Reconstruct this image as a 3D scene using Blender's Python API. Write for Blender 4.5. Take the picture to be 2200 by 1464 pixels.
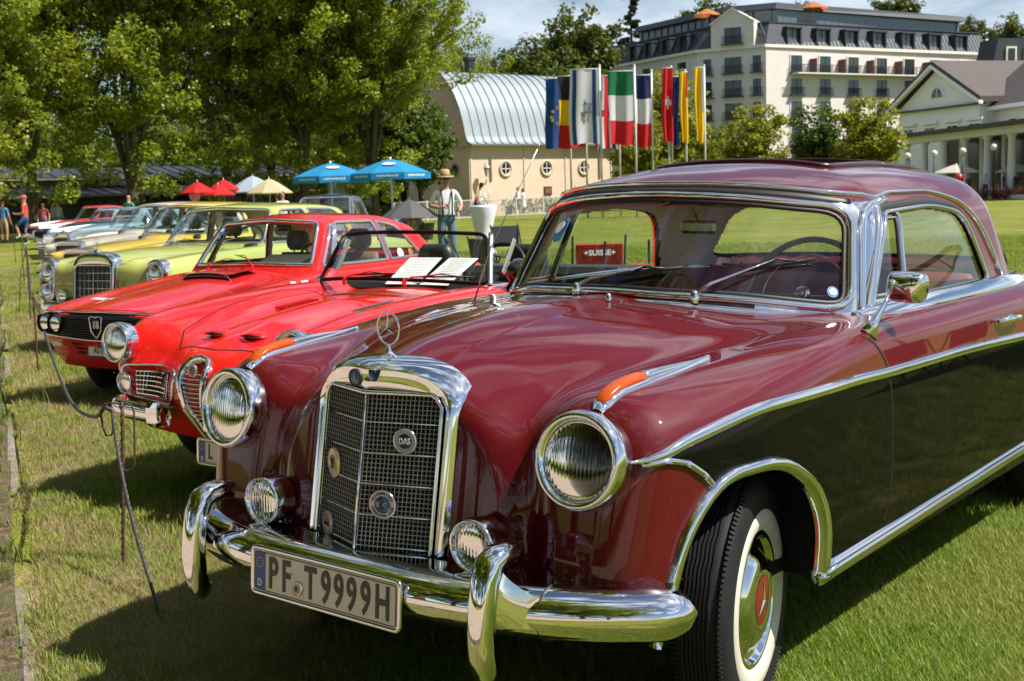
import bpy, bmesh, math, random
import numpy as np
from mathutils import Vector, Matrix
random.seed(7); rng = np.random.default_rng(7)
for o in list(bpy.data.objects): bpy.data.objects.remove(o, do_unlink=True)
SC = bpy.context.scene; COL = SC.collection
PI = math.pi; R = math.radians
# ------------------------------------------------------------------ camera, sky, sun, exposure
CAMX, CAMY, CAMZ = 2.2866, -2.2147, 1.3997
YAW, PIT, ROL, FPX = R(38.6095), R(6.7365), R(-1.8192), 2688.6
fw = Vector((-math.sin(YAW)*math.cos(PIT), math.cos(YAW)*math.cos(PIT), -math.sin(PIT)))
rt = Vector((math.cos(YAW), math.sin(YAW), 0)); up = rt.cross(fw)
camR = rt*math.cos(ROL)+up*math.sin(ROL); camU = -rt*math.sin(ROL)+up*math.cos(ROL)
cam = bpy.data.objects.new('camera', bpy.data.cameras.new('camera')); COL.objects.link(cam)
m = Matrix((camR, camU, -fw)).transposed().to_4x4(); m.translation = Vector((CAMX, CAMY, CAMZ))
cam.matrix_world = m
cam.data.lens = FPX/2200*36; cam.data.sensor_width = 36; cam.data.clip_start = 0.05; cam.data.clip_end = 3000
cam.data.dof.use_dof = True; cam.data.dof.focus_distance = 3.0; cam.data.dof.aperture_fstop = 13.0
SC.camera = cam
SUN_AZ, SUN_EL = R(24), R(54)          # direction towards the sun, azimuth measured from +x to +y
w = bpy.data.worlds.new("World"); SC.world = w; w.use_nodes = True
nt = w.node_tree; nt.nodes.clear()
def N(nt, t, **k):
    n = nt.nodes.new(t)
    for a, b in k.items(): setattr(n, a, b)
    return n
sky = N(nt, 'ShaderNodeTexSky', sky_type='NISHITA'); sky.sun_disc = False
sky.sun_elevation = SUN_EL; sky.sun_rotation = R(90)-SUN_AZ
sky.altitude = 200; sky.air_density = 1.0; sky.dust_density = .7; sky.ozone_density = 2.6
tc = N(nt, 'ShaderNodeTexCoord'); mp = N(nt, 'ShaderNodeMapping'); mp.inputs['Scale'].default_value = (1.0, 1.0, 3.2)
mp.inputs['Rotation'].default_value = (0, 0, R(30)); mp.inputs['Location'].default_value = (.35, .1, .2)
n1 = N(nt, 'ShaderNodeTexNoise'); n1.inputs['Scale'].default_value = 1.9; n1.inputs['Detail'].default_value = 8; n1.inputs['Roughness'].default_value = .58; n1.inputs['Distortion'].default_value = .35
rp = N(nt, 'ShaderNodeValToRGB'); rp.color_ramp.elements[0].position = .475; rp.color_ramp.elements[1].position = .74
mx = N(nt, 'ShaderNodeMixRGB'); mx.inputs['Color2'].default_value = (15, 15.8, 16.8, 1)
bg = N(nt, 'ShaderNodeBackground'); bg.inputs['Strength'].default_value = 0.060
wo = N(nt, 'ShaderNodeOutputWorld')
L = nt.links.new
L(tc.outputs['Generated'], mp.inputs['Vector']); L(mp.outputs[0], n1.inputs['Vector']); L(n1.outputs['Fac'], rp.inputs[0])
L(rp.outputs[0], mx.inputs['Fac']); L(sky.outputs[0], mx.inputs['Color1']); L(mx.outputs[0], bg.inputs['Color']); L(bg.outputs[0], wo.inputs['Surface'])
sl = bpy.data.lights.new('sun', 'SUN'); sl.energy = 5.0; sl.angle = R(.53); sl.color = (1, .95, .87)
so = bpy.data.objects.new('sun', sl); COL.objects.link(so)
sd = Vector((math.cos(SUN_EL)*math.cos(SUN_AZ), math.cos(SUN_EL)*math.sin(SUN_AZ), math.sin(SUN_EL)))
so.rotation_euler = sd.to_track_quat('Z', 'Y').to_euler(); so.location = (20, 10, 40)
SC.view_settings.view_transform = 'Standard'; SC.view_settings.look = 'None'
SC.view_settings.gamma = 1; SC.view_settings.exposure = 0.74; SC.view_settings.use_curve_mapping = False
SC.render.engine = 'CYCLES'
cy = SC.cycles; cy.max_bounces = 8; cy.transparent_max_bounces = 16; cy.glossy_bounces = 4; cy.diffuse_bounces = 2; cy.transmission_bounces = 4
cy.caustics_reflective = False; cy.caustics_refractive = False; cy.sample_clamp_indirect = 6
# ------------------------------------------------------------------ helpers
def gp(u, D):
    """ground point seen in picture column u (of 2200) at D metres depth"""
    k = (u-1089.9)*.9931/FPX; c, s = math.cos(YAW), math.sin(YAW)
    return Vector((CAMX + D*(-s+k*c), CAMY + D*(c+k*s), 0))
def hz(u): return 449.7-.03195*u          # horizon row at column u
def zat(u, v, D): return CAMZ+(hz(u)-v)/FPX*D
def nodes(name):
    m = bpy.data.materials.new(name); m.use_nodes = True
    return m, m.node_tree, m.node_tree.nodes['Principled BSDF']
MATS = {}
def mat(name, col, rough=.5, metal=0, coat=0, spec=.5, noise=None, bump=None, sub=None, alpha=None, emit=None, colvar=None, nscale=5., coord='Object', transl=0):
    """noise=(scale, amount): value variation; bump=(scale, strength, distance); colvar=(scale, other colour, lo, hi)"""
    if name in MATS: return MATS[name]
    m, nt, b = nodes(name); L = nt.links.new
    b.inputs['Base Color'].default_value = (*col, 1); b.inputs['Roughness'].default_value = rough
    b.inputs['Metallic'].default_value = metal; b.inputs['Coat Weight'].default_value = coat; b.inputs['Coat Roughness'].default_value = .02
    b.inputs['Specular IOR Level'].default_value = spec
    tc = None
    def TC():
        nonlocal tc
        if tc is None: tc = N(nt, 'ShaderNodeTexCoord')
        return tc.outputs[coord]
    cur = None
    if colvar:
        n = N(nt, 'ShaderNodeTexNoise'); n.inputs['Scale'].default_value = colvar[0]; n.inputs['Detail'].default_value = 6
        L(TC(), n.inputs['Vector'])
        r = N(nt, 'ShaderNodeMapRange'); r.inputs[1].default_value = colvar[2]; r.inputs[2].default_value = colvar[3]
        L(n.outputs['Fac'], r.inputs[0])
        x = N(nt, 'ShaderNodeMixRGB'); x.inputs['Color1'].default_value = (*col, 1); x.inputs['Color2'].default_value = (*colvar[1], 1)
        L(r.outputs[0], x.inputs['Fac']); cur = x.outputs[0]
    if noise:
        n = N(nt, 'ShaderNodeTexNoise'); n.inputs['Scale'].default_value = noise[0]; n.inputs['Detail'].default_value = 8
        L(TC(), n.inputs['Vector'])
        r = N(nt, 'ShaderNodeMapRange'); r.inputs[1].default_value = .25; r.inputs[2].default_value = .75
        r.inputs[3].default_value = 1-noise[1]; r.inputs[4].default_value = 1+noise[1]
        L(n.outputs['Fac'], r.inputs[0])
        x = N(nt, 'ShaderNodeMixRGB', blend_type='MULTIPLY'); x.inputs['Fac'].default_value = 1
        if cur: L(cur, x.inputs['Color1'])
        else: x.inputs['Color1'].default_value = (*col, 1)
        L(r.outputs[0], x.inputs['Color2']); cur = x.outputs[0]
    if cur: L(cur, b.inputs['Base Color'])
    if bump:
        n = N(nt, 'ShaderNodeTexNoise'); n.inputs['Scale'].default_value = bump[0]; n.inputs['Detail'].default_value = 6
        L(TC(), n.inputs['Vector'])
        x = N(nt, 'ShaderNodeBump'); x.inputs['Strength'].default_value = bump[1]; x.inputs['Distance'].default_value = bump[2]
        L(n.outputs['Fac'], x.inputs['Height']); L(x.outputs[0], b.inputs['Normal'])
    if transl:
        o = nt.nodes['Material Output']; t = N(nt, 'ShaderNodeBsdfTranslucent'); x = N(nt, 'ShaderNodeMixShader'); x.inputs[0].default_value = transl
        if cur: L(cur, t.inputs['Color'])
        else: t.inputs['Color'].default_value = (*col, 1)
        L(b.outputs[0], x.inputs[1]); L(t.outputs[0], x.inputs[2]); L(x.outputs[0], o.inputs['Surface'])
    MATS[name] = m; return m
def glassmat(name, tint=(.9, .95, .93), ior=1.5, refl=1.0):
    if name in MATS: return MATS[name]
    m, nt, b = nodes(name); nt.nodes.remove(b); L = nt.links.new
    o = nt.nodes['Material Output']
    t = N(nt, 'ShaderNodeBsdfTransparent'); t.inputs[0].default_value = (*tint, 1)
    g = N(nt, 'ShaderNodeBsdfGlossy'); g.inputs['Roughness'].default_value = .0; g.inputs['Color'].default_value = (1, 1, 1, 1)
    f = N(nt, 'ShaderNodeLayerWeight'); pw = N(nt, 'ShaderNodeMath', operation='POWER'); pw.inputs[1].default_value = 4.2; L(f.outputs['Facing'], pw.inputs[0])
    x = N(nt, 'ShaderNodeMixShader'); mu = N(nt, 'ShaderNodeMath', operation='MULTIPLY_ADD'); mu.inputs[1].default_value = .85*refl; mu.inputs[2].default_value = .045*refl
    L(pw.outputs[0], mu.inputs[0]); L(mu.outputs[0], x.inputs[0]); L(t.outputs[0], x.inputs[1]); L(g.outputs[0], x.inputs[2]); L(x.outputs[0], o.inputs['Surface'])
    MATS[name] = m; return m
def link(o, parent=None):
    COL.objects.link(o)
    if parent is not None: o.parent = parent
    return o
def mesh(name, V, F, mt=None, parent=None, smooth=False, midx=None, normals=None):
    me = bpy.data.meshes.new(name)
    if isinstance(V, np.ndarray) and isinstance(F, np.ndarray):
        n = len(F); k_ = F.shape[1]; me.vertices.add(len(V)); me.vertices.foreach_set('co', V.astype(np.float32).ravel()); me.loops.add(n*k_); me.loops.foreach_set('vertex_index', F.astype(np.int32).ravel()); me.polygons.add(n); me.polygons.foreach_set('loop_start', np.arange(0, n*k_, k_, dtype=np.int32)); me.update(calc_edges=True)
    else: me.from_pydata([tuple(v) for v in V], [], F.tolist() if isinstance(F, np.ndarray) else F)
    for q in (mt if isinstance(mt, (list, tuple)) else [mt]):
        if q: me.materials.append(q)
    if smooth: me.polygons.foreach_set('use_smooth', np.ones(len(me.polygons), bool))
    if midx is not None: me.polygons.foreach_set('material_index', np.array(midx, dtype=np.int32))
    me.update()
    if normals is not None: me.normals_split_custom_set_from_vertices(normals.tolist())
    return link(bpy.data.objects.new(name, me), parent)
class MB:
    """collects simple shapes; build() links them as one mesh object"""
    def __init__(s): s.V = []; s.F = []; s.S = []; s.M = []; s.mi = 0
    def add(s, V, F, smooth=False):
        b = len(s.V); s.V += [tuple(v) for v in V]; s.F += [[b+i for i in f] for f in F]; s.S += [smooth]*len(F); s.M += [s.mi]*len(F); return s
    def box(s, c, d, rz=0, rot=None, bev=0):
        x, y, z = d[0]/2, d[1]/2, d[2]/2
        if bev > 0:
            b = min(bev, x*.9, y*.9, z*.9); V = []
            for sx in (-1, 1):
                for sy in (-1, 1):
                    for sz in (-1, 1):
                        V += [(sx*x, sy*(y-b), sz*(z-b)), (sx*(x-b), sy*y, sz*(z-b)), (sx*(x-b), sy*(y-b), sz*z)]
            bm = bmesh.new(); vs = [bm.verts.new(v) for v in V]; r_ = bmesh.ops.convex_hull(bm, input=vs)
            bm.verts.index_update(); V = [v.co.copy() for v in bm.verts]; F = [[v.index for v in f.verts] for f in bm.faces]; bm.free()
        else:
            V = [(a*x, b*y, e*z) for e in (-1, 1) for b in (-1, 1) for a in (-1, 1)]
            F = [(0, 2, 3, 1), (4, 5, 7, 6), (0, 1, 5, 4), (2, 6, 7, 3), (0, 4, 6, 2), (1, 3, 7, 5)]
        M_ = rot if rot is not None else Matrix.Rotation(rz, 3, 'Z')
        c = Vector(c); return s.add([M_@Vector(v)+c for v in V], F)
    def tube(s, pts, r, n=8, cap=True, closed=False, smooth=True, flat=None):
        pts = [Vector(p) for p in pts]; K = len(pts)
        rs = r if isinstance(r, list) else [r]*K
        V = []; u = None
        for i, p in enumerate(pts):
            a = pts[(i-1) % K] if (closed or i) else p; b = pts[(i+1) % K] if (closed or i < K-1) else p
            t = (b-a).normalized() if (b-a).length > 1e-9 else Vector((0, 0, 1))
            if u is None:
                u = t.orthogonal().normalized() if flat is None else (Vector(flat)-Vector(flat).dot(t)*t).normalized()
            u = (u-u.dot(t)*t).normalized() if flat is None else (Vector(flat)-Vector(flat).dot(t)*t).normalized()
            w_ = t.cross(u)
            ra, rb = (rs[i] if isinstance(rs[i], (tuple, list)) else (rs[i], rs[i]))
            for k in range(n):
                q = 2*PI*k/n; V.append(p+u*math.cos(q)*ra+w_*math.sin(q)*rb)
        F = []
        for i in range(K if closed else K-1):
            for k in range(n):
                a, b = i*n+k, i*n+(k+1) % n; c, d = ((i+1) % K)*n+(k+1) % n, ((i+1) % K)*n+k
                F.append((a, b, c, d))
        if cap and not closed: F += [tuple(range(n))[::-1], tuple((K-1)*n+k for k in range(n))]
        return s.add(V, F, smooth)
    def lathe(s, prof, c=(0, 0, 0), axis='Z', n=24, smooth=True, rot=None, a0=0, a1=2*PI):
        """prof = [(radius, height)] spun about the axis"""
        V = []; full = abs(a1-a0-2*PI) < 1e-6; cnt = n if full else n+1
        for (r_, h) in prof:
            for k in range(cnt):
                q = a0+(a1-a0)*k/n; x, y = r_*math.cos(q), r_*math.sin(q)
                V.append({'Z': (x, y, h), 'Y': (x, h, y), 'X': (h, x, y)}[axis])
        if rot is not None: V = [rot@Vector(v) for v in V]
        c = Vector(c); V = [Vector(v)+c for v in V]; F = []
        for i in range(len(prof)-1):
            for k in range(n):
                a, b = i*cnt+k, i*cnt+(k+1) % cnt; F.append((a, b, b+cnt, a+cnt) if axis != 'Y' else (b, a, a+cnt, b+cnt))
        return s.add(V, F, smooth)
    def poly(s, pts, F=None): return s.add(pts, F or [tuple(range(len(pts)))])
    def prism(s, pts, d):
        """closed outline pts extruded by vector d"""
        n = len(pts); d = Vector(d); V = [Vector(p) for p in pts]+[Vector(p)+d for p in pts]
        return s.add(V, [tuple(range(n))[::-1], tuple(range(n, 2*n))]+[(i, (i+1) % n, n+(i+1) % n, n+i) for i in range(n)])
    def build(s, name, mt, parent=None, loc=None):
        o = mesh(name, s.V, s.F, mt, parent); me = o.data
        me.polygons.foreach_set('use_smooth', np.array(s.S, bool)); me.polygons.foreach_set('material_index', np.array(s.M, dtype=np.int32)); me.update()
        if loc is not None: o.location = loc
        return o
def tag(o, label=None, cat=None, group=None, kind=None):
    if label: o['label'] = label
    if cat: o['category'] = cat
    if group: o['group'] = group
    if kind: o['kind'] = kind
    return o
def thing(name, loc=(0, 0, 0), rz=0, label=None, cat=None, group=None):
    o = bpy.data.objects.new(name, None); o.empty_display_size = .1; COL.objects.link(o)
    o.location = loc; o.rotation_euler = (0, 0, rz); return tag(o, label, cat, group)
def kids(o): return [c for c in bpy.data.objects if c.parent == o]
def copy_tree(o, parent=None, cm=None):
    if cm is None:
        cm = {}
        for q in bpy.data.objects:
            if q.parent: cm.setdefault(q.parent.name, []).append(q)
    c = o.copy(); COL.objects.link(c); c.parent = parent
    for ch in cm.get(o.name, []): copy_tree(ch, c, cm)
    return c
FONT = {}
def text_mesh(s, size, ext=.001, bold=0., sx=1.0):
    cu = bpy.data.curves.new('t', 'FONT'); cu.body = s; cu.size = size; cu.extrude = ext; cu.offset = bold; cu.resolution_u = 3
    cu.align_x = 'CENTER'; cu.align_y = 'CENTER'
    ob = bpy.data.objects.new('t', cu); COL.objects.link(ob)
    dg = bpy.context.evaluated_depsgraph_get(); me = bpy.data.meshes.new_from_object(ob.evaluated_get(dg))
    bpy.data.objects.remove(ob, do_unlink=True)
    for v in me.vertices: v.co.x *= sx
    return me
def text(name, s, size, mt, parent, loc, rot, ext=.001, bold=0., sx=1.0):
    me = text_mesh(s, size, ext, bold, sx); me.name = name; me.materials.clear(); me.materials.append(mt)
    o = link(bpy.data.objects.new(name, me), parent); o.location = loc; o.rotation_euler = rot; return o
def interp(x, xs, ys):
    """smooth (monotone cubic) interpolation of table xs, ys"""
    xs = np.asarray(xs, float); ys = np.asarray(ys, float); x = np.clip(np.asarray(x, float), xs[0], xs[-1])
    h = np.diff(xs); d = np.diff(ys)/h; mm = np.zeros(len(xs))
    mm[1:-1] = np.where(d[:-1]*d[1:] > 0, 2*d[:-1]*d[1:]/(d[:-1]+d[1:]+1e-12), 0); mm[0] = d[0]; mm[-1] = d[-1]
    i = np.clip(np.searchsorted(xs, x)-1, 0, len(xs)-2); t = (x-xs[i])/h[i]
    return (2*t**3-3*t**2+1)*ys[i]+(t**3-2*t**2+t)*h[i]*mm[i]+(-2*t**3+3*t**2)*ys[i+1]+(t**3-t**2)*h[i]*mm[i+1]
def smax(a, b, k): h = np.maximum(k-np.abs(a-b), 0)/k; return np.maximum(a, b)+h*h*k*.25
def smin(a, b, k): return -smax(-a, -b, k)
def roundpoly(P_, r, n=5):
    """2-D polygon with rounded corners; r may be a list"""
    out = []; K = len(P_)
    for i in range(K):
        p = Vector(P_[i]); a = Vector(P_[i-1])-p; b = Vector(P_[(i+1) % K])-p; rr = r[i] if isinstance(r, (list, tuple)) else r
        la, lb = a.length, b.length; rr = min(rr, la*.49, lb*.49); A = p+a/la*rr; B = p+b/lb*rr
        for k in range(n+1):
            t = k/n; out.append(tuple((1-t)**2*A+2*t*(1-t)*p+t*t*B))
    return out
def inpoly(px, py, P_):
    ins = np.zeros(px.shape, bool); K = len(P_)
    for i in range(K):
        x1, y1 = P_[i]; x2, y2 = P_[(i+1) % K]
        if y1 == y2: continue
        c = ((y1 > py) != (y2 > py)) & (px < (x2-x1)*(py-y1)/(y2-y1)+x1); ins ^= c
    return ins
def resample(P_, d, closed=True):
    P_ = [Vector(p) for p in P_]; Q = P_+[P_[0]] if closed else P_
    out = []
    for a, b in zip(Q[:-1], Q[1:]):
        k = max(1, int(round((b-a).length/d)))
        for i in range(k): out.append(a.lerp(b, i/k))
    if not closed: out.append(Q[-1])
    return out
class Shell:
    """closed surface f(|x|,y,z)=0 found by shooting rays outwards from an inner box; f<0 inside"""
    def __init__(s, f, W, y0, y1, z0, z1, core, xs, ys, zs):
        s.f = f; s.B = (W, y0, y1, z0, z1); s.core = core   # core=(wc, yc0, yc1, zc0, zc1)
        s.grid(xs, ys, zs)
    def c(s, b):
        W, y0, y1, z0, z1 = s.B; wc, a0, a1, c0, c1 = s.core
        return np.stack([b[:, 0]/W*wc, a0+(b[:, 1]-y0)/(y1-y0)*(a1-a0), c0+(b[:, 2]-z0)/(z1-z0)*(c1-c0)], 1)
    def cast(s, b, c=None):
        c = s.c(b) if c is None else c; d = b-c
        F = lambda t: s.f(np.abs(c[:, 0]+d[:, 0]*t), c[:, 1]+d[:, 1]*t, c[:, 2]+d[:, 2]*t)
        hi = np.full(len(b), 1.25); lo = np.zeros(len(b)); done = np.zeros(len(b), bool)
        for t in np.linspace(1.25, 0, 56)[1:]:
            v = F(np.full(len(b), t)); new = (v < 0) & ~done; lo[new] = t; hi[new] = t+1.25/55; done |= new
        for _ in range(16):
            mid = (lo+hi)/2; v = F(mid); ins = v < 0; lo = np.where(ins, mid, lo); hi = np.where(ins, hi, mid)
        return c+d*lo[:, None]
    def normal(s, p):
        e = 2e-3; f = lambda q: s.f(np.abs(q[:, 0]), q[:, 1], q[:, 2]); g = []
        for i in range(3):
            dv = np.zeros(3); dv[i] = e; g.append(f(p+dv)-f(p-dv))
        g = np.stack(g, 1); return g/(np.linalg.norm(g, axis=1, keepdims=True)+1e-12)
    def grid(s, xs, ys, zs):
        W, y0, y1, z0, z1 = s.B
        X = np.concatenate([-np.array(xs)[::-1], np.array(xs)[1:]]) if xs[0] == 0 else np.array(xs)
        X, Y, Z = X/X[-1]*W, np.array(ys), np.array(zs); nx, ny, nz = len(X), len(Y), len(Z)
        pts = []; idx = {}; faces = []; grp = []
        def vid(i, j, k):
            key = (i, j, k)
            if key not in idx: idx[key] = len(pts); pts.append((X[i], Y[j], Z[k]))
            return idx[key]
        for i in range(nx-1):
            for j in range(ny-1): faces.append((vid(i, j, nz-1), vid(i+1, j, nz-1), vid(i+1, j+1, nz-1), vid(i, j+1, nz-1))); grp.append(0)
        for j in range(ny-1):
            for k in range(nz-1):
                faces.append((vid(nx-1, j, k), vid(nx-1, j+1, k), vid(nx-1, j+1, k+1), vid(nx-1, j, k+1))); grp.append(1)
                faces.append((vid(0, j+1, k), vid(0, j, k), vid(0, j, k+1), vid(0, j+1, k+1))); grp.append(2)
        for i in range(nx-1):
            for k in range(nz-1):
                faces.append((vid(i, 0, k), vid(i+1, 0, k), vid(i+1, 0, k+1), vid(i, 0, k+1))); grp.append(3)
                faces.append((vid(i+1, ny-1, k), vid(i, ny-1, k), vid(i, ny-1, k+1), vid(i+1, ny-1, k+1))); grp.append(4)
        s.P = s.cast(np.array(pts)); s.Nn = s.normal(s.P); s.F = np.array(faces); s.G = np.array(grp)
        s.Cn = s.P[s.F].mean(1); s.FN = s.Nn[s.F].mean(1)
    def surf(s, axis, a, b, sgn=1):
        """points on the surface seen along an axis: 'x' gives (y,z) pairs, 'y' (x,z) from the front, 'Y' from the rear, 'z' (x,y)"""
        a, b = np.atleast_1d(np.array(a, float)), np.atleast_1d(np.array(b, float)); W, y0, y1, z0, z1 = s.B; n = len(a)
        wc, a0, a1, c0, c1 = s.core; o = np.ones(n)
        if axis == 'x': q = np.stack([o*sgn*W*1.05, a, b], 1); c = np.stack([o*sgn*wc*.2, a, b], 1)
        elif axis == 'y': q = np.stack([a, o*(y0-.05), b], 1); c = np.stack([a, o*(y0+y1)/2, b], 1)
        elif axis == 'Y': q = np.stack([a, o*(y1+.05), b], 1); c = np.stack([a, o*(y0+y1)/2, b], 1)
        else: q = np.stack([a, b, o*(z1+.03)], 1); c = np.stack([a, b, o*(c0+(c1-c0)*.2)], 1)
        p = s.cast(q, c); return p, s.normal(p)
    def part(s, name, mask, mt, parent, off=0., flip=False):
        F = s.F[mask]
        if len(F) == 0: return None
        u, inv = np.unique(F, return_inverse=True); V = s.P[u]+s.Nn[u]*off; F2 = inv.reshape(F.shape); Nn = s.Nn[u]
        if flip: F2 = F2[:, ::-1]; Nn = -Nn
        return mesh(name, V, F2, mt, parent, smooth=True, normals=Nn)
def ribbon(mb, P_, Nn, half, h, closed=False, prof=None, smooth=True):
    """sweeps a low rounded profile of half-width `half` and height h along surface points with their normals"""
    P_ = np.asarray(P_, float); K = len(P_); V = []
    prof = prof or [(-1, -.4), (-.93, .35), (-.6, .85), (0, 1), (.6, .85), (.93, .35), (1, -.4)]
    hw_ = half if hasattr(half, '__len__') else [half]*K
    for i in range(K):
        a = P_[(i-1) % K] if (closed or i) else P_[i]; b = P_[(i+1) % K] if (closed or i < K-1) else P_[i]
        t = b-a; t /= np.linalg.norm(t)+1e-12; n = Nn[i]-t*np.dot(Nn[i], t); n /= np.linalg.norm(n)+1e-12; sd_ = np.cross(t, n)
        for (u, v) in prof: V.append(P_[i]+sd_*u*hw_[i]+n*v*h)
    m_ = len(prof); F = []
    for i in range(K if closed else K-1):
        for k in range(m_-1): a = i*m_+k; b = ((i+1) % K)*m_+k; F.append((a, a+1, b+1, b))
    if not closed: F += [tuple(range(m_)), tuple((K-1)*m_+k for k in range(m_))[::-1]]
    mb.add(V, F, smooth); return mb
# ------------------------------------------------------------------ shared materials
CHROME = mat('chrome', (.80, .81, .82), .035, metal=1)
CHROME2 = mat('dusty_chrome', (.72, .72, .71), .12, metal=1)
BLACK = mat('black_paint', (.003, .003, .003), .4, coat=.5, spec=.0)
MATTE = mat('black_matte', (.008, .008, .008), .75, spec=.2)
SEAL = mat('rubber_seal', (.012, .012, .012), .5)
TYRE = mat('tyre_rubber', (.010, .010, .011), .7, spec=.3, bump=(180, .25, .002), noise=(9, .3))
WHITEWALL = mat('whitewall', (.58, .53, .45), .55, noise=(7, .12), colvar=(9, (.45, .37, .27), .56, .78))
GLASS = glassmat('window_glass', (.92, .96, .94), 1.5, 1.1)
LENS = glassmat('lamp_glass', (.93, .94, .9), 1.5, 1.3)
WHITE = mat('white_print', (.75, .75, .74), .5)
INK = mat('black_print', (.02, .02, .02), .5)
BLUE = mat('blue_print', (.02, .07, .28), .4)
DISCBLUE = mat('disc_blue', (.03, .18, .42), .4)
def paint(name, c, flake=.0):
    m = mat(name, c, .45, coat=1, spec=.06, noise=(260, .05))
    return m
def shade_lines(name, base, axis, freq, tint=(.93, .94, .9)):
    """ribbed lamp glass: real relief as a bump of parallel flutes"""
    if name in MATS: return MATS[name]
    m, nt, b = nodes(name); L = nt.links.new; o = nt.nodes['Material Output']; nt.nodes.remove(b)
    tc = N(nt, 'ShaderNodeTexCoord'); wv = N(nt, 'ShaderNodeTexWave', bands_direction=axis); wv.inputs['Scale'].default_value = freq; wv.inputs['Distortion'].default_value = .15
    L(tc.outputs['Object'], wv.inputs['Vector']); bp = N(nt, 'ShaderNodeBump'); bp.inputs['Distance'].default_value = .004; bp.inputs['Strength'].default_value = .9
    L(wv.outputs['Fac'], bp.inputs['Height'])
    t = N(nt, 'ShaderNodeBsdfRefraction'); t.inputs['IOR'].default_value = 1.28; t.inputs['Roughness'].default_value = .12; t.inputs['Color'].default_value = (*base, 1); L(bp.outputs[0], t.inputs['Normal'])
    g = N(nt, 'ShaderNodeBsdfGlossy'); g.inputs['Roughness'].default_value = .03
    bp2 = N(nt, 'ShaderNodeBump'); bp2.inputs['Distance'].default_value = .004; bp2.inputs['Strength'].default_value = .15; L(wv.outputs['Fac'], bp2.inputs['Height']); L(bp2.outputs[0], g.inputs['Normal'])
    f = N(nt, 'ShaderNodeFresnel'); f.inputs['IOR'].default_value = 1.7; x = N(nt, 'ShaderNodeMixShader')
    L(f.outputs[0], x.inputs[0]); L(t.outputs[0], x.inputs[1]); L(g.outputs[0], x.inputs[2]); L(x.outputs[0], o.inputs['Surface'])
    MATS[name] = m; return m
RIBBED = shade_lines('ribbed_lamp_glass', (.95, .94, .88), 'X', 30)
REFLECTOR = mat('lamp_reflector', (.82, .80, .72), .16, metal=1)
def lamp(parent, name, c, r, ring, tilt=0, rz=0, glass=None, bowl=None, depth=.1, ringm=None, n=40, body=None):
    """round lamp facing -y: chrome ring, fluted domed glass, reflector bowl; a part with sub-parts"""
    M_ = Matrix.Rotation(rz, 3, 'Z')@Matrix.Rotation(-tilt, 3, 'X')
    mb = MB(); g = r-ring
    mb.lathe([(g-.004, .012), (g, -.010), (g+ring*.25, -.022), (g+ring*.6, -.024), (r-.003, -.012), (r, .006), (r-.002, .022), (r-.006, .05)], axis='Y', n=n)
    if body: mb.mi = 1; mb.lathe([(r-.006, .02), (r-.01, .05), (r*.8, depth*.75), (r*.35, depth), (.0, depth*1.02)], axis='Y', n=n)
    V = [M_@Vector(v) for v in mb.V]; mb.V = V
    o = mb.build(name, [ringm or CHROME, body or CHROME], parent); o.location = c
    mb = MB(); mb.lathe([(g, .002)]+[(g*math.cos(a), -.006-math.sin(a)*g*.16) for a in np.linspace(.15, PI/2-.001, 8)], axis='Y', n=n); mb.V = [M_@Vector(v) for v in mb.V]
    mb.build('lamp_glass', glass or RIBBED, o)
    mb = MB(); mb.lathe([(g+.001, .004)]+[(g*math.cos(a), .006+math.sin(a)*depth*.75) for a in np.linspace(.05, PI/2-.001, 9)], axis='Y', n=n)
    mb.lathe([(.0, depth*.25), (.012, depth*.28), (.014, depth*.4), (.01, depth*.7)], axis='Y', n=10); mb.V = [M_@Vector(v) for v in mb.V]
    mb.build('reflector', bowl or REFLECTOR, o)
    return o
def star_mb(mb, r, t, w, M_=None, c=(0, 0, 0), depth=None):
    """three pointed star in the xz plane with faceted arms"""
    M_ = M_ or Matrix.Identity(3); c = Vector(c); d = depth or t
    for k in range(3):
        a = PI/2+k*2*PI/3; d1 = Vector((math.cos(a), 0, math.sin(a))); p = Vector((-d1.z, 0, d1.x))
        tip = d1*r; l = p*w-d1*w*.1; q = -p*w-d1*w*.1; f = Vector((0, -d, 0)); b = Vector((0, d, 0))
        mb.add([c+M_@v for v in (tip, l, q, f, b)], [(0, 1, 3), (0, 3, 2), (0, 4, 1), (0, 2, 4)])
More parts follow.
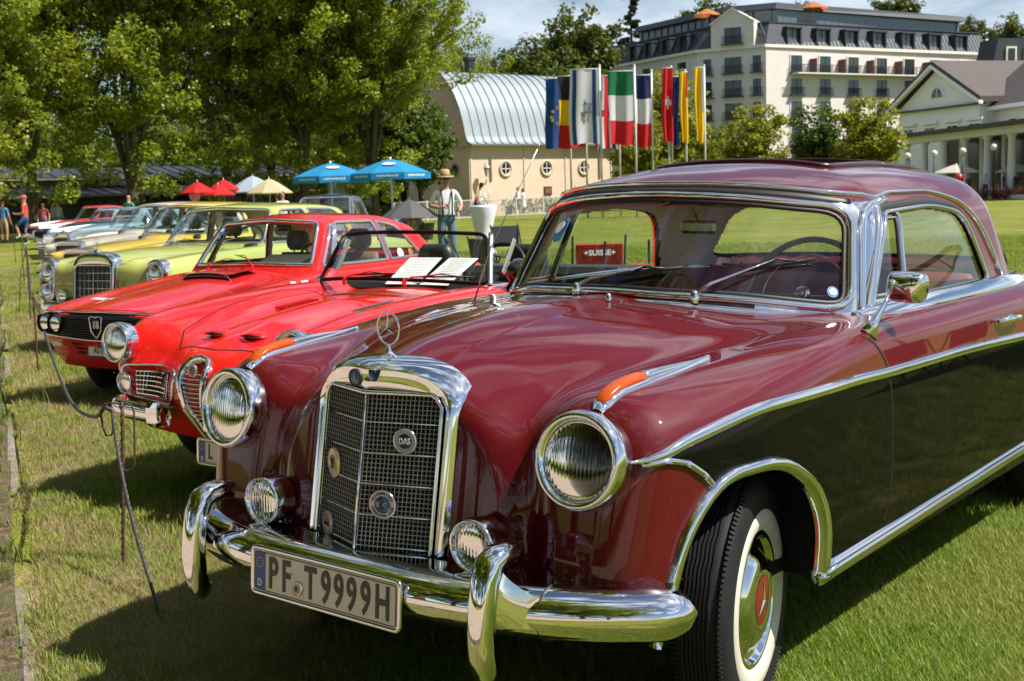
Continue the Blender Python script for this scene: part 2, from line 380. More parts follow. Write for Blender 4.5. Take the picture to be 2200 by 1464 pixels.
def wheel(parent, c, r, wd, steer=0, side=1, ww=None, hub='dome', rim_r=None, red=None, tread=True, n=56, loc_name='wheel'):
    """side=+1: outer face to +x. wheel > tyre, whitewall, hubcap"""
    rim = rim_r or r*.56; h = wd/2
    prof = [(rim-.005, -h*.8), (rim+.02, -h*.95), (r-.03, -h), (r-.008, -h*.8), (r, -h*.55), (r+.002, 0), (r, h*.55), (r-.008, h*.8), (r-.03, h), (r*.83, h*1.06), (rim+.015, h*.98), (rim-.005, h*.85)]
    mb = MB(); mb.lathe([(a, b*side) for a, b in prof], axis='X', n=n)
    if tread:      # shoulder ribs and tread blocks as proud geometry
        K = 150
        for k in range(K):
            a = 2*PI*k/K; M_ = Matrix.Rotation(a, 3, 'X')
            for s_ in (-1, 1):
                mb.box(M_@Vector((s_*h*.80, 0, r-.010)), (h*.34, .0075, .014), rot=M_@Matrix.Rotation(-s_*.75, 3, 'Y'))
        for x_ in (-.48, -.32, -.16, 0, .16, .32, .48):
            P_ = [(x_*h+.0012*math.sin(k*1.57), (r+.004)*math.cos(2*PI*k/120), (r+.004)*math.sin(2*PI*k/120)) for k in range(120)]
            mb.tube(P_, (.003, h*.055), n=4, closed=True, smooth=False)
    o = mb.build(loc_name, TYRE, parent); o.location = c; o.rotation_euler = (0, 0, steer)
    if ww:
        mb = MB(); mb.lathe([(ww, side*(h*1.035)), (ww-.004, side*(h*1.075)), ((ww+rim)/2, side*(h*1.09)), (rim+.012, side*(h*1.0)), (rim-.004, side*h*.85)], axis='X', n=n); mb.build('whitewall', WHITEWALL, o)
    mb = MB(); s_ = side
    mb.lathe([(rim+.004, s_*h*.92), (rim-.004, s_*(h*.98)), (rim-.012, s_*(h*.92)), (rim*.90, s_*h*.72), (rim*.84, s_*h*.66), (rim*.80, s_*h*.70), (rim*.74, s_*h*.80), (rim*.68, s_*h*.98), (rim*.58, s_*h*1.12), (rim*.40, s_*h*1.16), (rim*.37, s_*h*1.13)], axis='X', n=n)
    mb.lathe([(rim*.37, s_*h*1.12), (.0001, s_*h*1.2)], axis='X', n=n)
    hb = mb.build('hubcap', CHROME, o)
    if red:
        mb = MB(); mb.lathe([(rim*.37, s_*h*1.15), (rim*.30, s_*h*1.19), (.0001, s_*h*1.22)], axis='X', n=24); mb.build('hub_disc', red, o)
        mb = MB(); star_mb(mb, rim*.33, .004, rim*.045, Matrix.Rotation(PI/2, 3, 'Z'), (s_*h*1.22, 0, 0)); mb.build('hub_star', CHROME, o)
    return o
# ------------------------------------------------------------------ the maroon and black coupe in front
def rings(S, axis, pts2, sgn=1):
    a = [p[0] for p in pts2]; b = [p[1] for p in pts2]; return S.surf(axis, a, b, sgn)
MAROON = paint('maroon_paint', (.098, .0042, .0075))
LEATHER = mat('maroon_leather', (.20, .035, .045), .42, bump=(60, .3, .003), noise=(4, .15))
LINING = mat('beige_lining', (.80, .68, .63), .9, noise=(30, .06))
car = thing('classic_coupe', (0, 0, 0), 0, 'big maroon and black hardtop coupe with tall chrome grille and whitewall tyres in the foreground', 'car', 'classic cars parked in a slanted row on the lawn')
car.rotation_euler = (0, .017, 0)
def lean(z): return .16*(z-.79)
def fA(x, y, z):    # fender with its headlamp front
    s0 = interp(y, [.05, .12, .2, .35, .6, 1., 1.6, 3., 3.8, 4.3, 4.6], [.735, .765, .792, .828, .858, .872, .875, .872, .85, .80, .74])
    S_ = s0-.035*np.clip((.56-z)/.25, 0, 1.5)**2-.10*np.clip(z-.80, 0, 1)
    T_ = interp(y, [.05, .12, .3, .6, 1.0, 1.3, 2., 2.8, 3.4, 4.0, 4.6], [.895, .918, .940, .958, .975, .985, 1.003, 1.0, .985, .93, .80])
    T_ = T_-1.1*np.clip(np.abs(x-.66)-.02, 0, 1)**2*np.where(x < .66, 1.0, .4)
    xi = interp(y, [.05, .2, .5, 1.], [.485, .42, .25, .0])
    F_ = .118+lean(z)+.35*np.clip(x-.66, 0, 1)**2*3+.5*np.clip(.60-x, 0, 1)**2+.10*np.clip(.55-z, 0, 1)
    a = smax(x-S_, z-T_, .17); b = smax(F_-y, xi-x, .09)
    return smax(a, b, .10)
def fB(x, y, z):    # hood and nose
    Hc = interp(y, [.05, .14, .32, .52, .7, .95, 1.2, 1.6], [.955, .975, 1.020, 1.050, 1.064, 1.070, 1.062, 1.04])
    q = interp(y, [.05, .3, .6, 1., 1.4], [1.15, .60, .33, .20, .16]); hw_ = interp(y, [.05, .3, .6, 1.0, 1.3], [.415, .47, .56, .66, .70])
    T_ = Hc-q*x*x-.012*np.clip(x/.12, 0, 1)**1.5
    F_ = .085+lean(z)+.55*np.clip(x-.22, 0, 1)**2*1.6
    a = smax(z-T_, x-hw_-.10*(.9-z)*0, .14)
    return smax(a, F_-y, .05)+np.where(y > 1.9, (y-1.9)*.5, 0)
def fC(x, y, z):    # lower body between
    s0 = interp(y, [.05, .2, .6, 1., 3., 4.6], [.70, .76, .84, .86, .86, .70])
    V_ = interp(y, [.1, .2, .35, .6, 1.0, 1.4, 1.8, 2.8, 3.4, 4.1, 4.55], [.80, .83, .875, .925, .975, .995, .99, .985, .965, .90, .72])
    a = smax(x-s0, z-V_, .08); b = smax(.165+lean(z)*.8-.1*np.clip(.5-z, 0, 1)-y, y-4.55-.25*np.clip(.9-z, 0, 1)*0, .06)
    return smax(a, b, .06)
def fbody(x, y, z): return smin(smin(fA(x, y, z), fC(x, y, z), .055), fB(x, y, z), .06)
def lin(a, b, d): return list(np.linspace(a, b, max(2, int(round((b-a)/d))+1)))
xs = lin(0, .22, .018)+lin(.22, .62, .0085)[1:]+lin(.62, .9, .014)[1:]
ys = lin(.0, .42, .010)+lin(.42, 1.5, .014)[1:]+lin(1.5, 3.0, .02)[1:]+lin(3., 4.65, .05)[1:]
zs = lin(.33, 1.0, .0115)
B_ = Shell(fbody, .92, 0., 4.65, .33, 1.0, (.62, .42, 4.1, .33, .72), xs, ys, zs)
c = B_.Cn; ax_ = np.abs(c[:, 0])
# wheel arches, cabin opening
arch = roundpoly([(.16, .30), (.235, .60), (.36, .727), (.62, .727), (.80, .62), (.862, .50), (.868, .30)], [0, .10, .10, .12, .12, .1, 0])
archR = [(3.4+.36*math.cos(a), .33+.36*math.sin(a)) for a in np.linspace(-.3, PI+.3, 24)]
hole = (inpoly(c[:, 1], c[:, 2], arch) | inpoly(c[:, 1], c[:, 2], archR)) & (ax_ > .55) & (B_.G > 0) & (B_.G < 3)
cabin = inpoly(ax_, c[:, 1], [(0, 1.50), (.45, 1.62), (.66, 1.75), (.68, 2.6), (.60, 2.95), (0, 3.12)]) & (c[:, 2] > .9) & (B_.FN[:, 2] > .5)
gril = (ax_ < .225) & (c[:, 2] > .44) & (c[:, 2] < .89) & (B_.G == 3)
keep = ~(hole | cabin | gril | ((c[:, 2] < .405) & (c[:, 1] < .30)))
# rub strip line (y -> z)
SY = [.135, .3, .6, 1.0, 1.3, 1.9, 2.6, 3.3, 3.9]; SZ = [.79, .835, .868, .868, .860, .850, .825, .79, .76]
def strip_z(y): return interp(y, SY, SZ)
LP = [(.15, .787), (.20, .793), (.255, .779), (.31, .742), (.352, .695)]
front_low = (c[:, 1] < .36) & (c[:, 2] < interp(c[:, 1], [p[0] for p in LP], [p[1] for p in LP]))
isblack = (c[:, 2] < strip_z(c[:, 1])) & (c[:, 1] > .15) & (ax_ > .6) & ~front_low & ~((c[:, 1] < .30) & (c[:, 2] < .72)) & (c[:, 1] < 4.1)
# hood outline in plan
HL = [(0, .05), (.25, .10), (.34, .25), (.42, .5), (.53, .8), (.69, 1.05), (.70, 1.115), (.60, 1.14), (.3, 1.08), (0, 1.05)]
hood = inpoly(ax_, c[:, 1], HL) & (B_.FN[:, 2] > .35) & (c[:, 2] > .78)
door = (c[:, 1] > 1.29) & (c[:, 1] < 2.62) & (ax_ > .76) & (c[:, 2] < 1.0) & (c[:, 2] > .40) & (B_.G > 0) & (B_.G < 3)
top = keep & ~hood & ~door
body = B_.part('body', top & ~isblack, MAROON, car)
B_.part('lower_side', top & isblack, BLACK, car)
B_.part('hood', keep & hood, MAROON, car)
for s_ in (1, -1):
    q = keep & door & (np.sign(c[:, 0]) == s_); d_ = B_.part('door', q & ~isblack, MAROON, car); B_.part('door_lower_panel', q & isblack, BLACK, d_)
def seam(parent, axis, pts, sgn=1, wd=.0028, name='panel_gap'):
    p, n = rings(B_, axis, [tuple(v)[:2] for v in pts], sgn); mb = MB(); ribbon(mb, p+n*.0004, n, wd, .0009, prof=[(-1, 0), (0, 1), (1, 0)]); mb.build(name, MATTE, parent)
for s_ in (1, -1):
    h = resample([Vector((s_*x, y, 0)) for x, y in [(.60, .90), (.66, 1.0), (.70, 1.09), (.705, 1.16), (.66, 1.17), (.60, 1.14)]], .02, False); seam(car, 'z', h)
    seam(car, 'x', resample([Vector((y, z, 0)) for y, z in [(1.185, .975), (1.225, .95), (1.27, .90), (1.29, .86), (1.315, .7), (1.318, .58), (1.30, .48), (1.28, .42)]], .02, False), s_, .0055)
    seam(car, 'x', resample([Vector((y, z, 0)) for y, z in [(2.66, .985), (2.63, .9), (2.60, .7), (2.58, .42)]], .03, False), s_, .0055)
seam(car, 'z', resample([Vector((x, 1.14-.06*(1-abs(x)/.6), 0)) for x in np.linspace(-.6, .6, 30)], .03, False))
# side chrome
for s_ in (1, -1):
    yy = np.linspace(.135, 3.9, 150); p, n = B_.surf('x', yy, strip_z(yy), s_)
    hw_ = interp(yy, [.135, .16, .3, 1.], [.004, .010, .0165, .0165]); mb = MB(); ribbon(mb, p, n, hw_, .012)
    mb.build('rub_strip', CHROME, car)
    q = resample([Vector((y, z, 0)) for y, z in roundpoly(LP, 0, 1)], .012, False); p, n = rings(B_, 'x', [tuple(v)[:2] for v in q], s_)
    mb = MB(); ribbon(mb, p, n, .0085, .010); mb.build('rub_strip', CHROME, car)
    # arch moulding
    q = resample([Vector((y, z, 0)) for y, z in arch], .018, False)[0:]; q = [v for v in q if v.y >= .345]
    p, n = rings(B_, 'x', [tuple(v)[:2] for v in q], s_); mb = MB()
    ribbon(mb, p+n*.004, n, .019, .016, prof=[(-1, -.3), (-.9, .5), (-.5, 1), (.2, .9), (.7, .5), (1, -.2), (1.02, -1.2)] if s_ > 0 else [(-1.02, -1.2), (-1, -.2), (-.7, .5), (-.2, .9), (.5, 1), (.9, .5), (1, -.3)])
    mb.build('wheel_arch_trim', CHROME, car)
    mb = MB(); yy = np.linspace(.86, 3.02, 30); zz = .362+(yy-.86)*.016
    mb.tube([(s_*.862, y, z) for y, z in zip(yy, zz)], [(.022, .032)]*30, n=12, flat=(1, 0, 0)); mb.tube([(s_*.882, y, z+.006) for y, z in zip(yy, zz)], [(.010, .010)]*30, n=8, flat=(1, 0, 0))
    mb.build('rocker_trim', CHROME, car)
    mb = MB(); mb.lathe([(0, -.003), (.021, -.002), (.024, .012), (.018, .026), (0, .03)], (s_*.862, .862, .365), 'Y', n=16); mb.build('trim_end_cap', CHROME, car)
# inner arch boxes and floor
mb = MB()
for s_ in (1, -1):
    for y0_, y1_ in ((.155, .88), (3.02, 3.80)):
        mb.box((s_*.53, (y0_+y1_)/2, .55), (.02, y1_-y0_, .5)); mb.box((s_*.655, (y0_+y1_)/2+.05, .78), (.26, y1_-y0_-.14, .02))
        mb.box((s_*.63, y0_+.02, .55), (.20, .02, .30)); mb.box((s_*.68, y1_+.02, .55), (.30, .02, .42))
mb.box((0, 2.3, .37), (1.5, 4.1, .04)); mb.box((0, .35, .42), (1.0, .3, .25)); mb.build('underbody', MATTE, car)
HUBRED = mat('hub_red', (.17, .010, .008), .3, coat=.5)
wheel(car, (.722, .648, .332), .332, .130, R(12), 1, .238, red=HUBRED, rim_r=.178)
wheel(car, (-.722, .648, .332), .332, .130, R(12), -1, .238, red=HUBRED, rim_r=.178)
wheel(car, (.73, 3.4, .325), .325, .165, 0, 1, .262, red=HUBRED, rim_r=.178, tread=False)
wheel(car, (-.73, 3.4, .325), .325, .165, 0, -1, .262, red=HUBRED, rim_r=.178, tread=False)
# headlamps, fog lamps, indicators
for s_ in (1, -1):
    lamp(car, 'headlight', (s_*.623, .088, .792), .119, .026, R(9), R(2.5)*s_, depth=.13, n=56)
    lamp(car, 'fog_lamp', (s_*.378, .000, .572), .068, .012, R(2), 0, depth=.10, n=36, body=MAROON)
    mb = MB(); mb.tube([(s_*.378, .03, .525), (s_*.378, .05, .49), (s_*.378, .07, .46)], .010, 8); mb.build('fog_lamp_stalk', CHROME, car)
    # indicator: chrome spear with amber lens
    yy = np.linspace(.160, .64, 26); p, n = B_.surf('z', s_*(.622+.05*(yy-.12)), yy)
    hw_ = interp(yy, [.160, .175, .21, .3, .5, .64], [.014, .026, .029, .028, .017, .004]); hh = interp(yy, [.125, .2, .3, .31, .64], [.008, .011, .013, .020, .003]); V = MB()
    for i in range(len(yy)): pass
    mb = MB(); ribbon(mb, p, n, hw_, .012); 
    q = [p[i]+np.array([0, 0, .004+.5*float(h_)]) for i, h_ in enumerate(hh)]
    mb.tube([q[i] for i in range(9, 26)], [(float(hh[i])*.62, float(hw_[i])*.62) for i in range(9, 26)], n=12, flat=(0, 0, 1))
    sp = mb.build('indicator_spear', CHROME, car)
    mb = MB(); ii = range(0, 10); lh = interp(yy, [.160, .175, .22, .29, .35], [.003, .011, .018, .024, .023])
    mb.tube([p[i]+np.array([0, 0, .006+.35*float(lh[i])]) for i in ii], [(float(lh[i])*.62, float(hw_[i])*.74) for i in ii], n=14, flat=(0, 0, 1))
    AMB = mat('amber_lens', (.85, .13, .008), .12, coat=1, bump=(90, .5, .003), transl=.45); mb.build('indicator_lens', AMB, sp)
# grille shell: arch outline, V-shaped front
def arch_outline(hw_, zb, zs_, zt, n=14, p=2.2):
    pts = [(-hw_, zb+(zs_-zb)*k/n) for k in range(n)]
    for k in range(2*n+1):
        a = PI-PI*k/(2*n); cx_, sx_ = math.cos(a), math.sin(a)
        pts.append((hw_*math.copysign(abs(cx_)**(2/3.0), cx_), zs_+(zt-zs_)*abs(sx_)**(2/p)))
    return pts+[(hw_, zs_-(zs_-zb)*(k+1)/n) for k in range(n)]
def gy(x, z): return .094-.165*(.904-z)-.070*max(0, 1-abs(x)/.215)       # V plane of the mesh
def shell_part(parent, hw_, zb, zs_, zt, iw, izb, izt, gyf, y_back, mt, ring=.022, front=-.007):
    n = 14; O = arch_outline(hw_, zb, zs_, zt, n); K = len(O)
    O2 = arch_outline(hw_-ring*.35, zb, zs_-.004, zt-.010, n); O3 = arch_outline(hw_-ring, zb, zs_-.008, zt-.022, n)
    a_ = [(-iw, izb+(izt-.03-izb)*k/n) for k in range(n)]; top_ = []
    for k in range(2*n+1):
        t = -1+2*k/(2*n); x = t*iw; top_.append((x, izt-.03*max(0, (abs(x)-(iw-.03))/.03)**2))
    I = a_+top_+[(iw, izt-.03-(izt-.03-izb)*(k+1)/n) for k in range(n)]
    mb = MB(); V = []; 
    for (P_, dy, back) in ((O, None, 1), (O, .035, 0), (O2, .004, 0), (O3, front, 0)):
        for (x, z) in P_: V.append((x, y_back+lean(z)*.5 if back else gyf(x, z)+dy, z))
    F = []
    for r_ in range(3):
        for k in range(K-1): F.append((r_*K+k, r_*K+k+1, (r_+1)*K+k+1, (r_+1)*K+k))
    mb.add(V, F, True)
    # header plate (concave) and reveal
    V = []
    for (P_, dy) in ((O3, front), ([((a[0]+b[0])/2, (a[1]+b[1])/2) for a, b in zip(O3, I)], -.001), (I, .0), (I, .014)):
        for (x, z) in P_: V.append((x, gyf(x, z)+dy, z))
    F = [(r_*K+k, r_*K+k+1, (r_+1)*K+k+1, (r_+1)*K+k) for r_ in range(3) for k in range(K-1)]
    mb.add(V, F, True); o = mb.build('grille_shell', mt, parent)
    mb = MB(); mb.tube([(x, gyf(x, z)-.004, z) for x, z in I], .0055, 6); mb.build('grille_frame', mt, parent); return o
shell_part(car, .254, .42, .86, .985, .207, .43, .905, gy, .155, CHROME)
WIRE = mat('grille_wire', (.36, .34, .31), .42, metal=.35)
mb = MB(); nx, nz = 37, 41
for i in range(nx):
    x = -.204+.408*i/(nx-1)
    mb.add([(x+a*.0011, gy(x, z)+.012+b, z) for z in (.43, .9) for a, b in ((-1, 0), (0, -.002), (1, 0))], [(0, 1, 4, 3), (1, 2, 5, 4)])
for k in range(nz):
    z = .436+.462*k/(nz-1)
    for s_ in (-1, 1):
        mb.add([(x, gy(x, z)+.0115+b, z+a*.0014) for x in (s_*.0, s_*.206) for a, b in ((-1, 0), (0, -.002), (1, 0))], [(0, 1, 4, 3), (1, 2, 5, 4)])
tag(mb.build('grille_mesh', WIRE, car), kind='stuff')
mb = MB(); mb.add([(x, gy(x, z)+.03, z) for z in (.41, .92) for x in (-.225, 0, .225)], [(0, 1, 4, 3), (1, 2, 5, 4)]); mb.build('grille_backing', MATTE, car)
for k in range(5):
    z = .518+.078*k; mb = MB(); mb.tube([(x, gy(x, z)+.006, z) for x in (-.206, -.1, 0, .1, .206)], [(.0022, .004)]*5, n=6, flat=(0, 0, 1)); mb.build('grille_bar', CHROME, car)
mb = MB(); mb.tube([(0, gy(0, z)+.002, z) for z in (.425, .66, .905)], [(.004, .005)]*3, n=8); mb.build('grille_centre_bar', CHROME, car)
# slim chrome blades down the sides of the shell
for s_ in (-1, 1):
    mb = MB(); mb.tube([(s_*.283, .125+lean(z)*.7, z) for z in (.84, .80, .6, .45)], [(.012, .004), (.020, .008), (.016, .008), (.010, .006)], n=10, flat=(0, 1, 0)); mb.build('side_blade', CHROME2, car)
def disc(parent, name, c, r, mt, ring, ringm=None, ysc=1.0, t=.004, nrm=None, inner=None, innr=.6):
    """enamel badge facing -y, turned about z by nrm"""
    M_ = Matrix.Rotation(nrm or 0, 3, 'Z'); mb = MB(); mb.lathe([(r, .004), (r, -t), (r-ring, -t-.001), (r-ring, -t+.0006)], axis='Y', n=32)
    mb.mi = 1; mb.lathe([(r-ring, -t+.0004), (.0001, -t+.0001)], axis='Y', n=32)
    if inner: mb.mi = 2; mb.lathe([(r*innr, -t+.0002), (r*innr, -t-.0008), (.0001, -t-.0008)], axis='Y', n=32)
    mb.V = [M_@Vector((v[0], v[1], v[2]*ysc)) for v in mb.V]
    o = mb.build(name, [ringm or CHROME2, mt]+([inner] if inner else []), parent); o.location = c; return o
RV = math.atan(.07/.215)
CREAM = mat('cream_enamel', (.55, .43, .22), .3, coat=1); GREYB = mat('grey_blue_enamel', (.16, .25, .30), .3, coat=1); AMBER = mat('amber_enamel', (.60, .26, .02), .3, coat=1); NAVY = mat('navy_enamel', (.02, .06, .20), .25, coat=1); SILV = mat('silver_enamel', (.42, .42, .40), .35, metal=.6)
def arc_text(parent, s, r, size, mt, a0, a1, y, M_):
    mb = MB()
    for i, ch in enumerate(s):
        if ch == ' ': continue
        a = a0+(a1-a0)*i/(len(s)-1); me = text_mesh(ch, size, .0002, .0003); q = Matrix.Rotation(a-PI/2 if a1 < a0 else a+PI/2, 3, 'Z')
        V = [M_@Vector((p.x+r*math.cos(a), y, p.y+r*math.sin(a))) for p in [q@v.co for v in me.vertices]]
        mb.add(V, [tuple(f.vertices) for f in me.polygons]); bpy.data.meshes.remove(me)
    return mb.build('lettering', mt, parent)
b = disc(car, 'badge', (.125, .033, .790), .0325, GREYB, .003, nrm=RV, inner=INK, innr=.58); b['label'] = 'round grey blue badge reading DAS'
text('lettering', 'DAS', .021, WHITE, b, (.002, -.0062, 0), (PI/2, 0, RV), .0006, .0009, .8)
b = disc(car, 'badge', (.072, .0, .626), .0375, SILV, .002, nrm=RV, inner=NAVY, innr=.60); b['label'] = 'round silver and blue club badge'
arc_text(b, 'ALLGEMEINER', .0290, .0095, INK, R(155), R(25), -.0052, Matrix.Rotation(RV, 3, 'Z'))
arc_text(b, 'SCHNAUFERL-CLUB', .0290, .0085, INK, R(195), R(345), -.0052, Matrix.Rotation(RV, 3, 'Z'))
text('lettering', 'S   C', .016, SILV, b, (.0, -.0066, 0), (PI/2, 0, RV), .0003, .0002, .8)
mb = MB(); mb.box((0, -.007, 0), (.007, .002, .024), rz=RV, bev=.001); mb.tube([(-.009, -.007, .006), (-.011, -.007, .016), (-.004, -.007, .020), (0, -.007, .011), (.004, -.007, .020), (.011, -.007, .016), (.009, -.007, .006)], .0012, 5); mb.build('emblem', INK, b)
b = disc(car, 'badge', (-.140, .036, .700), .031, CREAM, .002, nrm=-RV, ysc=1.32, ringm=mat('brass', (.7, .5, .2), .25, metal=1)); b['label'] = 'cream oval badge with a black eagle'
mb = MB()
for s_ in (-1, 1):
    for k in range(5): a = R(70-30*k); mb.tube([(s_*.002, -.007, .004), (s_*(.006+.010*math.cos(a)), -.007, .006+.018*math.sin(a))], [.0011, .0005], 4)
mb.tube([(0, -.007, .022), (.001, -.007, .014), (0, -.007, 0), (0, -.007, -.018)], [.0012, .0010, .0019, .0006], 6)
for s_ in (-1, 1): mb.tube([(0, -.007, -.006), (s_*.009, -.007, -.016)], [.0014, .0006], 4)
mb.V = [Matrix.Rotation(-RV, 3, 'Z')@Vector(v) for v in mb.V]; mb.build('eagle', INK, b)
b = disc(car, 'badge', (-.148, .012, .540), .0245, AMBER, .005, nrm=-RV, ysc=1.35, ringm=SILV); b['label'] = 'amber oval badge reading ARHG'
text('lettering', 'ARHG', .0165, INK, b, (0, -.0055, 0), (PI/2, 0, -RV), .0004, .0004, .72)
b = disc(car, 'badge', (0, -.022+.012, .948), .0225, NAVY, .0045, ringm=INK); b['label'] = 'round dark enamel badge with a silver star'
mb = MB(); star_mb(mb, .0165, .002, .0035, c=(0, -.0055, 0), depth=.003); mb.build('star', SILV, b)
# hood ornament
def hood_star(parent, c, s=1.0):
    mb = MB(); mb.lathe([(.046, -.012), (.047, .0), (.040, .006), (.041, .010), (.030, .014), (.018, .018), (.010, .026), (.0055, .036), (.0045, .046)], n=32)
    P_ = [(.039*math.cos(a), 0, .088+.042*math.sin(a)) for a in np.linspace(0, 2*PI, 48, endpoint=False)]; mb.tube(P_, .0026, 8, closed=True)
    star_mb(mb, .041, .004, .0062, c=(0, 0, .088)); mb.V = [Vector(v)*s for v in mb.V]
    o = mb.build('hood_star', CHROME, parent); o.location = c; return o
hood_star(car, (0, .112, .972))
# bumper
def bump_y(x): return -.118+.27*(abs(x)/.87)**3.2
mb = MB(); XB = np.concatenate([np.linspace(-.872, -.80, 6), np.linspace(-.78, .78, 50), np.linspace(.80, .872, 6)]); V = []; F = []; prof = []
for x in XB:
    e = max(0., (abs(x)-.80)/.072); sc = math.sqrt(max(0.0, 1-e*e*.985)); y = bump_y(x); dy = (bump_y(x+.01)-bump_y(x-.01))/.02; nrm = Vector((dy, -1, 0)).normalized(); nrm = -nrm if nrm.y > 0 else nrm
    for k in range(15):
        a = R(128)-R(256)*k/14; q = .064*math.cos(a)*sc; h = .064*math.sin(a)*sc
        if k == 0: q, h = -.085*sc, .058*sc
        V.append((x+nrm.x*q+(0), y+.035+nrm.y*q*1.0, .452+h))
for i in range(len(XB)-1):
    for k in range(14): a = i*15+k; F.append((a, a+15, a+16, a+1))
mb.add(V, F, True); mb.build('bumper', CHROME, car)
mb = MB()   # stone guard between bumper and body
V = []; F = []
for x in np.linspace(-.80, .80, 41):
    y = bump_y(x)
    V += [(x, y+.05, .505), (x, y+.13, .502), (x, max(y+.21, .09), .492)]
for i in range(40):
    for k in range(2): F.append((i*3+k, i*3+3+k, i*3+4+k, i*3+1+k))
mb.add(V, F, True); mb.build('bumper_apron', CHROME2, car)
for s_ in (1, -1):
    mb = MB(); pts = [(.606, -.01), (.616, -.05), (.614, -.095), (.596, -.132), (.55, -.156), (.49, -.168), (.43, -.174), (.37, -.173), (.325, -.160), (.300, -.132)]
    ww_ = [.024, .031, .034, .034, .033, .032, .032, .033, .033, .020]; V = []; F = []; n = 16
    for i, (z, y) in enumerate(pts):
        a = pts[max(i-1, 0)]; b_ = pts[min(i+1, len(pts)-1)]; t = Vector((0, b_[1]-a[1], b_[0]-a[0])).normalized(); nr = Vector((0, t.z, -t.y)); nr = nr if nr.y < 0 or (abs(nr.y) < .5 and nr.z > 0) else -nr
        for k in range(n):
            an = 2*PI*k/n; cq, sq = math.cos(an), math.sin(an); rx = ww_[i]; rn = .030 if sq > 0 else .026
            V.append(Vector((s_*.515+rx*math.copysign(abs(cq)**.6, cq), y, z))+nr*(rn*math.copysign(abs(sq)**.9, sq)-.026))
    for i in range(len(pts)-1):
        for k in range(n): a, b_ = i*n+k, i*n+(k+1) % n; F.append((a, b_, b_+n, a+n) if s_ else 0)
    F += [tuple(range(n))[::-1], tuple((len(pts)-1)*n+k for k in range(n))]
    mb.add(V, F, True)
    V = []  # wing flaring back along the bumper
    for i, u in enumerate(np.linspace(0, 1, 9)):
        y = bump_y(.515+u*.11); tz = .583-.085*u**.55; V += [(s_*(.530+u*.075), bump_y(.55)-.058+.052*u-.016*math.sin(PI*j_/4.)*(1-u)+.012*j_/4., .43+(tz-.43)*j_/4.) for j_ in range(5)]
    mb.add(V, [(i*5+k, i*5+5+k, i*5+6+k, i*5+1+k) for i in range(8) for k in range(4)], True)
    bo = mb.build('overrider', CHROME, car)
    mb = MB(); mb.tube([(s_*.605, bump_y(.605)+.035-.0655*math.cos(a), .452+.0655*math.sin(a)) for a in np.linspace(-1.5, 1.5, 20)], .0028, 6); mb.build('overrider_seal', SEAL, bo)
# licence plate
def plate(parent, c, wd, ht, s, rot=(0, 0, 0), blue='left', txt=.09, sx=.62, frame=CHROME2, letters=INK, plain=False):
    PW = mat('plate_white', (.62, .58, .50), .35, coat=.5); e = bpy.data.objects.new('licence_plate', None); mb = MB(); mb.box((0, 0, 0), (wd, .004, ht), bev=.0015)
    o = mb.build('licence_plate', PW, parent); o.location = c; o.rotation_euler = rot
    mb = MB(); P_ = resample([Vector((x, 0, z)) for x, z in roundpoly([(-wd/2-.004, -ht/2-.004), (wd/2+.004, -ht/2-.004), (wd/2+.004, ht/2+.004), (-wd/2-.004, ht/2+.004)], .014, 4)], .03)
    mb.tube(P_, [(.0055, .007)]*len(P_), 8, closed=True, flat=(0, 1, 0)); mb.build('plate_frame', frame, o)
    mb = MB(); P_ = resample([Vector((x, -.0025, z)) for x, z in roundpoly([(-wd/2+.006, -ht/2+.006), (wd/2-.006, -ht/2+.006), (wd/2-.006, ht/2-.006), (-wd/2+.006, ht/2-.006)], .010, 4)], .03); mb.tube(P_, .0012, 4, closed=True); mb.build('plate_border', letters, o)
    if blue:
        mb = MB(); mb.box((-wd/2+.026, -.0026, 0), (.040, .001, ht-.014)); mb.build('euro_band', BLUE, o)
        mb = MB()
        for k in range(12): a = 2*PI*k/12; mb.lathe([(.0022, 0), (.0001, -.0006)], (-wd/2+.026+.013*math.cos(a), -.0034, .022+.013*math.sin(a)), 'Y', n=5)
        mb.build('euro_stars', mat('gold_print', (.7, .5, .05), .5), o)
        text('lettering', 'D', .026, WHITE, o, (-wd/2+.026, -.0034, -.032), (PI/2, 0, 0), .0004, .0006, .9)
    return o
pl = plate(car, (0, -.150, .437), .52, .112, '', (R(-4), 0, 0))
STENC = mat('plate_letters', (.035, .028, .022), .4)
for s, x, sx in (('P', -.1825, .62), ('F', -.133, .62), ('T', -.042, .62), ('9', .014, .62), ('9', .060, .62), ('9', .105, .62), ('9', .153, .62), ('H', .210, .62)):
    text('letter', s, .116, STENC, pl, (x, -.0032, -.003), (PI/2, 0, 0), .0012, .0022, sx)
b = disc(pl, 'seal', (-.089, -.003, -.022), .019, SILV, .002, inner=mat('gold_seal', (.6, .42, .12), .4), innr=.62)
mb = MB(); mb.box((0, -.0052, .001), (.010, .001, .013), bev=.0004); mb.build('crest', INK, b)
for q in ((-.112, 0, .012), (.108, 0, -.004)): mb = MB(); mb.lathe([(.003, -.0035), (.0022, -.005), (.0001, -.0055)], q, 'Y', n=8); mb.build('plate_screw', CHROME, pl)
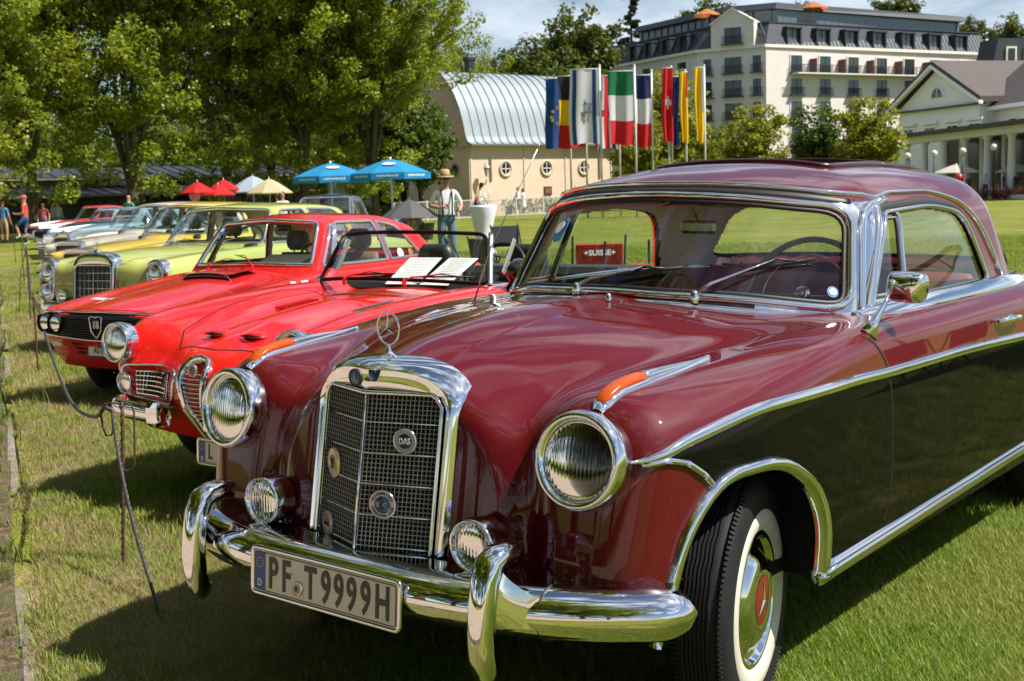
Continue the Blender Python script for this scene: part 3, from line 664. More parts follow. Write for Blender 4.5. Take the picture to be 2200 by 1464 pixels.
# ------------------------------------------------------------------ canopy of the coupe
def fcan(x, y, z):
    s0 = interp(y, [1.1, 1.55, 1.9, 2.3, 2.8, 3.1, 3.4], [.69, .712, .738, .748, .735, .70, .64]); S_ = s0-.26*np.clip(z-1.0, 0, 1)-.35*np.clip(z-1.28, 0, 1)**2*4
    T_ = interp(y, [1.2, 1.45, 1.65, 1.9, 2.3, 2.7, 3.0, 3.3], [1.33, 1.415, 1.455, 1.482, 1.492, 1.482, 1.455, 1.40])-.30*np.clip(x, 0, 1)**2.4
    F_ = 1.135+.42*(np.clip(x, 0, .8)/.70)**2.4+.82*(z-1.055); G_ = 3.46-.75*(z-1.0)-.42*(np.clip(x, 0, .8)/.7)**3
    a = smax(x-S_, z-T_, .12); return smax(smax(a, F_-y, .035), y-G_, .10)
K_ = Shell(fcan, .78, 1.0, 3.6, .93, 1.56, (.50, 1.75, 2.85, .93, 1.30), lin(0, .78, .013), lin(1.0, 1.9, .014)+lin(1.9, 3.6, .022)[1:], lin(.93, 1.56, .0115))
WS = roundpoly([(-.668, 1.018), (-.40, 1.062), (0, 1.076), (.40, 1.062), (.668, 1.018), (.598, 1.322), (.30, 1.362), (0, 1.374), (-.30, 1.362), (-.598, 1.322)], [.055, .1, .1, .1, .055, .075, .1, .1, .1, .075])
SW = roundpoly([(1.560, 1.03), (1.800, 1.308), (2.2, 1.322), (2.50, 1.285), (2.60, 1.03)], [.02, .03, .1, .12, .03])
RW = roundpoly([(-.69, 1.06), (.69, 1.06), (.57, 1.30), (.2, 1.35), (-.2, 1.35), (-.57, 1.30)], [.05, .05, .1, .1, .1, .1])
c = K_.Cn; ax_ = np.abs(c[:, 0]); fn = K_.FN
gws = inpoly(c[:, 0], c[:, 2], WS) & (c[:, 1] < 1.95) & (fn[:, 1] < -.2) & (K_.G != 4)
gsw = inpoly(c[:, 1], c[:, 2], SW) & (ax_ > .5) & (np.abs(fn[:, 0]) > .55)
grw = inpoly(c[:, 0], c[:, 2], RW) & (c[:, 1] > 2.6) & (fn[:, 1] > .15)
SRF = (ax_ < .36) & (c[:, 1] > 1.98) & (c[:, 1] < 2.66) & (fn[:, 2] > .8)
met = ~(gws | gsw | grw | SRF); low = c[:, 2] < 1.02
plr = met & (ax_ > .45) & (c[:, 2] < 1.345) & (c[:, 1] < 1.57+.83*(c[:, 2]-1.03))
[K_.part('windscreen_pillar', plr & (np.sign(c[:, 0]) == s_) & ~(low & (c[:, 1] < 1.72)), CHROME, car) for s_ in (1, -1)]; K_.part('roof', met & ~(low & (c[:, 1] < 1.72)) & ~plr, MAROON, car)
K_.part('windscreen_base', met & low & (c[:, 1] < 1.72), CHROME, car)
K_.part('headliner', met & (c[:, 2] > 1.03), LINING, car, off=-.022, flip=True)
K_.part('windscreen', gws, GLASS, car, off=-.008)
for s_ in (1, -1): K_.part('side_window', gsw & (np.sign(c[:, 0]) == s_), GLASS, car, off=-.010)
K_.part('rear_window', grw, GLASS, car, off=-.008)
def trim(S, axis, P_, sgn, half, h, mt, name, parent, off=0., closed=True, d=.02, prof=None):
    q = resample([Vector((a, b, 0)) for a, b in P_], d, closed); p, n = rings(S, axis, [tuple(v)[:2] for v in q], sgn)
    mb = MB(); ribbon(mb, p+n*off, n, half, h, closed, prof); return mb.build(name, mt, parent)
def inset(P_, d):
    c_ = Vector((sum(p[0] for p in P_)/len(P_), sum(p[1] for p in P_)/len(P_))); out = []
    K = len(P_); A = sum(P_[i-1][0]*P_[i][1]-P_[i][0]*P_[i-1][1] for i in range(K)); sg = 1 if A > 0 else -1
    for i in range(K):
        t = Vector(P_[(i+1) % K])-Vector(P_[i-1]); t.normalize(); out.append((P_[i][0]-t.y*sg*d, P_[i][1]+t.x*sg*d))
    return out
trim(K_, 'y', inset(WS, .012), 1, .008, .006, SEAL, 'windscreen_seal', car, off=.000)
trim(K_, 'y', inset(WS, -.004), 1, .013, .015, CHROME, 'windscreen_frame', car)
lowr = [(x, 1.066-.115*abs(x)**2.2/(.7**2.2)*.62-.024) for x in np.linspace(-.69, .69, 40)]
trim(K_, 'y', lowr, 1, .016, .012, CHROME, 'windscreen_frame', car, closed=False)
up_ = [(x, 1.398-.05*(abs(x)/.6)**2.6) for x in np.linspace(-.585, .585, 40)]
trim(K_, 'y', [(x, z-.004) for x, z in up_], 1, .012, .004, SEAL, 'header_seal', car, closed=False)
hp, hn = rings(K_, 'y', [(x, z+.012) for x, z in up_])
# drip rail: over the screen then back along both sides
side = [(y, interp(y, [1.80, 1.95, 2.2, 2.45, 2.62, 2.72, 2.76], [1.352, 1.366, 1.366, 1.335, 1.25, 1.13, 1.035]).item()) for y in np.linspace(1.80, 2.76, 34)]
sp_ = [rings(K_, 'x', side, s_) for s_ in (-1, 1)]; P_ = np.concatenate([sp_[0][0][::-1], hp, sp_[1][0]]); n_ = np.concatenate([sp_[0][1][::-1], hn, sp_[1][1]]); mb = MB(); ribbon(mb, P_+n_*.004, n_, .007, .010)
mb.build('drip_rail', CHROME, car)
for s_ in (1, -1):
    trim(K_, 'x', inset(SW, -.018), s_, .014, .005, SEAL, 'side_window_seal', car); trim(K_, 'x', inset(SW, .002), s_, .0085, .011, CHROME, 'side_window_frame', car); trim(K_, 'x', inset(SW, -.024), s_, .032, .003, SEAL, 'side_window_inner_seal', car, off=-.014)
    dv = [(1.800, 1.035), (1.885, 1.305)]; trim(K_, 'x', dv, s_, .009, .012, CHROME, 'vent_window_post', car, closed=False); trim(K_, 'x', [(1.782, 1.035), (1.867, 1.30)], s_, .007, .008, SEAL, 'vent_window_seal', car, closed=False)
    trim(K_, 'x', inset(roundpoly([(1.595, 1.05), (1.795, 1.288), (1.868, 1.288), (1.79, 1.05)], .01, 3), .0), s_, .005, .008, CHROME, 'vent_window_frame', car)
    # A pillar chrome and sill chrome
    p1, n1_ = rings(K_, 'y', [(s_*(.70-.085*t), .985+.365*t) for t in np.linspace(0, 1, 20)]); mb = MB(); ribbon(mb, p1, n1_, .016, .012); mb.build('pillar_trim', CHROME, car)
    p2, n2_ = rings(K_, 'x', [(1.535+.245*t, .99+.345*t) for t in np.linspace(0, 1, 20)], s_); mb = MB(); ribbon(mb, p2, n2_, .017, .012); mb.build('pillar_trim', CHROME, car)
    yy = np.linspace(1.44 if s_ > 0 else 1.62, 3.15, 60); xx = interp(yy, [1.44, 1.6, 1.9, 2.3, 2.7, 3.0, 3.15], [.722, .738, .758, .768, .758, .725, .690]); zz = interp(yy, [1.44, 1.6, 2.1, 2.6, 3.0, 3.15], [.988, 1.004, 1.016, 1.012, 1.00, .995])
    mb = MB(); mb.tube([(s_*x, y, z) for x, y, z in zip(xx, yy, zz)], [(.038, .013+.006*min(1, k/10)) for k in range(60)], n=14, flat=(s_*.78, 0, -.6)); mb.tube([(s_*(x-.020), y, z+.016) for x, y, z in zip(xx, yy, zz)], [(.012, .008)]*60, n=8); mb.build('belt_trim', CHROME, car)
mb = MB(); q = [(.69*math.sin(a), 3.15+.33*math.cos(a)**.8 if math.cos(a) > 0 else 3.15, .99) for a in np.linspace(-PI/2, PI/2, 40)]; mb.tube(q, [(.022, .014)]*40, n=10); mb.build('belt_trim', CHROME, car)
trim(K_, 'Y', inset(RW, -.003), 1, .014, .008, SEAL, 'rear_window_seal', car); trim(K_, 'Y', inset(RW, -.018), 1, .030, .003, SEAL, 'rear_window_inner_seal', car, off=-.014)
# sun roof: opening, raised wind deflector and slid-back panel
mb = MB(); zr = lambda x, y: float(K_.surf('z', x, y)[0][0, 2])
P_ = resample([Vector((x, y, 0)) for x, y in roundpoly([(-.36, 1.98), (.36, 1.98), (.36, 2.66), (-.36, 2.66)], .05)], .04)
mb.tube([(v.x, v.y, zr(v.x, v.y)+.004) for v in P_], .011, 6, closed=True); mb.build('sunroof_frame', mat('dark_red_trim', (.03, .004, .006), .35, coat=.6), car)
mb = MB(); V = []
for x in np.linspace(-.37, .37, 16): 
    for y in np.linspace(2.46, 2.86, 8): V.append((x, y, zr(x, y)+.012))
F = [(i*8+k, i*8+8+k, i*8+9+k, i*8+1+k) for i in range(15) for k in range(7)]; mb.add(V, F, True); o = mb.build('sunroof_panel', mat('dark_red_trim', (.03, .004, .006)), car)
s = o.modifiers.new('t', 'SOLIDIFY'); s.thickness = .016
# ------------------------------------------------------------------ interior
def seat(parent, c, wd, mt, back_h=.55, depth=.5, name='seat', n=1, head=None, hmt=None, lean_=.22, th=.13):
    o = MB(); bm = bmesh.new()
    mb = MB(); mb.box((c[0], c[1]-depth/2, c[2]-.08), (wd, depth, .16), bev=.05); o = mb.build(name, mt, parent)
    mb = MB(); M_ = Matrix.Rotation(-lean_, 3, 'X'); V = []; F = []; n_ = 14; K = 9
    for i in range(K):
        t = i/(K-1); w_ = wd/2*(1-.12*t**3) if t < .8 else wd/2*(.93-.9*(t-.8)**1.3); h_ = th/2*(1-.25*t)*(1 if t < .85 else .75)
        for k in range(n_):
            a = 2*PI*k/n_; V.append(M_@Vector((w_*math.copysign(abs(math.cos(a))**.5, math.cos(a)), h_*math.sin(a), t*back_h)))
    for i in range(K-1):
        for k in range(n_): a, b_ = i*n_+k, i*n_+(k+1) % n_; F.append((a, b_, b_+n_, a+n_))
    F.append(tuple((K-1)*n_+k for k in range(n_))); mb.add([v+Vector(c) for v in V], F, True); mb.build('backrest', mt, o)
    if head:
        mb = MB(); V = []; F = []; top_ = M_@Vector((0, 0, back_h))+Vector(c)
        hw2, hh2, off = head
        for i in range(7):
            t = i/6; w_ = hw2*(.8+.2*math.sin(PI*min(t*1.1, 1))) if i not in (0, 6) else hw2*.70; d_ = .055*(1 if 0 < i < 6 else .5)
            for k in range(12): a = 2*PI*k/12; V.append(top_+Vector((w_*math.copysign(abs(math.cos(a))**.6, math.cos(a)), d_*math.sin(a), off+t*hh2)))
        for i in range(6):
            for k in range(12): a, b_ = i*12+k, i*12+(k+1) % 12; F.append((a, b_, b_+12, a+12))
        F += [tuple(range(12))[::-1], tuple(72+k for k in range(12))]; mb.add(V, F, True)
        for s2 in (-.05, .05): mb.tube([top_+Vector((s2, 0, -.05)), top_+Vector((s2, 0, off+.02))], .006, 6)
        mb.build('headrest', hmt or mt, o)
    return o
seat(car, (0, 2.30, .62), 1.28, LEATHER, .44, .5, 'front_bench')
seat(car, (0, 2.98, .60), 1.25, LEATHER, .42, .45, 'rear_bench')
for s_ in (1, -1): mb = MB(); mb.box((s_*.755, 2.15, .74), (.02, 1.5, .44), bev=.008); mb.build('door_inner_panel', LEATHER, car)
mb = MB(); V = []; F = []
for i, x in enumerate(np.linspace(-.66, .66, 25)):
    yb = 1.30+.36*(abs(x)/.7)**2.4
    V += [(x, yb-.02, 1.035-.05*(abs(x)/.66)**2), (x, yb+.16, 1.045-.05*(abs(x)/.66)**2), (x, yb+.24, 1.02-.04*(abs(x)/.66)**2), (x, yb+.26, .92), (x, yb+.24, .75)]
F = [(i*5+k, i*5+5+k, i*5+6+k, i*5+1+k) for i in range(24) for k in range(4)]; mb.add(V, F, True); mb.build('dashboard', LEATHER, car)
mb = MB(); mb.box((0, 3.15, .93), (1.3, .40, .03), bev=.01); mb.box((0, 2.2, .40), (1.45, 2.0, .03)); mb.build('parcel_shelf', mat('dark_carpet', (.03, .008, .01), .95), car)
RIM = mat('steering_rim', (.22, .21, .15), .25, coat=1)
def steering(parent, c, r, tilt=R(62), mt=RIM, horn=CHROME, tube=.011):
    M_ = Matrix.Rotation(-(PI/2-tilt), 3, 'X'); mb = MB(); c = Vector(c)
    mb.tube([c+M_@Vector((r*math.cos(a), 0, r*math.sin(a))) for a in np.linspace(0, 2*PI, 48, endpoint=False)], tube, 8, closed=True)
    for a in (R(180), R(0), R(270)): mb.tube([c+M_@Vector((0, .02, 0)), c+M_@Vector((r*math.cos(a), 0, r*math.sin(a)))], .009, 6)
    o = mb.build('steering_wheel', mt, parent)
    if horn:
        mb = MB(); mb.tube([c+M_@Vector((r*.72*math.cos(a), 0, r*.72*math.sin(a))) for a in np.linspace(0, 2*PI, 40, endpoint=False)], .004, 6, closed=True); mb.lathe([(.03, -.01), (.028, -.03), (.0001, -.035)], c, 'Y', n=16, rot=M_); mb.build('horn_ring', horn, o)
    mb = MB(); mb.tube([c+M_@Vector((0, .01, 0)), c+Vector((0, -.28, -.16))], .022, 8); mb.build('steering_column', MATTE, o); return o
steering(car, (.36, 1.80, 1.02), .215)
# inside mirror, sun visor bracket
mb = MB(); mb.box((.06, 1.605, 1.262), (.140, .024, .048), bev=.014); mb.tube([(.06, 1.60, 1.28), (.055, 1.58, 1.33), (.05, 1.56, 1.352)], .005, 8); mb.tube([(-.06, 1.565, 1.344), (-.01, 1.55, 1.350), (.09, 1.55, 1.350), (.15, 1.565, 1.344)], .009, 8)
mb.build('interior_mirror', mat('dark_chrome', (.30, .30, .31), .12, metal=1), car)
# wipers
def wiper(parent, piv, mid, a, b_, mtl=CHROME, blade=INK, s=1.0):
    mb = MB(); piv, mid, a, b_ = map(Vector, (piv, mid, a, b_)); mb.lathe([(.014*s, -.02), (.015*s, 0), (.011*s, .014), (.004, .02)], piv, 'Z', n=12)
    k = piv.lerp(mid, .22)+Vector((0, -.008, .018)); mb.tube([piv+Vector((0, 0, .008)), k, piv.lerp(mid, .6)+Vector((0, -.012, .012)), mid+Vector((0, -.010, .006))], [(.008*s, .006*s), (.007*s, .004*s), (.004*s, .003*s), (.0035*s, .003*s)], 6)
    o = mb.build('wiper_arm', mtl, parent)
    mb = MB(); mb.tube([a, a.lerp(b_, .5)+Vector((0, -.003, .002)), b_], [(.003*s, .006*s), (.0045*s, .008*s), (.003*s, .006*s)], 6); mb.tube([a.lerp(b_, .25)+Vector((0, -.008, .004)), mid+Vector((0, -.012, .005)), a.lerp(b_, .75)+Vector((0, -.008, .004))], .004*s, 6); mb.build('wiper_blade', blade, o); return o
def ws_pt(S, x, z, off=.012):
    p, n = S.surf('y', x, z); return tuple(p[0]+n[0]*off)
wiper(car, ws_pt(K_, -.126, 1.066, .02), ws_pt(K_, .102, 1.140), ws_pt(K_, .004, 1.114), ws_pt(K_, .219, 1.143))
wiper(car, ws_pt(K_, .290, 1.054, .02), ws_pt(K_, .471, 1.165), ws_pt(K_, .388, 1.132), ws_pt(K_, .555, 1.166))
# round club sticker and blue entrant's disc in the screen
p, n = K_.surf('y', .622, 1.072); M_ = Vector(n[0]).to_track_quat('Z', 'X').to_matrix()
mb = MB(); p0 = Vector(p[0])+Vector(n[0])*-.004
def decal(parent, name, p0, nr, upv, shape, mt, t=.001):
    nr = Vector(nr).normalized(); u = Vector(upv); u = (u-u.dot(nr)*nr).normalized(); r_ = u.cross(nr)
    mb = MB(); mb.prism([Vector(p0)+r_*x+u*y for x, y in shape], -nr*t); return mb.build(name, mt, parent)
circ = lambda r, n=24, sy=1: [(r*math.cos(2*PI*k/n), r*sy*math.sin(2*PI*k/n)) for k in range(n)]
d_ = decal(car, 'club_sticker', p0, n[0], (0, 0, 1), circ(.019), DISCBLUE); decal(d_, 'sticker_disc', p0+Vector(n[0])*.0015, n[0], (0, 0, 1), circ(.012), SILV)
mb = MB(); star_mb(mb, .011, .0006, .0015, c=(0, 0, 0)); mb.V = [p0+Vector(n[0])*.003+Vector((v[0]*.94+v[1]*.2, -v[0]*0.4+v[2]*.6, v[2]*.8)) for v in mb.V]; mb.build('sticker_star', INK, d_)
p, n = K_.surf('y', -.375, 1.255); p0 = Vector(p[0])+Vector(n[0])*.004
d_ = decal(car, 'entrant_disc', p0, n[0], (.18, 0, 1), [(x*.95, y) for x, y in circ(.045)][:18]+[(.02, -.05), (.06, -.03), (.05, -.01)], DISCBLUE); decal(d_, 'disc_field', p0+Vector(n[0])*.002+Vector((0, 0, .008)), n[0], (.18, 0, 1), circ(.026), WHITE)
# door mirror on its stalk
mb = MB(); mb.tube([(.835, 1.235, .972), (.84, 1.27, 1.01), (.845, 1.33, 1.06), (.848, 1.38, 1.108)], [(.030, .018), (.012, .010), (.0065, .0065), (.0065, .0065)], 10); o = mb.build('door_mirror', CHROME, car)
mb = MB(); M_ = Matrix.Rotation(R(-14), 3, 'Z'); V = []; F = []
outl = roundpoly([(-.082, -.026), (-.066, -.062), (.066, -.066), (.084, -.010), (.078, .048), (-.070, .052)], .03, 4); K = len(outl)
for (sc, dy) in ((1, .028), (1.0, .0), (.93, -.014), (.70, -.030), (.35, -.039), (.02, -.041)):
    for x, z in outl: V.append(M_@Vector((x*sc, dy, z*sc))*.80+Vector((.875, 1.405, 1.105)))
F = [(r_*K+k, r_*K+(k+1) % K, (r_+1)*K+(k+1) % K, (r_+1)*K+k) for r_ in range(5) for k in range(K)]; F.append(tuple(range(K))[::-1]); mb.add(V, F, True); mb.lathe([(.0001, -.014), (.010, -.010), (.013, 0), (.010, .012)], (.848, 1.372, 1.112), 'Y', n=14); mb.build('mirror_housing', CHROME, o)
# door handle, antenna, washer jet
mb = MB(); mb.box((.868, 2.30, .905), (.022, .05, .030), bev=.008); mb.box((.868, 2.44, .900), (.024, .055, .042), bev=.010); mb.tube([(.885, 2.26, .912), (.905, 2.33, .916), (.908, 2.42, .914), (.892, 2.50, .906)], [(.008, .010), (.009, .011), (.009, .011), (.004, .006)], 8); mb.build('door_handle', CHROME, car)
mb = MB(); mb.lathe([(.017, -.008), (.016, .004), (.010, .014), (.005, .022)], (-.60, 1.165, .985), n=12); mb.tube([(-.60, 1.165, 1.0), (-.55, 1.21, 1.20), (-.415, 1.32, 1.55)], [.0035, .0026, .0014], 6); mb.lathe([(.0001, .006), (.004, .003), (.004, -.003), (.0001, -.006)], (-.415, 1.32, 1.553), n=8); mb.build('antenna', CHROME2, car)
mb = MB(); mb.lathe([(.010, -.01), (.009, .004), (.005, .010), (.0001, .012)], (.097, .99, 1.072), n=10); mb.build('washer_jet', CHROME, car)
# ------------------------------------------------------------------ ground
def groundmat(name, cols, fine=60, bump=.01, rough=.95):
    """three-tone ground: cols=[(scale, colour)...] mixed by noises in world metres"""
    m, nt, b = nodes(name); L = nt.links.new; b.inputs['Roughness'].default_value = rough; b.inputs['Specular IOR Level'].default_value = .15
    g = N(nt, 'ShaderNodeNewGeometry'); cur = None
    for i, (sc, col, lo, hi) in enumerate(cols):
        if cur is None: rgb = N(nt, 'ShaderNodeRGB'); rgb.outputs[0].default_value = (*col, 1); cur = rgb.outputs[0]; continue
        n = N(nt, 'ShaderNodeTexNoise'); n.inputs['Scale'].default_value = sc; n.inputs['Detail'].default_value = 5; L(g.outputs['Position'], n.inputs['Vector'])
        r = N(nt, 'ShaderNodeMapRange'); r.inputs[1].default_value = lo; r.inputs[2].default_value = hi; L(n.outputs['Fac'], r.inputs[0])
        x = N(nt, 'ShaderNodeMixRGB'); x.inputs['Color2'].default_value = (*col, 1); L(r.outputs[0], x.inputs['Fac']); L(cur, x.inputs['Color1']); cur = x.outputs[0]
    L(cur, b.inputs['Base Color'])
    n = N(nt, 'ShaderNodeTexNoise'); n.inputs['Scale'].default_value = fine; n.inputs['Detail'].default_value = 4; L(g.outputs['Position'], n.inputs['Vector'])
    bp = N(nt, 'ShaderNodeBump'); bp.inputs['Distance'].default_value = bump; bp.inputs['Strength'].default_value = 1; L(n.outputs['Fac'], bp.inputs['Height']); L(bp.outputs[0], b.inputs['Normal'])
    MATS[name] = m; return m
LAWN = groundmat('lawn', [(0, (.145, .180, .019), 0, 0), (.35, (.20, .205, .030), .40, .62), (2.2, (.095, .135, .016), .48, .70), (.12, (.215, .21, .038), .50, .66), (30, (.090, .115, .016), .50, .72), (1.1, (.30, .24, .10), .56, .70)], 45, .03)
GRAVEL = groundmat('gravel', [(0, (.42, .31, .24), 0, 0), (40, (.30, .22, .17), .45, .6), (3, (.47, .37, .29), .45, .65), (90, (.50, .44, .38), .58, .62)], 120, .012)
SOIL = groundmat('soil', [(0, (.10, .07, .045), 0, 0), (25, (.20, .15, .10), .45, .62), (4, (.10, .10, .04), .45, .65)], 80, .02)
K0 = Vector((-1.0, -.345, 0)); KD = Vector((-.8725, .4886, 0)).normalized(); KN = Vector((-KD.y, KD.x, 0))   # KN points to the path side
if KN.dot(Vector((-1, -1, 0))) < 0: KN = -KN
def kp(s, t, z=0): p = K0+KD*s+KN*t; return (p.x, p.y, z)
mb = MB(); mb.add([(-900, -900, -.012), (900, -900, -.012), (900, 900, -.012), (-900, 900, -.012)], [(0, 1, 2, 3)]); tag(mb.build('lawn', LAWN), kind='structure')
def strip(name, t0, t1, z, mt, s0=-40, s1=90):
    mb = MB(); mb.add([kp(s0, t0, z), kp(s1, t0, z), kp(s1, t1, z), kp(s0, t1, z)], [(3, 2, 1, 0)]); return tag(mb.build(name, mt), kind='structure')
strip('gravel_path', .30, 5.2, .0, GRAVEL); strip('soil_strip', .06, .32, -.004, SOIL)
STONE = mat('kerb_stone', (.20, .165, .13), .9, noise=(14, .45), bump=(50, .5, .01), colvar=(6, (.16, .15, .10), .5, .65))
random.seed(11); s = -1.2; first = None; kerb = thing('kerb', kp(0, 0, 0), 0); tag(kerb, kind='structure')
while s < 40:
    l = random.uniform(.7, 1.05)
    if not (1.35 < s < 1.7):
        mb = MB(); mb.box((0, 0, 0), (l-.02, .058, .12), bev=.014)
        o = mb.build('kerb_stone', STONE, kerb); q = Vector(kp(s+l/2, .035+random.uniform(-.008, .008), -.054+random.uniform(-.032, .008)))-kerb.location
        o.location = q; o.rotation_euler = (random.uniform(-.05, .05), random.uniform(-.03, .03), math.atan2(KD.y, KD.x)+random.uniform(-.02, .02))
    s += l
# grass blades as instanced tufts
def bladeset(n, rad, h, wd, seed, lean_=.5, wide=1):
    r = np.random.default_rng(seed); V = []; F = []
    for i in range(n):
        a = r.uniform(0, 2*PI); d = rad*math.sqrt(r.uniform()); x, y = d*math.cos(a), d*math.sin(a); hh = h*r.uniform(.45, 1.15); b = r.uniform(0, 2*PI); ln = r.uniform(.1, lean_)*hh; w_ = wd*r.uniform(.6, 1.2)
        cx_, sx_ = math.cos(b), math.sin(b); k = len(V)
        V += [(x-sx_*w_, y+cx_*w_, -.005), (x+sx_*w_, y-cx_*w_, -.005), (x+cx_*ln*.35+sx_*w_*.8, y+sx_*ln*.35-cx_*w_*.8, hh*.55), (x+cx_*ln*.35-sx_*w_*.8, y+sx_*ln*.35+cx_*w_*.8, hh*.55), (x+cx_*ln, y+sx_*ln, hh*.93)]
        F += [(k, k+1, k+2, k+3), (k+3, k+2, k+4)]
    return V, F
def grassmat(name, a, b, c):
    m, nt, bs = nodes(name); L = nt.links.new; g = N(nt, 'ShaderNodeNewGeometry'); o = nt.nodes['Material Output']
    n = N(nt, 'ShaderNodeTexNoise'); n.inputs['Scale'].default_value = 1.3; n.inputs['Detail'].default_value = 5; L(g.outputs['Position'], n.inputs['Vector'])
    r = N(nt, 'ShaderNodeMapRange'); r.inputs[1].default_value = .40; r.inputs[2].default_value = .66; L(n.outputs['Fac'], r.inputs[0])
    rnd = N(nt, 'ShaderNodeMixRGB'); rnd.inputs['Color1'].default_value = (*a, 1); rnd.inputs['Color2'].default_value = (*b, 1); L(g.outputs['Random Per Island'], rnd.inputs['Fac'])
    x = N(nt, 'ShaderNodeMixRGB'); x.inputs['Color2'].default_value = (*c, 1); L(rnd.outputs[0], x.inputs['Color1'])
    mu = N(nt, 'ShaderNodeMath', operation='MULTIPLY'); L(r.outputs[0], mu.inputs[0]); mu.inputs[1].default_value = .75; L(mu.outputs[0], x.inputs['Fac'])
    L(x.outputs[0], bs.inputs['Base Color']); bs.inputs['Roughness'].default_value = .5; bs.inputs['Specular IOR Level'].default_value = .35
    t = N(nt, 'ShaderNodeBsdfTranslucent'); L(x.outputs[0], t.inputs['Color']); s = N(nt, 'ShaderNodeMixShader'); s.inputs[0].default_value = .38
    L(bs.outputs[0], s.inputs[1]); L(t.outputs[0], s.inputs[2]); L(s.outputs[0], o.inputs['Surface']); MATS[name] = m; return m
GRASS = grassmat('grass_blades', (.13, .235, .018), (.27, .35, .035), (.34, .32, .065)); DRY = grassmat('dry_grass', (.24, .23, .07), (.44, .34, .18), (.48, .37, .22)); WEED = grassmat('weed_leaves', (.09, .16, .025), (.16, .22, .04), (.2, .2, .06))
def scatter(name, pts, scl, variants, mt, label=None):
    """one object of kind stuff: instances of small tufts on given points"""
    me = bpy.data.meshes.new(name); me.from_pydata(pts, [], []); at_ = me.attributes.new('scl', 'FLOAT', 'POINT'); at_.data.foreach_set('value', np.array(scl, dtype=np.float32))
    o = link(bpy.data.objects.new(name, me)); tag(o, kind='stuff'); me.materials.append(mt)
    ng = bpy.data.node_groups.new(name, 'GeometryNodeTree'); ng.interface.new_socket('Geometry', in_out='INPUT', socket_type='NodeSocketGeometry'); ng.interface.new_socket('Geometry', in_out='OUTPUT', socket_type='NodeSocketGeometry')
    gi = N(ng, 'NodeGroupInput'); go = N(ng, 'NodeGroupOutput'); L = ng.links.new; jn = N(ng, 'GeometryNodeJoinGeometry')
    mp_ = N(ng, 'GeometryNodeMeshToPoints'); L(gi.outputs[0], mp_.inputs[0])
    at_ = N(ng, 'GeometryNodeInputNamedAttribute', data_type='FLOAT'); at_.inputs['Name'].default_value = 'scl'
    rv = N(ng, 'FunctionNodeRandomValue', data_type='FLOAT_VECTOR'); rv.inputs[0].default_value = (-.12, -.12, 0); rv.inputs[1].default_value = (.12, .12, 6.283)
    ri = N(ng, 'FunctionNodeRandomValue', data_type='INT'); ri.inputs['Min'].default_value = 0; ri.inputs['Max'].default_value = len(variants)-1; ri.inputs['Seed'].default_value = 5
    for i, (V, F) in enumerate(variants):
        tm = bpy.data.meshes.new(name+'_tuft'); tm.from_pydata(V, [], F); tm.materials.append(mt); to = bpy.data.objects.new(name+'_tuft', tm)
        oi = N(ng, 'GeometryNodeObjectInfo'); oi.inputs['Object'].default_value = to; ip = N(ng, 'GeometryNodeInstanceOnPoints'); cp = N(ng, 'FunctionNodeCompare', data_type='INT', operation='EQUAL')
        L(ri.outputs[2], cp.inputs[2]); cp.inputs[3].default_value = i
        L(mp_.outputs[0], ip.inputs['Points']); L(cp.outputs[0], ip.inputs['Selection']); L(oi.outputs['Geometry'], ip.inputs['Instance']); L(rv.outputs[0], ip.inputs['Rotation']); L(at_.outputs[0], ip.inputs['Scale']); L(ip.outputs[0], jn.inputs[0])
    L(jn.outputs[0], go.inputs[0]); md = o.modifiers.new('g', 'NODES'); md.node_group = ng; return o
r_ = np.random.default_rng(3)
def wedge(n, d0, d1, u0=-250, u1=2450):
    D = np.sqrt(r_.uniform(d0*d0, d1*d1, n)); u = r_.uniform(u0, u1, n); k = (u-1100)/FPX; c_, s_ = math.cos(YAW), math.sin(YAW)
    return CAMX+D*(-s_+k*c_), CAMY+D*(c_+k*s_), D
gx, gy_, gs = [], [], []
for n, d0, d1, sc in ((26000, 2.2, 5.0, .95), (12000, 5, 9, 1.15), (9000, 9, 16, 1.5), (7000, 16, 30, 1.9)):
    x, y, D = wedge(n, d0, d1); gx.append(x); gy_.append(y); gs.append(sc*r_.uniform(.6, 1.15, n))
# also the grass that only shows as a reflection in the door
n = 14000; gx.append(r_.uniform(1.0, 9, n)); gy_.append(r_.uniform(-.8, 13, n)); gs.append(r_.uniform(.7, 1.1, n))
gx, gy_, gs = map(np.concatenate, (gx, gy_, gs)); tt = (gx-K0.x)*KN.x+(gy_-K0.y)*KN.y; ss = (gx-K0.x)*KD.x+(gy_-K0.y)*KD.y
nz = np.sin(gx*2.1+gy_*1.3)+np.sin(gx*.9-gy_*2.7+1)+r_.normal(0, .5, len(gx)); dry = (tt > -.75+.25*nz) & (tt < .02); dry |= (nz > 2.2) & (tt < -.9) & (r_.uniform(size=len(gx)) < .45); dry &= r_.uniform(size=len(gx)) < .8
ok = tt < -.05+.03*np.sin(ss*3)
P3 = np.stack([gx, gy_, np.zeros_like(gx)], 1)
scatter('grass', P3[ok & ~dry].tolist(), gs[ok & ~dry], [bladeset(46, .085, .050, .0017, i, .9) for i in range(4)], GRASS)
scatter('dry_grass', P3[ok & dry].tolist(), gs[ok & dry], [bladeset(44, .085, .036, .0014, 10+i, 1.6) for i in range(3)], DRY)
n = 420; s_ = r_.uniform(-1.5, 26, n); t_ = r_.normal(.17, .06, n); wp = [kp(a, b, -.004) for a, b in zip(s_, t_)]
scatter('weeds', wp, r_.uniform(.6, 1.3, n), [bladeset(12, .06, .085, .0045, 20+i, 1.1) for i in range(3)], WEED)
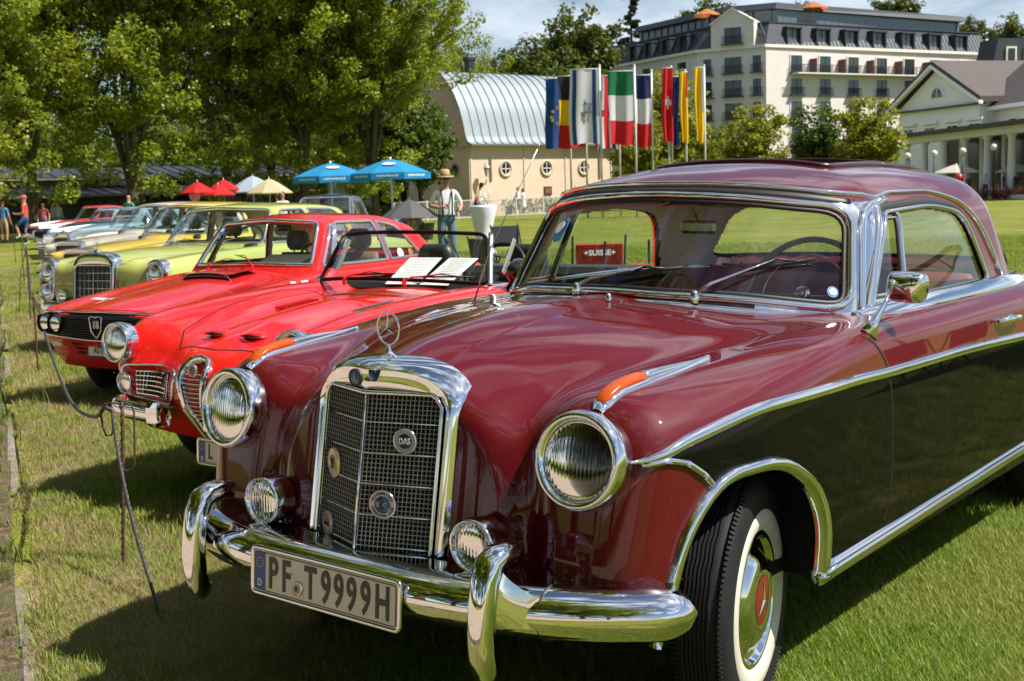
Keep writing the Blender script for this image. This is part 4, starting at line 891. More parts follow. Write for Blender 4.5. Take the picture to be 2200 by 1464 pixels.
n = 70; scatter('tall_grass', [kp(a, b, -.0) for a, b in zip(r_.uniform(-1, 14, n), r_.normal(-.05, .15, n))], r_.uniform(.7, 1.3, n), [bladeset(7, .05, .12, .0016, 30+i, .9) for i in range(2)], GRASS)
n = 2500; sg = [kp(a, b, .002) for a, b in zip(r_.uniform(-3, 14, n), r_.uniform(.25, 1.2, n))]
peb = bmesh.new(); bmesh.ops.create_icosphere(peb, subdivisions=1, radius=.011); PV = [(v.co.x, v.co.y, v.co.z*.6) for v in peb.verts]; PF = [tuple(v.index for v in f.verts) for f in peb.faces]; peb.free()
scatter('pebbles', sg, r_.uniform(.3, 1.1, n), [(PV, PF)], mat('pebble', (.40, .32, .27), .85, noise=(30, .3)))
# ------------------------------------------------------------------ trees
BARK = mat('bark', (.085, .065, .048), .95, noise=(5, .4), bump=(14, 1, .05), colvar=(3, (.09, .10, .03), .52, .7))
def leafmat(name, a, b, tr=.42):
    m, nt, bs = nodes(name); L = nt.links.new; g = N(nt, 'ShaderNodeNewGeometry'); o = nt.nodes['Material Output']
    rnd = N(nt, 'ShaderNodeMixRGB'); rnd.inputs['Color1'].default_value = (*a, 1); rnd.inputs['Color2'].default_value = (*b, 1)
    n = N(nt, 'ShaderNodeTexNoise'); n.inputs['Scale'].default_value = .55; n.inputs['Detail'].default_value = 3; L(g.outputs['Position'], n.inputs['Vector'])
    ad = N(nt, 'ShaderNodeMath', operation='ADD'); L(g.outputs['Random Per Island'], ad.inputs[0]); L(n.outputs['Fac'], ad.inputs[1])
    sb = N(nt, 'ShaderNodeMapRange'); sb.inputs[1].default_value = .45; sb.inputs[2].default_value = 1.5; L(ad.outputs[0], sb.inputs[0]); L(sb.outputs[0], rnd.inputs['Fac'])
    L(rnd.outputs[0], bs.inputs['Base Color']); bs.inputs['Roughness'].default_value = .42; bs.inputs['Specular IOR Level'].default_value = .4
    t = N(nt, 'ShaderNodeBsdfTranslucent'); mm = N(nt, 'ShaderNodeMixRGB', blend_type='MULTIPLY'); mm.inputs['Fac'].default_value = 1; mm.inputs['Color2'].default_value = (1.5, 1.35, .6, 1); L(rnd.outputs[0], mm.inputs['Color1']); L(mm.outputs[0], t.inputs['Color']); s = N(nt, 'ShaderNodeMixShader'); s.inputs[0].default_value = tr
    L(bs.outputs[0], s.inputs[1]); L(t.outputs[0], s.inputs[2]); L(s.outputs[0], o.inputs['Surface']); MATS[name] = m; return m
LEAF1 = leafmat('chestnut_leaves', (.085, .145, .014), (.31, .36, .04), .5); LEAF2 = leafmat('maple_leaves', (.12, .155, .015), (.30, .31, .03), .5); LEAF3 = leafmat('dark_leaves', (.04, .075, .014), (.11, .15, .025), .4); LEAF4 = leafmat('olive_leaves', (.14, .15, .05), (.24, .22, .08)); LEAF5 = leafmat('hill_leaves', (.045, .075, .012), (.13, .15, .025)); CONIF = leafmat('conifer_needles', (.02, .035, .016), (.05, .07, .03), .2)
def leaf_cloud(centers, radii, n, size, seed, flat=.75, droop=0., shape='ell'):
    """n leaf quads gathered in clumps; returns V, F arrays"""
    r = np.random.default_rng(seed); C_ = np.array(centers, float); Rr = np.array(radii, float); w_ = Rr**2; k = r.choice(len(C_), n, p=w_/w_.sum())
    d = r.normal(size=(n, 3)); d /= np.linalg.norm(d, axis=1)[:, None]; rad = Rr[k]*(.35+.75*r.uniform(size=n)**.55)
    P = C_[k]+d*rad[:, None]*np.array([1, 1, flat]); P[:, 2] -= droop*rad*np.abs(d[:, 0]+d[:, 1])
    nrm = d*.55+r.normal(size=(n, 3))*.55+np.array([0, 0, .55]); nrm /= np.linalg.norm(nrm, axis=1)[:, None]
    a = np.cross(nrm, r.normal(size=(n, 3))); a /= np.linalg.norm(a, axis=1)[:, None]; b = np.cross(nrm, a); s = size*r.uniform(.55, 1.25, n)[:, None]
    bend = nrm*s*.22
    V = np.stack([P-a*s*.55, P-b*s*.42-bend*.5, P+a*s*.62-bend, P+b*s*.42-bend*.5], 1).reshape(-1, 3); F = np.arange(4*n).reshape(-1, 4); return V, F
def limb_tree(seed, H, trunk_h, r0, spread, nl, leaves, size, mtl, clump=1.0, fork=5, top=1.0, base=.25, name='tree', stems=1, bark=BARK, env=None):
    """returns (crown mesh, trunk mesh, limb mesh) builders in local coordinates"""
    rnd = random.Random(seed); limbs = MB(); ends = []
    tr = MB(); pts = []; x = y = 0.
    for i in range(7):
        z = trunk_h*i/6; pts.append((x, y, z)); x += rnd.uniform(-.06, .06); y += rnd.uniform(-.06, .06)
    tr.tube(pts, [r0*1.5, r0*1.12, r0, r0*.95, r0*.92, r0*.9, r0*.85], 12)
    def grow(p, d, l, r, lv):
        pp = [p]; q = Vector(p); dd = Vector(d)
        for i in range(4):
            q = q+dd*l/4; dd = (dd+Vector((rnd.uniform(-.18, .18), rnd.uniform(-.18, .18), rnd.uniform(-.05, .12)))).normalized(); pp.append(q.copy())
            if lv >= 1: ends.append((q.copy(), l))
        limbs.tube(pp, [r, r*.85, r*.7, r*.58, r*.45], 6 if lv else 8)
        if lv < 2:
            for j in range(fork if lv == 0 else 4):
                t = rnd.uniform(.35, 1); b = pp[min(4, int(t*4))]; an = rnd.uniform(0, 2*PI); e = Vector((math.cos(an), math.sin(an), rnd.uniform(-.15, .7))).normalized()
                grow(b, (dd*.45+e).normalized(), l*rnd.uniform(.4, .62), r*.42, lv+1)
    p0 = Vector(pts[-1])
    for i in range(nl):
        an = 2*PI*i/nl+rnd.uniform(-.3, .3); sl = rnd.uniform(.15, .75)*spread; st = Vector(pts[rnd.randint(4, 6)]) if i else p0
        grow(st, Vector((math.cos(an)*sl, math.sin(an)*sl, 1)).normalized(), (H-trunk_h)*rnd.uniform(.62, .92)*(1 if i else 1.05), r0*.55, 0)
    cs = [(e.x, e.y, min(e.z, H*1.02)) for e, l in ends if e.z > H*base]; rs = [clump*rnd.uniform(.45, 1.0) for _ in cs]
    if env:     # extra clumps spread through the crown's volume: (n, radius, z0, z1)
        for i in range(env[0]):
            z = rnd.uniform(env[2], env[3]); h = (z-env[2])/(env[3]-env[2]); rr = env[1]*math.sqrt(max(.05, 1-(2*h-.9)**2*.72))*rnd.uniform(.25, 1.0)**.6; a = rnd.uniform(0, 2*PI)
            cs.append((rr*math.cos(a), rr*math.sin(a), z)); rs.append(clump*rnd.uniform(.4, .95))
    V, F = leaf_cloud(cs, rs, leaves, size, seed)
    return (V, F, mtl), tr, limbs, bark
def make_tree(name, spec, loc, label, cat='tree', group=None, rz=0, s=1.0):
    (V, F, mtl), tr, limbs, bark = spec
    t = thing(name, loc, rz, label, cat, group); t.scale = (s, s, s)
    mesh('crown', V, F, mtl, t); tag(t.children[0] if t.children else kids(t)[0], kind='stuff'); tr.build('trunk', bark, t); tag(limbs.build('limbs', bark, t), kind='stuff'); return t
def re_tree(src, loc, label, rz, s, group=None):
    c_ = copy_tree(src); c_.location = loc; c_.rotation_euler = (0, 0, rz); c_.scale = (s, s, s*random.uniform(.95, 1.08)); c_['label'] = label
    if group: c_['group'] = group
    return c_
GT = 'tall chestnut trees in front of the arcade'
specs = [limb_tree(101, 16.5, 2.6, .26, .42, 6, 62000, .165, LEAF1, .66, base=.16, env=(190, 3.3, 1.7, 15)), limb_tree(202, 18, 2.8, .24, .34, 7, 62000, .165, LEAF1, .62, base=.15, env=(190, 3.0, 1.7, 16)), limb_tree(303, 16, 3.0, .25, .44, 6, 62000, .165, LEAF1, .66, base=.16, env=(190, 3.4, 1.8, 15))]
A = make_tree('chestnut_tree', specs[0], gp(285, 56), 'tall chestnut with forked dark trunk behind the light blue car', group=GT)
Bt = make_tree('chestnut_tree', specs[1], gp(490, 60), 'tall chestnut behind the red umbrellas with sky gap on its left', group=GT)
Ct = make_tree('chestnut_tree', specs[2], gp(68, 53), 'mossy trunked chestnut beside the man in the orange cap', group=GT)
re_tree(Bt, gp(585, 68), 'chestnut in the second row behind the cream umbrella', 3.3, 1.0, GT); re_tree(A, gp(655, 62), 'broad chestnut standing above the left blue parasol', 2.1, 1.0, GT)
re_tree(Bt, gp(805, 62), 'last chestnut of the row, overlapping the curved metal roof', 1.2, .84, GT)
re_tree(Ct, gp(745, 74), 'chestnut rising behind the two blue parasols', 3.1, 1.08, GT)
re_tree(Ct, gp(-90, 47), 'pale leaved chestnut at the left edge of the photo', 4.0, 1.05, GT)
GB = 'trees behind the arcade'
for u, D, k, rz, s, lb in ((170, 92, 0, 1, .55, 'background tree between the two left trunks'), (390, 96, 1, 3, .50, 'background tree in the gap beside the red umbrellas'), (560, 90, 2, 5, .60, 'background tree above the cream umbrella'), (700, 98, 0, 2.5, .72, 'background tree behind the left blue parasol'), (900, 104, 1, 0.4, .70, 'background tree behind the curved roof, left end'), (20, 88, 2, .7, .6, 'background tree at the far left behind the mossy trunk'), (985, 118, 0, 1.4, .92, 'background tree rising over the curved metal roof'), (-80, 90, 1, 2, .5, 'low background tree beyond the left edge of the arcade'), (95, 94, 0, 4, .5, 'low background tree above the arcade, behind the mossy trunk'), (280, 93, 2, 1, .5, 'low background tree behind the forked trunk'), (470, 94, 0, 2, .52, 'low background tree behind the red umbrellas'), (630, 92, 1, 1, .52, 'low background tree right of the cream umbrella'), (790, 95, 2, 3, .55, 'low background tree between the blue parasols')):
    re_tree((A, Bt, Ct)[k], gp(u, D), lb, rz, s, GB)
# round maples on the right, hillside trees
ms = [limb_tree(11, 5.2, 1.7, .15, .75, 6, 16000, .20, LEAF2, .50, base=.22, env=(130, 2.1, 1.9, 6.2)), limb_tree(12, 5.4, 1.7, .15, .7, 6, 16000, .20, LEAF3, .50, base=.2, env=(130, 2.1, 1.9, 6.4))]
GM = 'round maples in front of the hotel'
M1 = make_tree('maple_tree', ms[0], gp(1625, 78), 'round yellow green maple right of the yellow flag', group=GM)
M2 = make_tree('maple_tree', ms[1], gp(1752, 82), 'dark green maple between the two yellow green ones', group=GM)
re_tree(M1, gp(1868, 78), 'yellow green maple next to the white colonnade', 2.2, 1.05, GM)
re_tree(M1, gp(1375, 84), 'yellow maple behind the italian and french flags', 1.2, .98, GM); re_tree(M1, gp(1440, 92), 'tall yellow maple behind the thin red flag', 4.2, 1.42, GM)
re_tree(M1, gp(1530, 86), 'low yellow maple behind the yellow flag', 3.0, .78, GM); re_tree(M2, gp(1575, 100), 'grey green maple behind the yellow flag', 3.0, .95, GM)
hs = limb_tree(55, 11, 3, .3, .8, 7, 14000, .42, LEAF5, 1.0, base=.2, env=(90, 3.6, 1.5, 12.5))
def up(v, z): return Vector((v.x, v.y, z))
re_tree(M2, gp(858, 71), 'low dark round tree at the left end of the curved-roof hall', 1.0, 1.15, GM); re_tree(M2, gp(905, 74), 'second low dark tree against the shaded gable of the curved-roof hall', 2.0, 1.1, GM)
H1 = make_tree('hillside_tree', hs, up(gp(1145, 150), 7.0), 'bright green tree on the hill left of the tall flags', group='trees on the hill')
for u, D, z, s, rz, lb in ((1255, 172, 10, 1.2, 1, 'dark tree on the hill above the European flag'), (1000, 165, 8, .95, 2, 'tree on the hill left of the bright green one'), (1080, 190, 8, 1.05, 2.6, 'tree between the curved roof and the bright green hillside tree'), (1530, 205, 20, .95, 3, 'tree behind the left roof terrace parasol'), (1725, 230, 26, .62, .5, 'small tree behind the hotel roof near its right parasol'), (1925, 230, 23, .95, 4, 'tree standing over the right half of the hotel roof'), (2160, 215, 16, .95, 5, 'olive tree at the right edge above the slate roof'), (2085, 240, 22, .75, 2.3, 'dark low tree between hotel and right edge'), (1310, 215, 12, 1.05, 2.9, 'tree below the conifer beside the hotel wing'), (1215, 130, 1, 1.0, 4.4, 'tree hidden low behind the curved roof')):
    re_tree(H1, up(gp(u, D), z), lb, rz, s, 'trees on the hill')
def conifer(H, r, seed, n):
    rnd = random.Random(seed); tr = MB(); tr.tube([(0, 0, 0), (.1, 0, H*.5), (0, 0, H)], [.35, .22, .04], 8); cs = []; rs = []; lb = MB()
    for i in range(60):
        z = H*(.18+.80*i/60); rr = r*(1-(z/H-.15)*1.05)*rnd.uniform(.5, 1.1)+.2; a = rnd.uniform(0, 2*PI)
        lb.tube([(0, 0, z), (rr*math.cos(a), rr*math.sin(a), z-.12*rr)], [.06, .02], 4)
        for t in (.45, .75, 1.): cs.append((rr*t*math.cos(a), rr*t*math.sin(a), z-.12*rr*t)); rs.append(.25+.32*rr*.4)
    V, F = leaf_cloud(cs, rs, n, .34, seed, .5); return (V, F, CONIF), tr, lb, BARK
make_tree('conifer_tree', conifer(20, 3.6, 5, 14000), up(gp(1362, 195), 13.5), 'tall dark conifer left of the hotel', group=None)
# a line of park trees behind the camera, which the chrome and lamps reflect
GR = 'park trees across the gravel path'
for i, (s, t, k) in enumerate(((-14, 8, 0), (-7, 9, 1), (-1, 7, 2), (5, 8, 0), (11, 7.5, 1), (18, 8, 2), (-21, 9, 2), (-4, 15, 1), (8, 16, 0), (25, 9, 1), (-11, 15, 0), (1, 21, 2), (15, 16, 1), (32, 10, 0))):
    p = Vector(kp(s, t+.5)); re_tree((A, Bt, Ct)[k], p, 'park tree across the path, %s along the far verge' % ['first', 'second', 'third', 'fourth', 'fifth', 'sixth', 'seventh', 'eighth', 'ninth', 'tenth', 'eleventh', 'twelfth', 'thirteenth', 'fourteenth'][i], i*1.3, 1.0, GR)
# ------------------------------------------------------------------ buildings
CREAMW = mat('cream_render', (.64, .49, .37), .9, noise=(1.2, .07), bump=(60, .2, .01)); CREAMD = mat('cream_trim', (.58, .45, .34), .9)
ZINC = mat('zinc_roof', (.23, .275, .30), .55, metal=.1, noise=(.8, .12)); ZSEAM = mat('zinc_seam', (.17, .20, .21), .5, metal=.3)
WINW = mat('window_white', (.66, .62, .56), .6); DARKG = mat('dark_window_glass', (.012, .016, .02), .06, spec=.8); SLATE = mat('slate_roof', (.035, .038, .045), .55, noise=(3, .25))
def frame(P0, P1):
    """matrix whose x runs from P0 to P1, y into the building, z up"""
    x = (P1-P0); x.z = 0; x.normalize(); y = Vector((-x.y, x.x, 0))
    if y.dot(P0-Vector((CAMX, CAMY, 0))) < 0: y = -y
    z = Vector((0, 0, 1)); m = Matrix((x, y, z)).transposed().to_4x4(); m.translation = P0; return m
def place(o, P0, P1): o.matrix_world = frame(P0, P1); return (P1-P0).length
def bx(name, mt, parent, c, d, **k): return MB().box(c, d, **k).build(name, mt, parent)
# chapel with a curved metal roof
P0, P1 = gp(1010, 80), gp(1316, 88.3); ch = thing('hall_with_curved_roof', label='cream hall with curved grey metal roof and three round windows behind the flags', cat='building'); Lc = place(ch, P0, P1)
HW = 4.42; bx('wall', CREAMW, ch, (Lc/2, 3.3, HW/2), (Lc, 6.6, HW)); bx('plinth', CREAMD, ch, (Lc/2, -.04, .35), (Lc+.06, .08, .7)); bx('cornice', CREAMD, ch, (Lc/2, 3.3, HW+.08), (Lc+.30, 6.9, .16))
prof = [(-.42, 4.50), (-.10, 4.66), (.10, 5.1), (.30, 5.9), (.62, 6.8), (1.05, 7.6), (1.6, 8.35), (2.25, 8.95), (3.0, 9.33), (3.6, 9.42)]; prof2 = prof+[(7.2-a, z) for a, z in prof[:-1][::-1]]
mb = MB(); mb.prism([(0.02, a+.05, z-.10) for a, z in prof2], (Lc-.04, 0, 0)); mb.build('gable_wall', CREAMW, ch)
prof3 = [(float(a), float(z)) for a, z in zip(np.interp(np.linspace(0, len(prof2)-1, 60), range(len(prof2)), [p[0] for p in prof2]), np.interp(np.linspace(0, len(prof2)-1, 60), range(len(prof2)), [p[1] for p in prof2]))]
NS = 19; sw = (Lc+.3)/NS
mb = MB(); pz = prof2; mb.add([(x, a, z) for x in (0, sw-.012) for a, z in pz], [(k, k+1, len(pz)+k+1, len(pz)+k) for k in range(len(pz)-1)], True); sheet = mb.build('roof_sheet', ZINC, ch); sheet.location = (-.15, 0, 0)
sm = MB().tube([(0, a, z+.03) for a, z in prof3[:40]], (.03, .045), 4, smooth=False).build('roof_seam', ZSEAM, ch); sm.location = (-.15, 0, 0)
for i in range(1, NS+1):
    if i < NS: c_ = sheet.copy(); COL.objects.link(c_); c_.location.x = -.15+sw*i
    c_ = sm.copy(); COL.objects.link(c_); c_.location.x = -.15+sw*i
bx('gutter', ZSEAM, ch, (Lc/2, -.46, 4.48), (Lc+.34, .12, .12))
def round_window(x, s=1.0, side=False):
    o = MB().lathe([(.53, 0), (.53, -.09), (.44, -.09), (.42, 0)], (x, -.005, 2.95), 'Y', 28).build('round_window', CREAMD, ch); mb = MB(); mb.lathe([(.42, 0), (.42, -.03), (.36, -.03), (.36, -.006)], (x, -.01, 2.95), 'Y', 24)
    mb.box((x, -.035, 2.95), (.06, .04, .74)); mb.box((x, -.04, 2.95), (.74, .03, .06)); mb.build('window_cross', WINW, o); MB().lathe([(.38, -.008), (.0001, -.0085)], (x, 0, 2.95), 'Y', 24).build('pane', DARKG, o)
for f_ in (.235, .515, .785): round_window(Lc*f_)
for f_ in (.135, .90): bx('wall_slit', mat('brown_slit', (.14, .09, .06), .8), ch, (Lc*f_, -.02, 2.9), (.17, .08, 1.45))
for f_ in (0.01, .36, .65, .99): bx('pilaster_strip', CREAMD, ch, (Lc*f_, -.025, 2.55), (.10, .05, 3.7))
pq = bx('plaque', mat('bronze_plaque', (.09, .035, .025), .5), ch, (Lc*.52, -.03, 1.45), (.72, .06, .58), bev=.02); bx('relief_line', mat('bronze_light', (.2, .1, .07), .5), pq, (Lc*.52, -.066, 1.45), (.5, .012, .30))
for f_ in (.25, .52, .80): o = bx('basement_window', WINW, ch, (Lc*f_, -.05, .25), (.80, .06, .62)); bx('pane', DARKG, o, (Lc*f_, -.085, .25), (.34, .02, .50)); bx('pane', DARKG, o, (Lc*f_+.0, -.09, .25), (.03, .02, .54))
mb = MB(); mb.tube([(Lc*.07, -.06, 2.0), (Lc*.07, -.45, 1.98), (Lc*.07, -.62, 2.25)], .04, 6); mb.box((Lc*.07, -.08, 1.95), (.18, .12, .3)); ln = mb.build('wall_lantern', INK, ch)
mb = MB(); mb.lathe([(.08, 2.45), (.20, 3.0), (.26, 3.02), (.06, 3.30), (.03, 3.4)], (Lc*.07, -.62, 0), 'Z', n=6, smooth=False); mb.build('lantern_glass', mat('lantern_glass', (.45, .42, .36), .3), ln)
mb = MB(); mb.box((2.9, 3.2, 9.75), (.5, .5, .7)); mb.box((2.9, 3.2, 10.25), (.85, .6, .35), bev=.1); mb.tube([(2.3, 3.2, 9.3), (2.3, 3.2, 10.0)], .09, 6); mb.build('chimney', mat('dark_metal', (.02, .022, .025), .5), ch)
for q in (1.4, 3.4): o = MB().lathe([(.42, 0), (.42, .06), (.33, .06), (.33, .0)], (0, q, 2.95), 'X', 20).build('round_window', CREAMD, ch); o.location.x = -.075; MB().lathe([(.34, .075), (.0001, .074)], (-.01, q, 2.95), 'X', 20).build('pane', DARKG, o)
# arcade with dark roofs behind the trees
P0, P1 = gp(-260, 66), gp(950, 88); ar = thing('arcade', label='long low timber shop arcade with dark seamed roofs behind the chestnut trees', cat='building'); La = place(ar, P0, P1)
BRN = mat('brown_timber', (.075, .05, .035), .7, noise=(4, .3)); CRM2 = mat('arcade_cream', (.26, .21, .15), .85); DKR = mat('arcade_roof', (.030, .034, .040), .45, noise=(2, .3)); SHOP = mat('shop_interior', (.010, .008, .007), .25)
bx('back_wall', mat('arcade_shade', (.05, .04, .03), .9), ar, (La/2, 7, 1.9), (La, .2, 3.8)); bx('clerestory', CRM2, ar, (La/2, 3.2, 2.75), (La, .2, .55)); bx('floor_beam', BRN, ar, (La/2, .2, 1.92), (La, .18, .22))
mb = MB(); npan = 46; pw = La/npan
lo = MB().add([(0, -.5, 2.02), (pw-.02, -.5, 2.02), (pw-.02, 3.1, 2.52), (0, 3.1, 2.52), (0, -.5, 1.96), (pw-.02, -.5, 1.96), (pw-.02, 3.1, 2.46), (0, 3.1, 2.46)], [(0, 1, 2, 3), (7, 6, 5, 4), (0, 4, 5, 1), (1, 5, 6, 2), (3, 2, 6, 7), (0, 3, 7, 4)]).box((0, 1.3, 2.31), (.05, 3.6, .05), rot=Matrix.Rotation(.138, 3, 'X')).build('roof_panel', DKR, ar)
hi = MB().add([(0, 2.6, 3.05), (pw-.02, 2.6, 3.05), (pw-.02, 6.2, 3.75), (0, 6.2, 3.75), (0, 2.6, 2.98), (pw-.02, 2.6, 2.98), (pw-.02, 6.2, 3.68), (0, 6.2, 3.68)], [(0, 1, 2, 3), (7, 6, 5, 4), (0, 4, 5, 1), (1, 5, 6, 2), (3, 2, 6, 7), (0, 3, 7, 4)]).box((0, 4.4, 3.43), (.05, 3.7, .05), rot=Matrix.Rotation(.192, 3, 'X')).build('roof_panel', DKR, ar)
for i in range(1, npan):
    for q in (lo, hi): c_ = q.copy(); COL.objects.link(c_); c_.location.x = pw*i; c_.location.z = .06*((i//7) % 2)
bx('gutter', mat('gutter_beige', (.20, .16, .12), .6), ar, (La/2, -.56, 1.98), (La, .10, .12)); bx('gutter', mat('gutter_beige', (.2, .16, .12)), ar, (La/2, 2.54, 3.02), (La, .10, .10))
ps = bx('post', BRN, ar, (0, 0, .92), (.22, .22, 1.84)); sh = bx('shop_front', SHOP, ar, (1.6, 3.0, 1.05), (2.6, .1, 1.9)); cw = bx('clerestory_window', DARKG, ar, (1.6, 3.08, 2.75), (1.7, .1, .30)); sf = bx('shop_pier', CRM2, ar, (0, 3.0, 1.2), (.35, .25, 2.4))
npo = int(La/3.2)
for i in range(1, npo):
    for q in (ps, sh, cw, sf): c_ = q.copy(); COL.objects.link(c_); c_.location.x = 3.2*i
for i in (2, 5, 9, 13): bx('shop_shelf', mat('shop_goods', (.10, .07, .05), .7), ar, (3.2*i+1.6, 2.9, .9), (1.8, .3, .05))
# hotel
HOT = mat('hotel_render', (.68, .62, .56), .9, noise=(.5, .05)); HTR = mat('hotel_trim', (.76, .70, .62), .85); ANTH = mat('anthracite_zinc', (.038, .045, .055), .5, noise=(1.5, .15)); HGL = mat('hotel_glass', (.03, .045, .05), .05, spec=.9); RAIL = mat('balcony_rail', (.03, .035, .04), .4, alpha=1)
ho = thing('hotel', label='large cream hotel with dark mansard roof, balconies and a roof terrace', cat='building')
A0, A1, A2, A3 = gp(1318, 186), gp(1502, 168), gp(1648, 163.5), gp(2120, 184)
ho.location = A1; bpy.context.view_layer.update()
def sub(name, Pa, Pb):
    """facade frame as plain matrix in hotel coordinates"""
    f = frame(Pa, Pb); f.translation = f.translation-A1; return f, (Pb-Pa).length
def fput(mb, f): mb.V = [f@Vector(v) for v in mb.V]; return mb
CO = 18.9; FS = 2.95
segs = [(A0, A1), (A1, A2), (A2, A3)]
def plan_prism(off, z0, z1, name, mt, off2=None, back=16):
    pts = [(A0, A1), (A1, A2), (A2, A3)]; fr = [frame(*q) for q in pts]
    def ring(o_, z):
        P_ = [fr[0]@Vector((0, o_, z)), fr[0]@Vector(((A1-A0).length, o_, z)), fr[1]@Vector(((A2-A1).length, o_, z)), fr[2]@Vector(((A3-A2).length, o_, z)), fr[2]@Vector(((A3-A2).length, back, z)), fr[1]@Vector((4, back+3, z)), fr[0]@Vector((0, back, z))]
        return [p-A1 for p in P_]
    a, b = ring(off, z0), ring(off if off2 is None else off2, z1); n = len(a); mb = MB(); mb.add(a+b, [tuple(range(n))[::-1], tuple(range(n, 2*n))]+[(i, (i+1) % n, n+(i+1) % n, n+i) for i in range(n)]); return mb.build(name, mt, ho)
plan_prism(0, 0, CO, 'wall', HOT); plan_prism(-.35, CO-.02, CO+.35, 'cornice', HTR); plan_prism(-.05, CO+.34, CO+3.2, 'mansard_roof', ANTH, 1.5); plan_prism(1.3, CO+3.2, CO+3.35, 'terrace_slab', ANTH)
plan_prism(5.2, CO+3.35, CO+5.3, 'penthouse', mat('penthouse_glass', (.10, .14, .16), .12, spec=.8)); plan_prism(4.2, CO+5.3, CO+6.1, 'penthouse_roof', ANTH, 4.6)
def win_unit(wd, ht, rail=True, dark=False, sur=True):
    """window > frame, mullion, pane, balcony_rail built at local origin on plane y=0"""
    o = MB().box((0, -.05, 0), (wd+.34, .10, ht+.30)).build('window', HTR if sur else ANTH, ho)
    MB().box((0, -.085, 0), (wd, .09, ht)).build('pane', HGL, o)
    MB().box((0, -.15, 0), (.07, .05, ht)).build('mullion', ANTH, o)
    if rail:
        mb = MB(); mb.box((0, -.32, -ht/2+1.0), (wd+.5, .05, .06)); mb.box((0, -.30, -ht/2-.05), (wd+.6, .55, .10))
        k = int((wd+.5)/.16)
        for i in range(k+1): mb.box((-(wd+.5)/2+(wd+.5)*i/k, -.32, -ht/2+.48), (.035, .035, .98))
        tag(mb.build('balcony_rail', RAIL, o), kind='stuff')
    return o
protos = {'wide': win_unit(2.3, 2.1), 'nar': win_unit(1.1, 2.1), 'reg': win_unit(1.9, 2.15), 'plain': win_unit(1.5, 1.9, False)}
used = set()
def put(kind, seg, s, z, y=0., tilt=0):
    f, l = sub('', *segs[seg]); p = protos[kind]; o = p if kind not in used else copy_tree(p, ho); used.add(kind); o.parent = ho
    o.matrix_local = f@Matrix.Translation((s, y, z)); return o
def s_of(seg, u):
    Pa, Pb = segs[seg]; best = 0; c_, s_ = math.cos(YAW), math.sin(YAW); k = (u-1089.9)*.9931/FPX; d = Vector((-s_+k*c_, c_+k*s_, 0)); e = (Pb-Pa).normalized(); w_ = Pa-Vector((CAMX, CAMY, 0)); den = d.x*e.y-d.y*e.x
    return (w_.x*d.y*-1+w_.y*d.x)/-den if abs(den) > 1e-9 else 0
for u in (1712, 1773, 1833, 1893, 1952, 2011, 2068):
    for r_i in range(5): put('reg', 2, s_of(2, u), CO-2.0-FS*r_i)
for r_i in range(5):
    put('wide', 1, s_of(1, 1578), CO-2.0-FS*r_i); put('nar', 1, s_of(1, 1629), CO-2.0-FS*r_i); put('nar', 1, s_of(1, 1524), CO-2.0-FS*r_i)
    for u in (1470, 1395, 1340): put('reg', 0, s_of(0, u), CO-2.0-FS*r_i)
# continuous upper balcony, dormers
f, l = sub('', A2, A3); mb = MB(); mb.box((l*.53, -.75, CO-3.3), (l*.86, 1.5, .16)); fput(mb, f).build('balcony_slab', HTR, ho)
mb = MB(); mb.box((l*.53, -1.48, CO-2.2), (l*.86, .05, .06))
for i in range(150): mb.box((l*.10+l*.86*i/149, -1.48, CO-2.7), (.03, .03, 1.0))
tag(fput(mb, f).build('balcony_rail', RAIL, ho), kind='stuff')
for i, u in enumerate((1742, 1803, 1863, 1923, 1982, 2040)): mb = MB(); mb.box((s_of(2, u), -.6, CO-2.3), (.25, 1.2, 1.9)); fput(mb, f).build('balcony_screen', mat('screen_brown', (.10, .04, .03), .7), ho)
def dormer(seg, s, wd):
    f, l = sub('', *segs[seg]); mb = MB(); mb.prism([(s-wd/2, -.10, CO+.42), (s-wd/2, -.10, CO+2.5), (s-wd/2, 1.6, CO+2.75), (s-wd/2, .6, CO+.42)], (.22, 0, 0)); mb.prism([(s+wd/2-.22, -.10, CO+.42), (s+wd/2-.22, -.10, CO+2.5), (s+wd/2-.22, 1.6, CO+2.75), (s+wd/2-.22, .6, CO+.42)], (.22, 0, 0)); mb.box((s, .6, CO+2.62), (wd+.2, 1.6, .22))
    o = fput(mb, f).build('dormer', ANTH, ho); mb = MB(); mb.box((s, .35, CO+1.45), (wd-.4, .1, 2.0)); fput(mb, f).build('pane', HGL, o); mb = MB(); mb.box((s, .28, CO+1.45), (.08, .08, 2.0)); fput(mb, f).build('mullion', ANTH, o)
for u in (1708, 1770, 1830, 1889, 1950, 2007, 2063): dormer(2, s_of(2, u), 2.5)
for u in (1367, 1399, 1436, 1473): dormer(0, s_of(0, u), 2.0)
# standing seams of the mansard
for seg, ns in ((2, 62), (0, 30)):
    f, l = sub('', *segs[seg]); mb = MB()
    for i in range(ns): s_i = l*(i+.5)/ns; mb.tube([(s_i, -.08, CO+.36), (s_i, 1.46, CO+3.2)], .045, 4, smooth=False)
    tag(fput(mb, f).build('roof_seams', mat('seam_dark', (.06, .068, .08), .5), ho), kind='stuff')
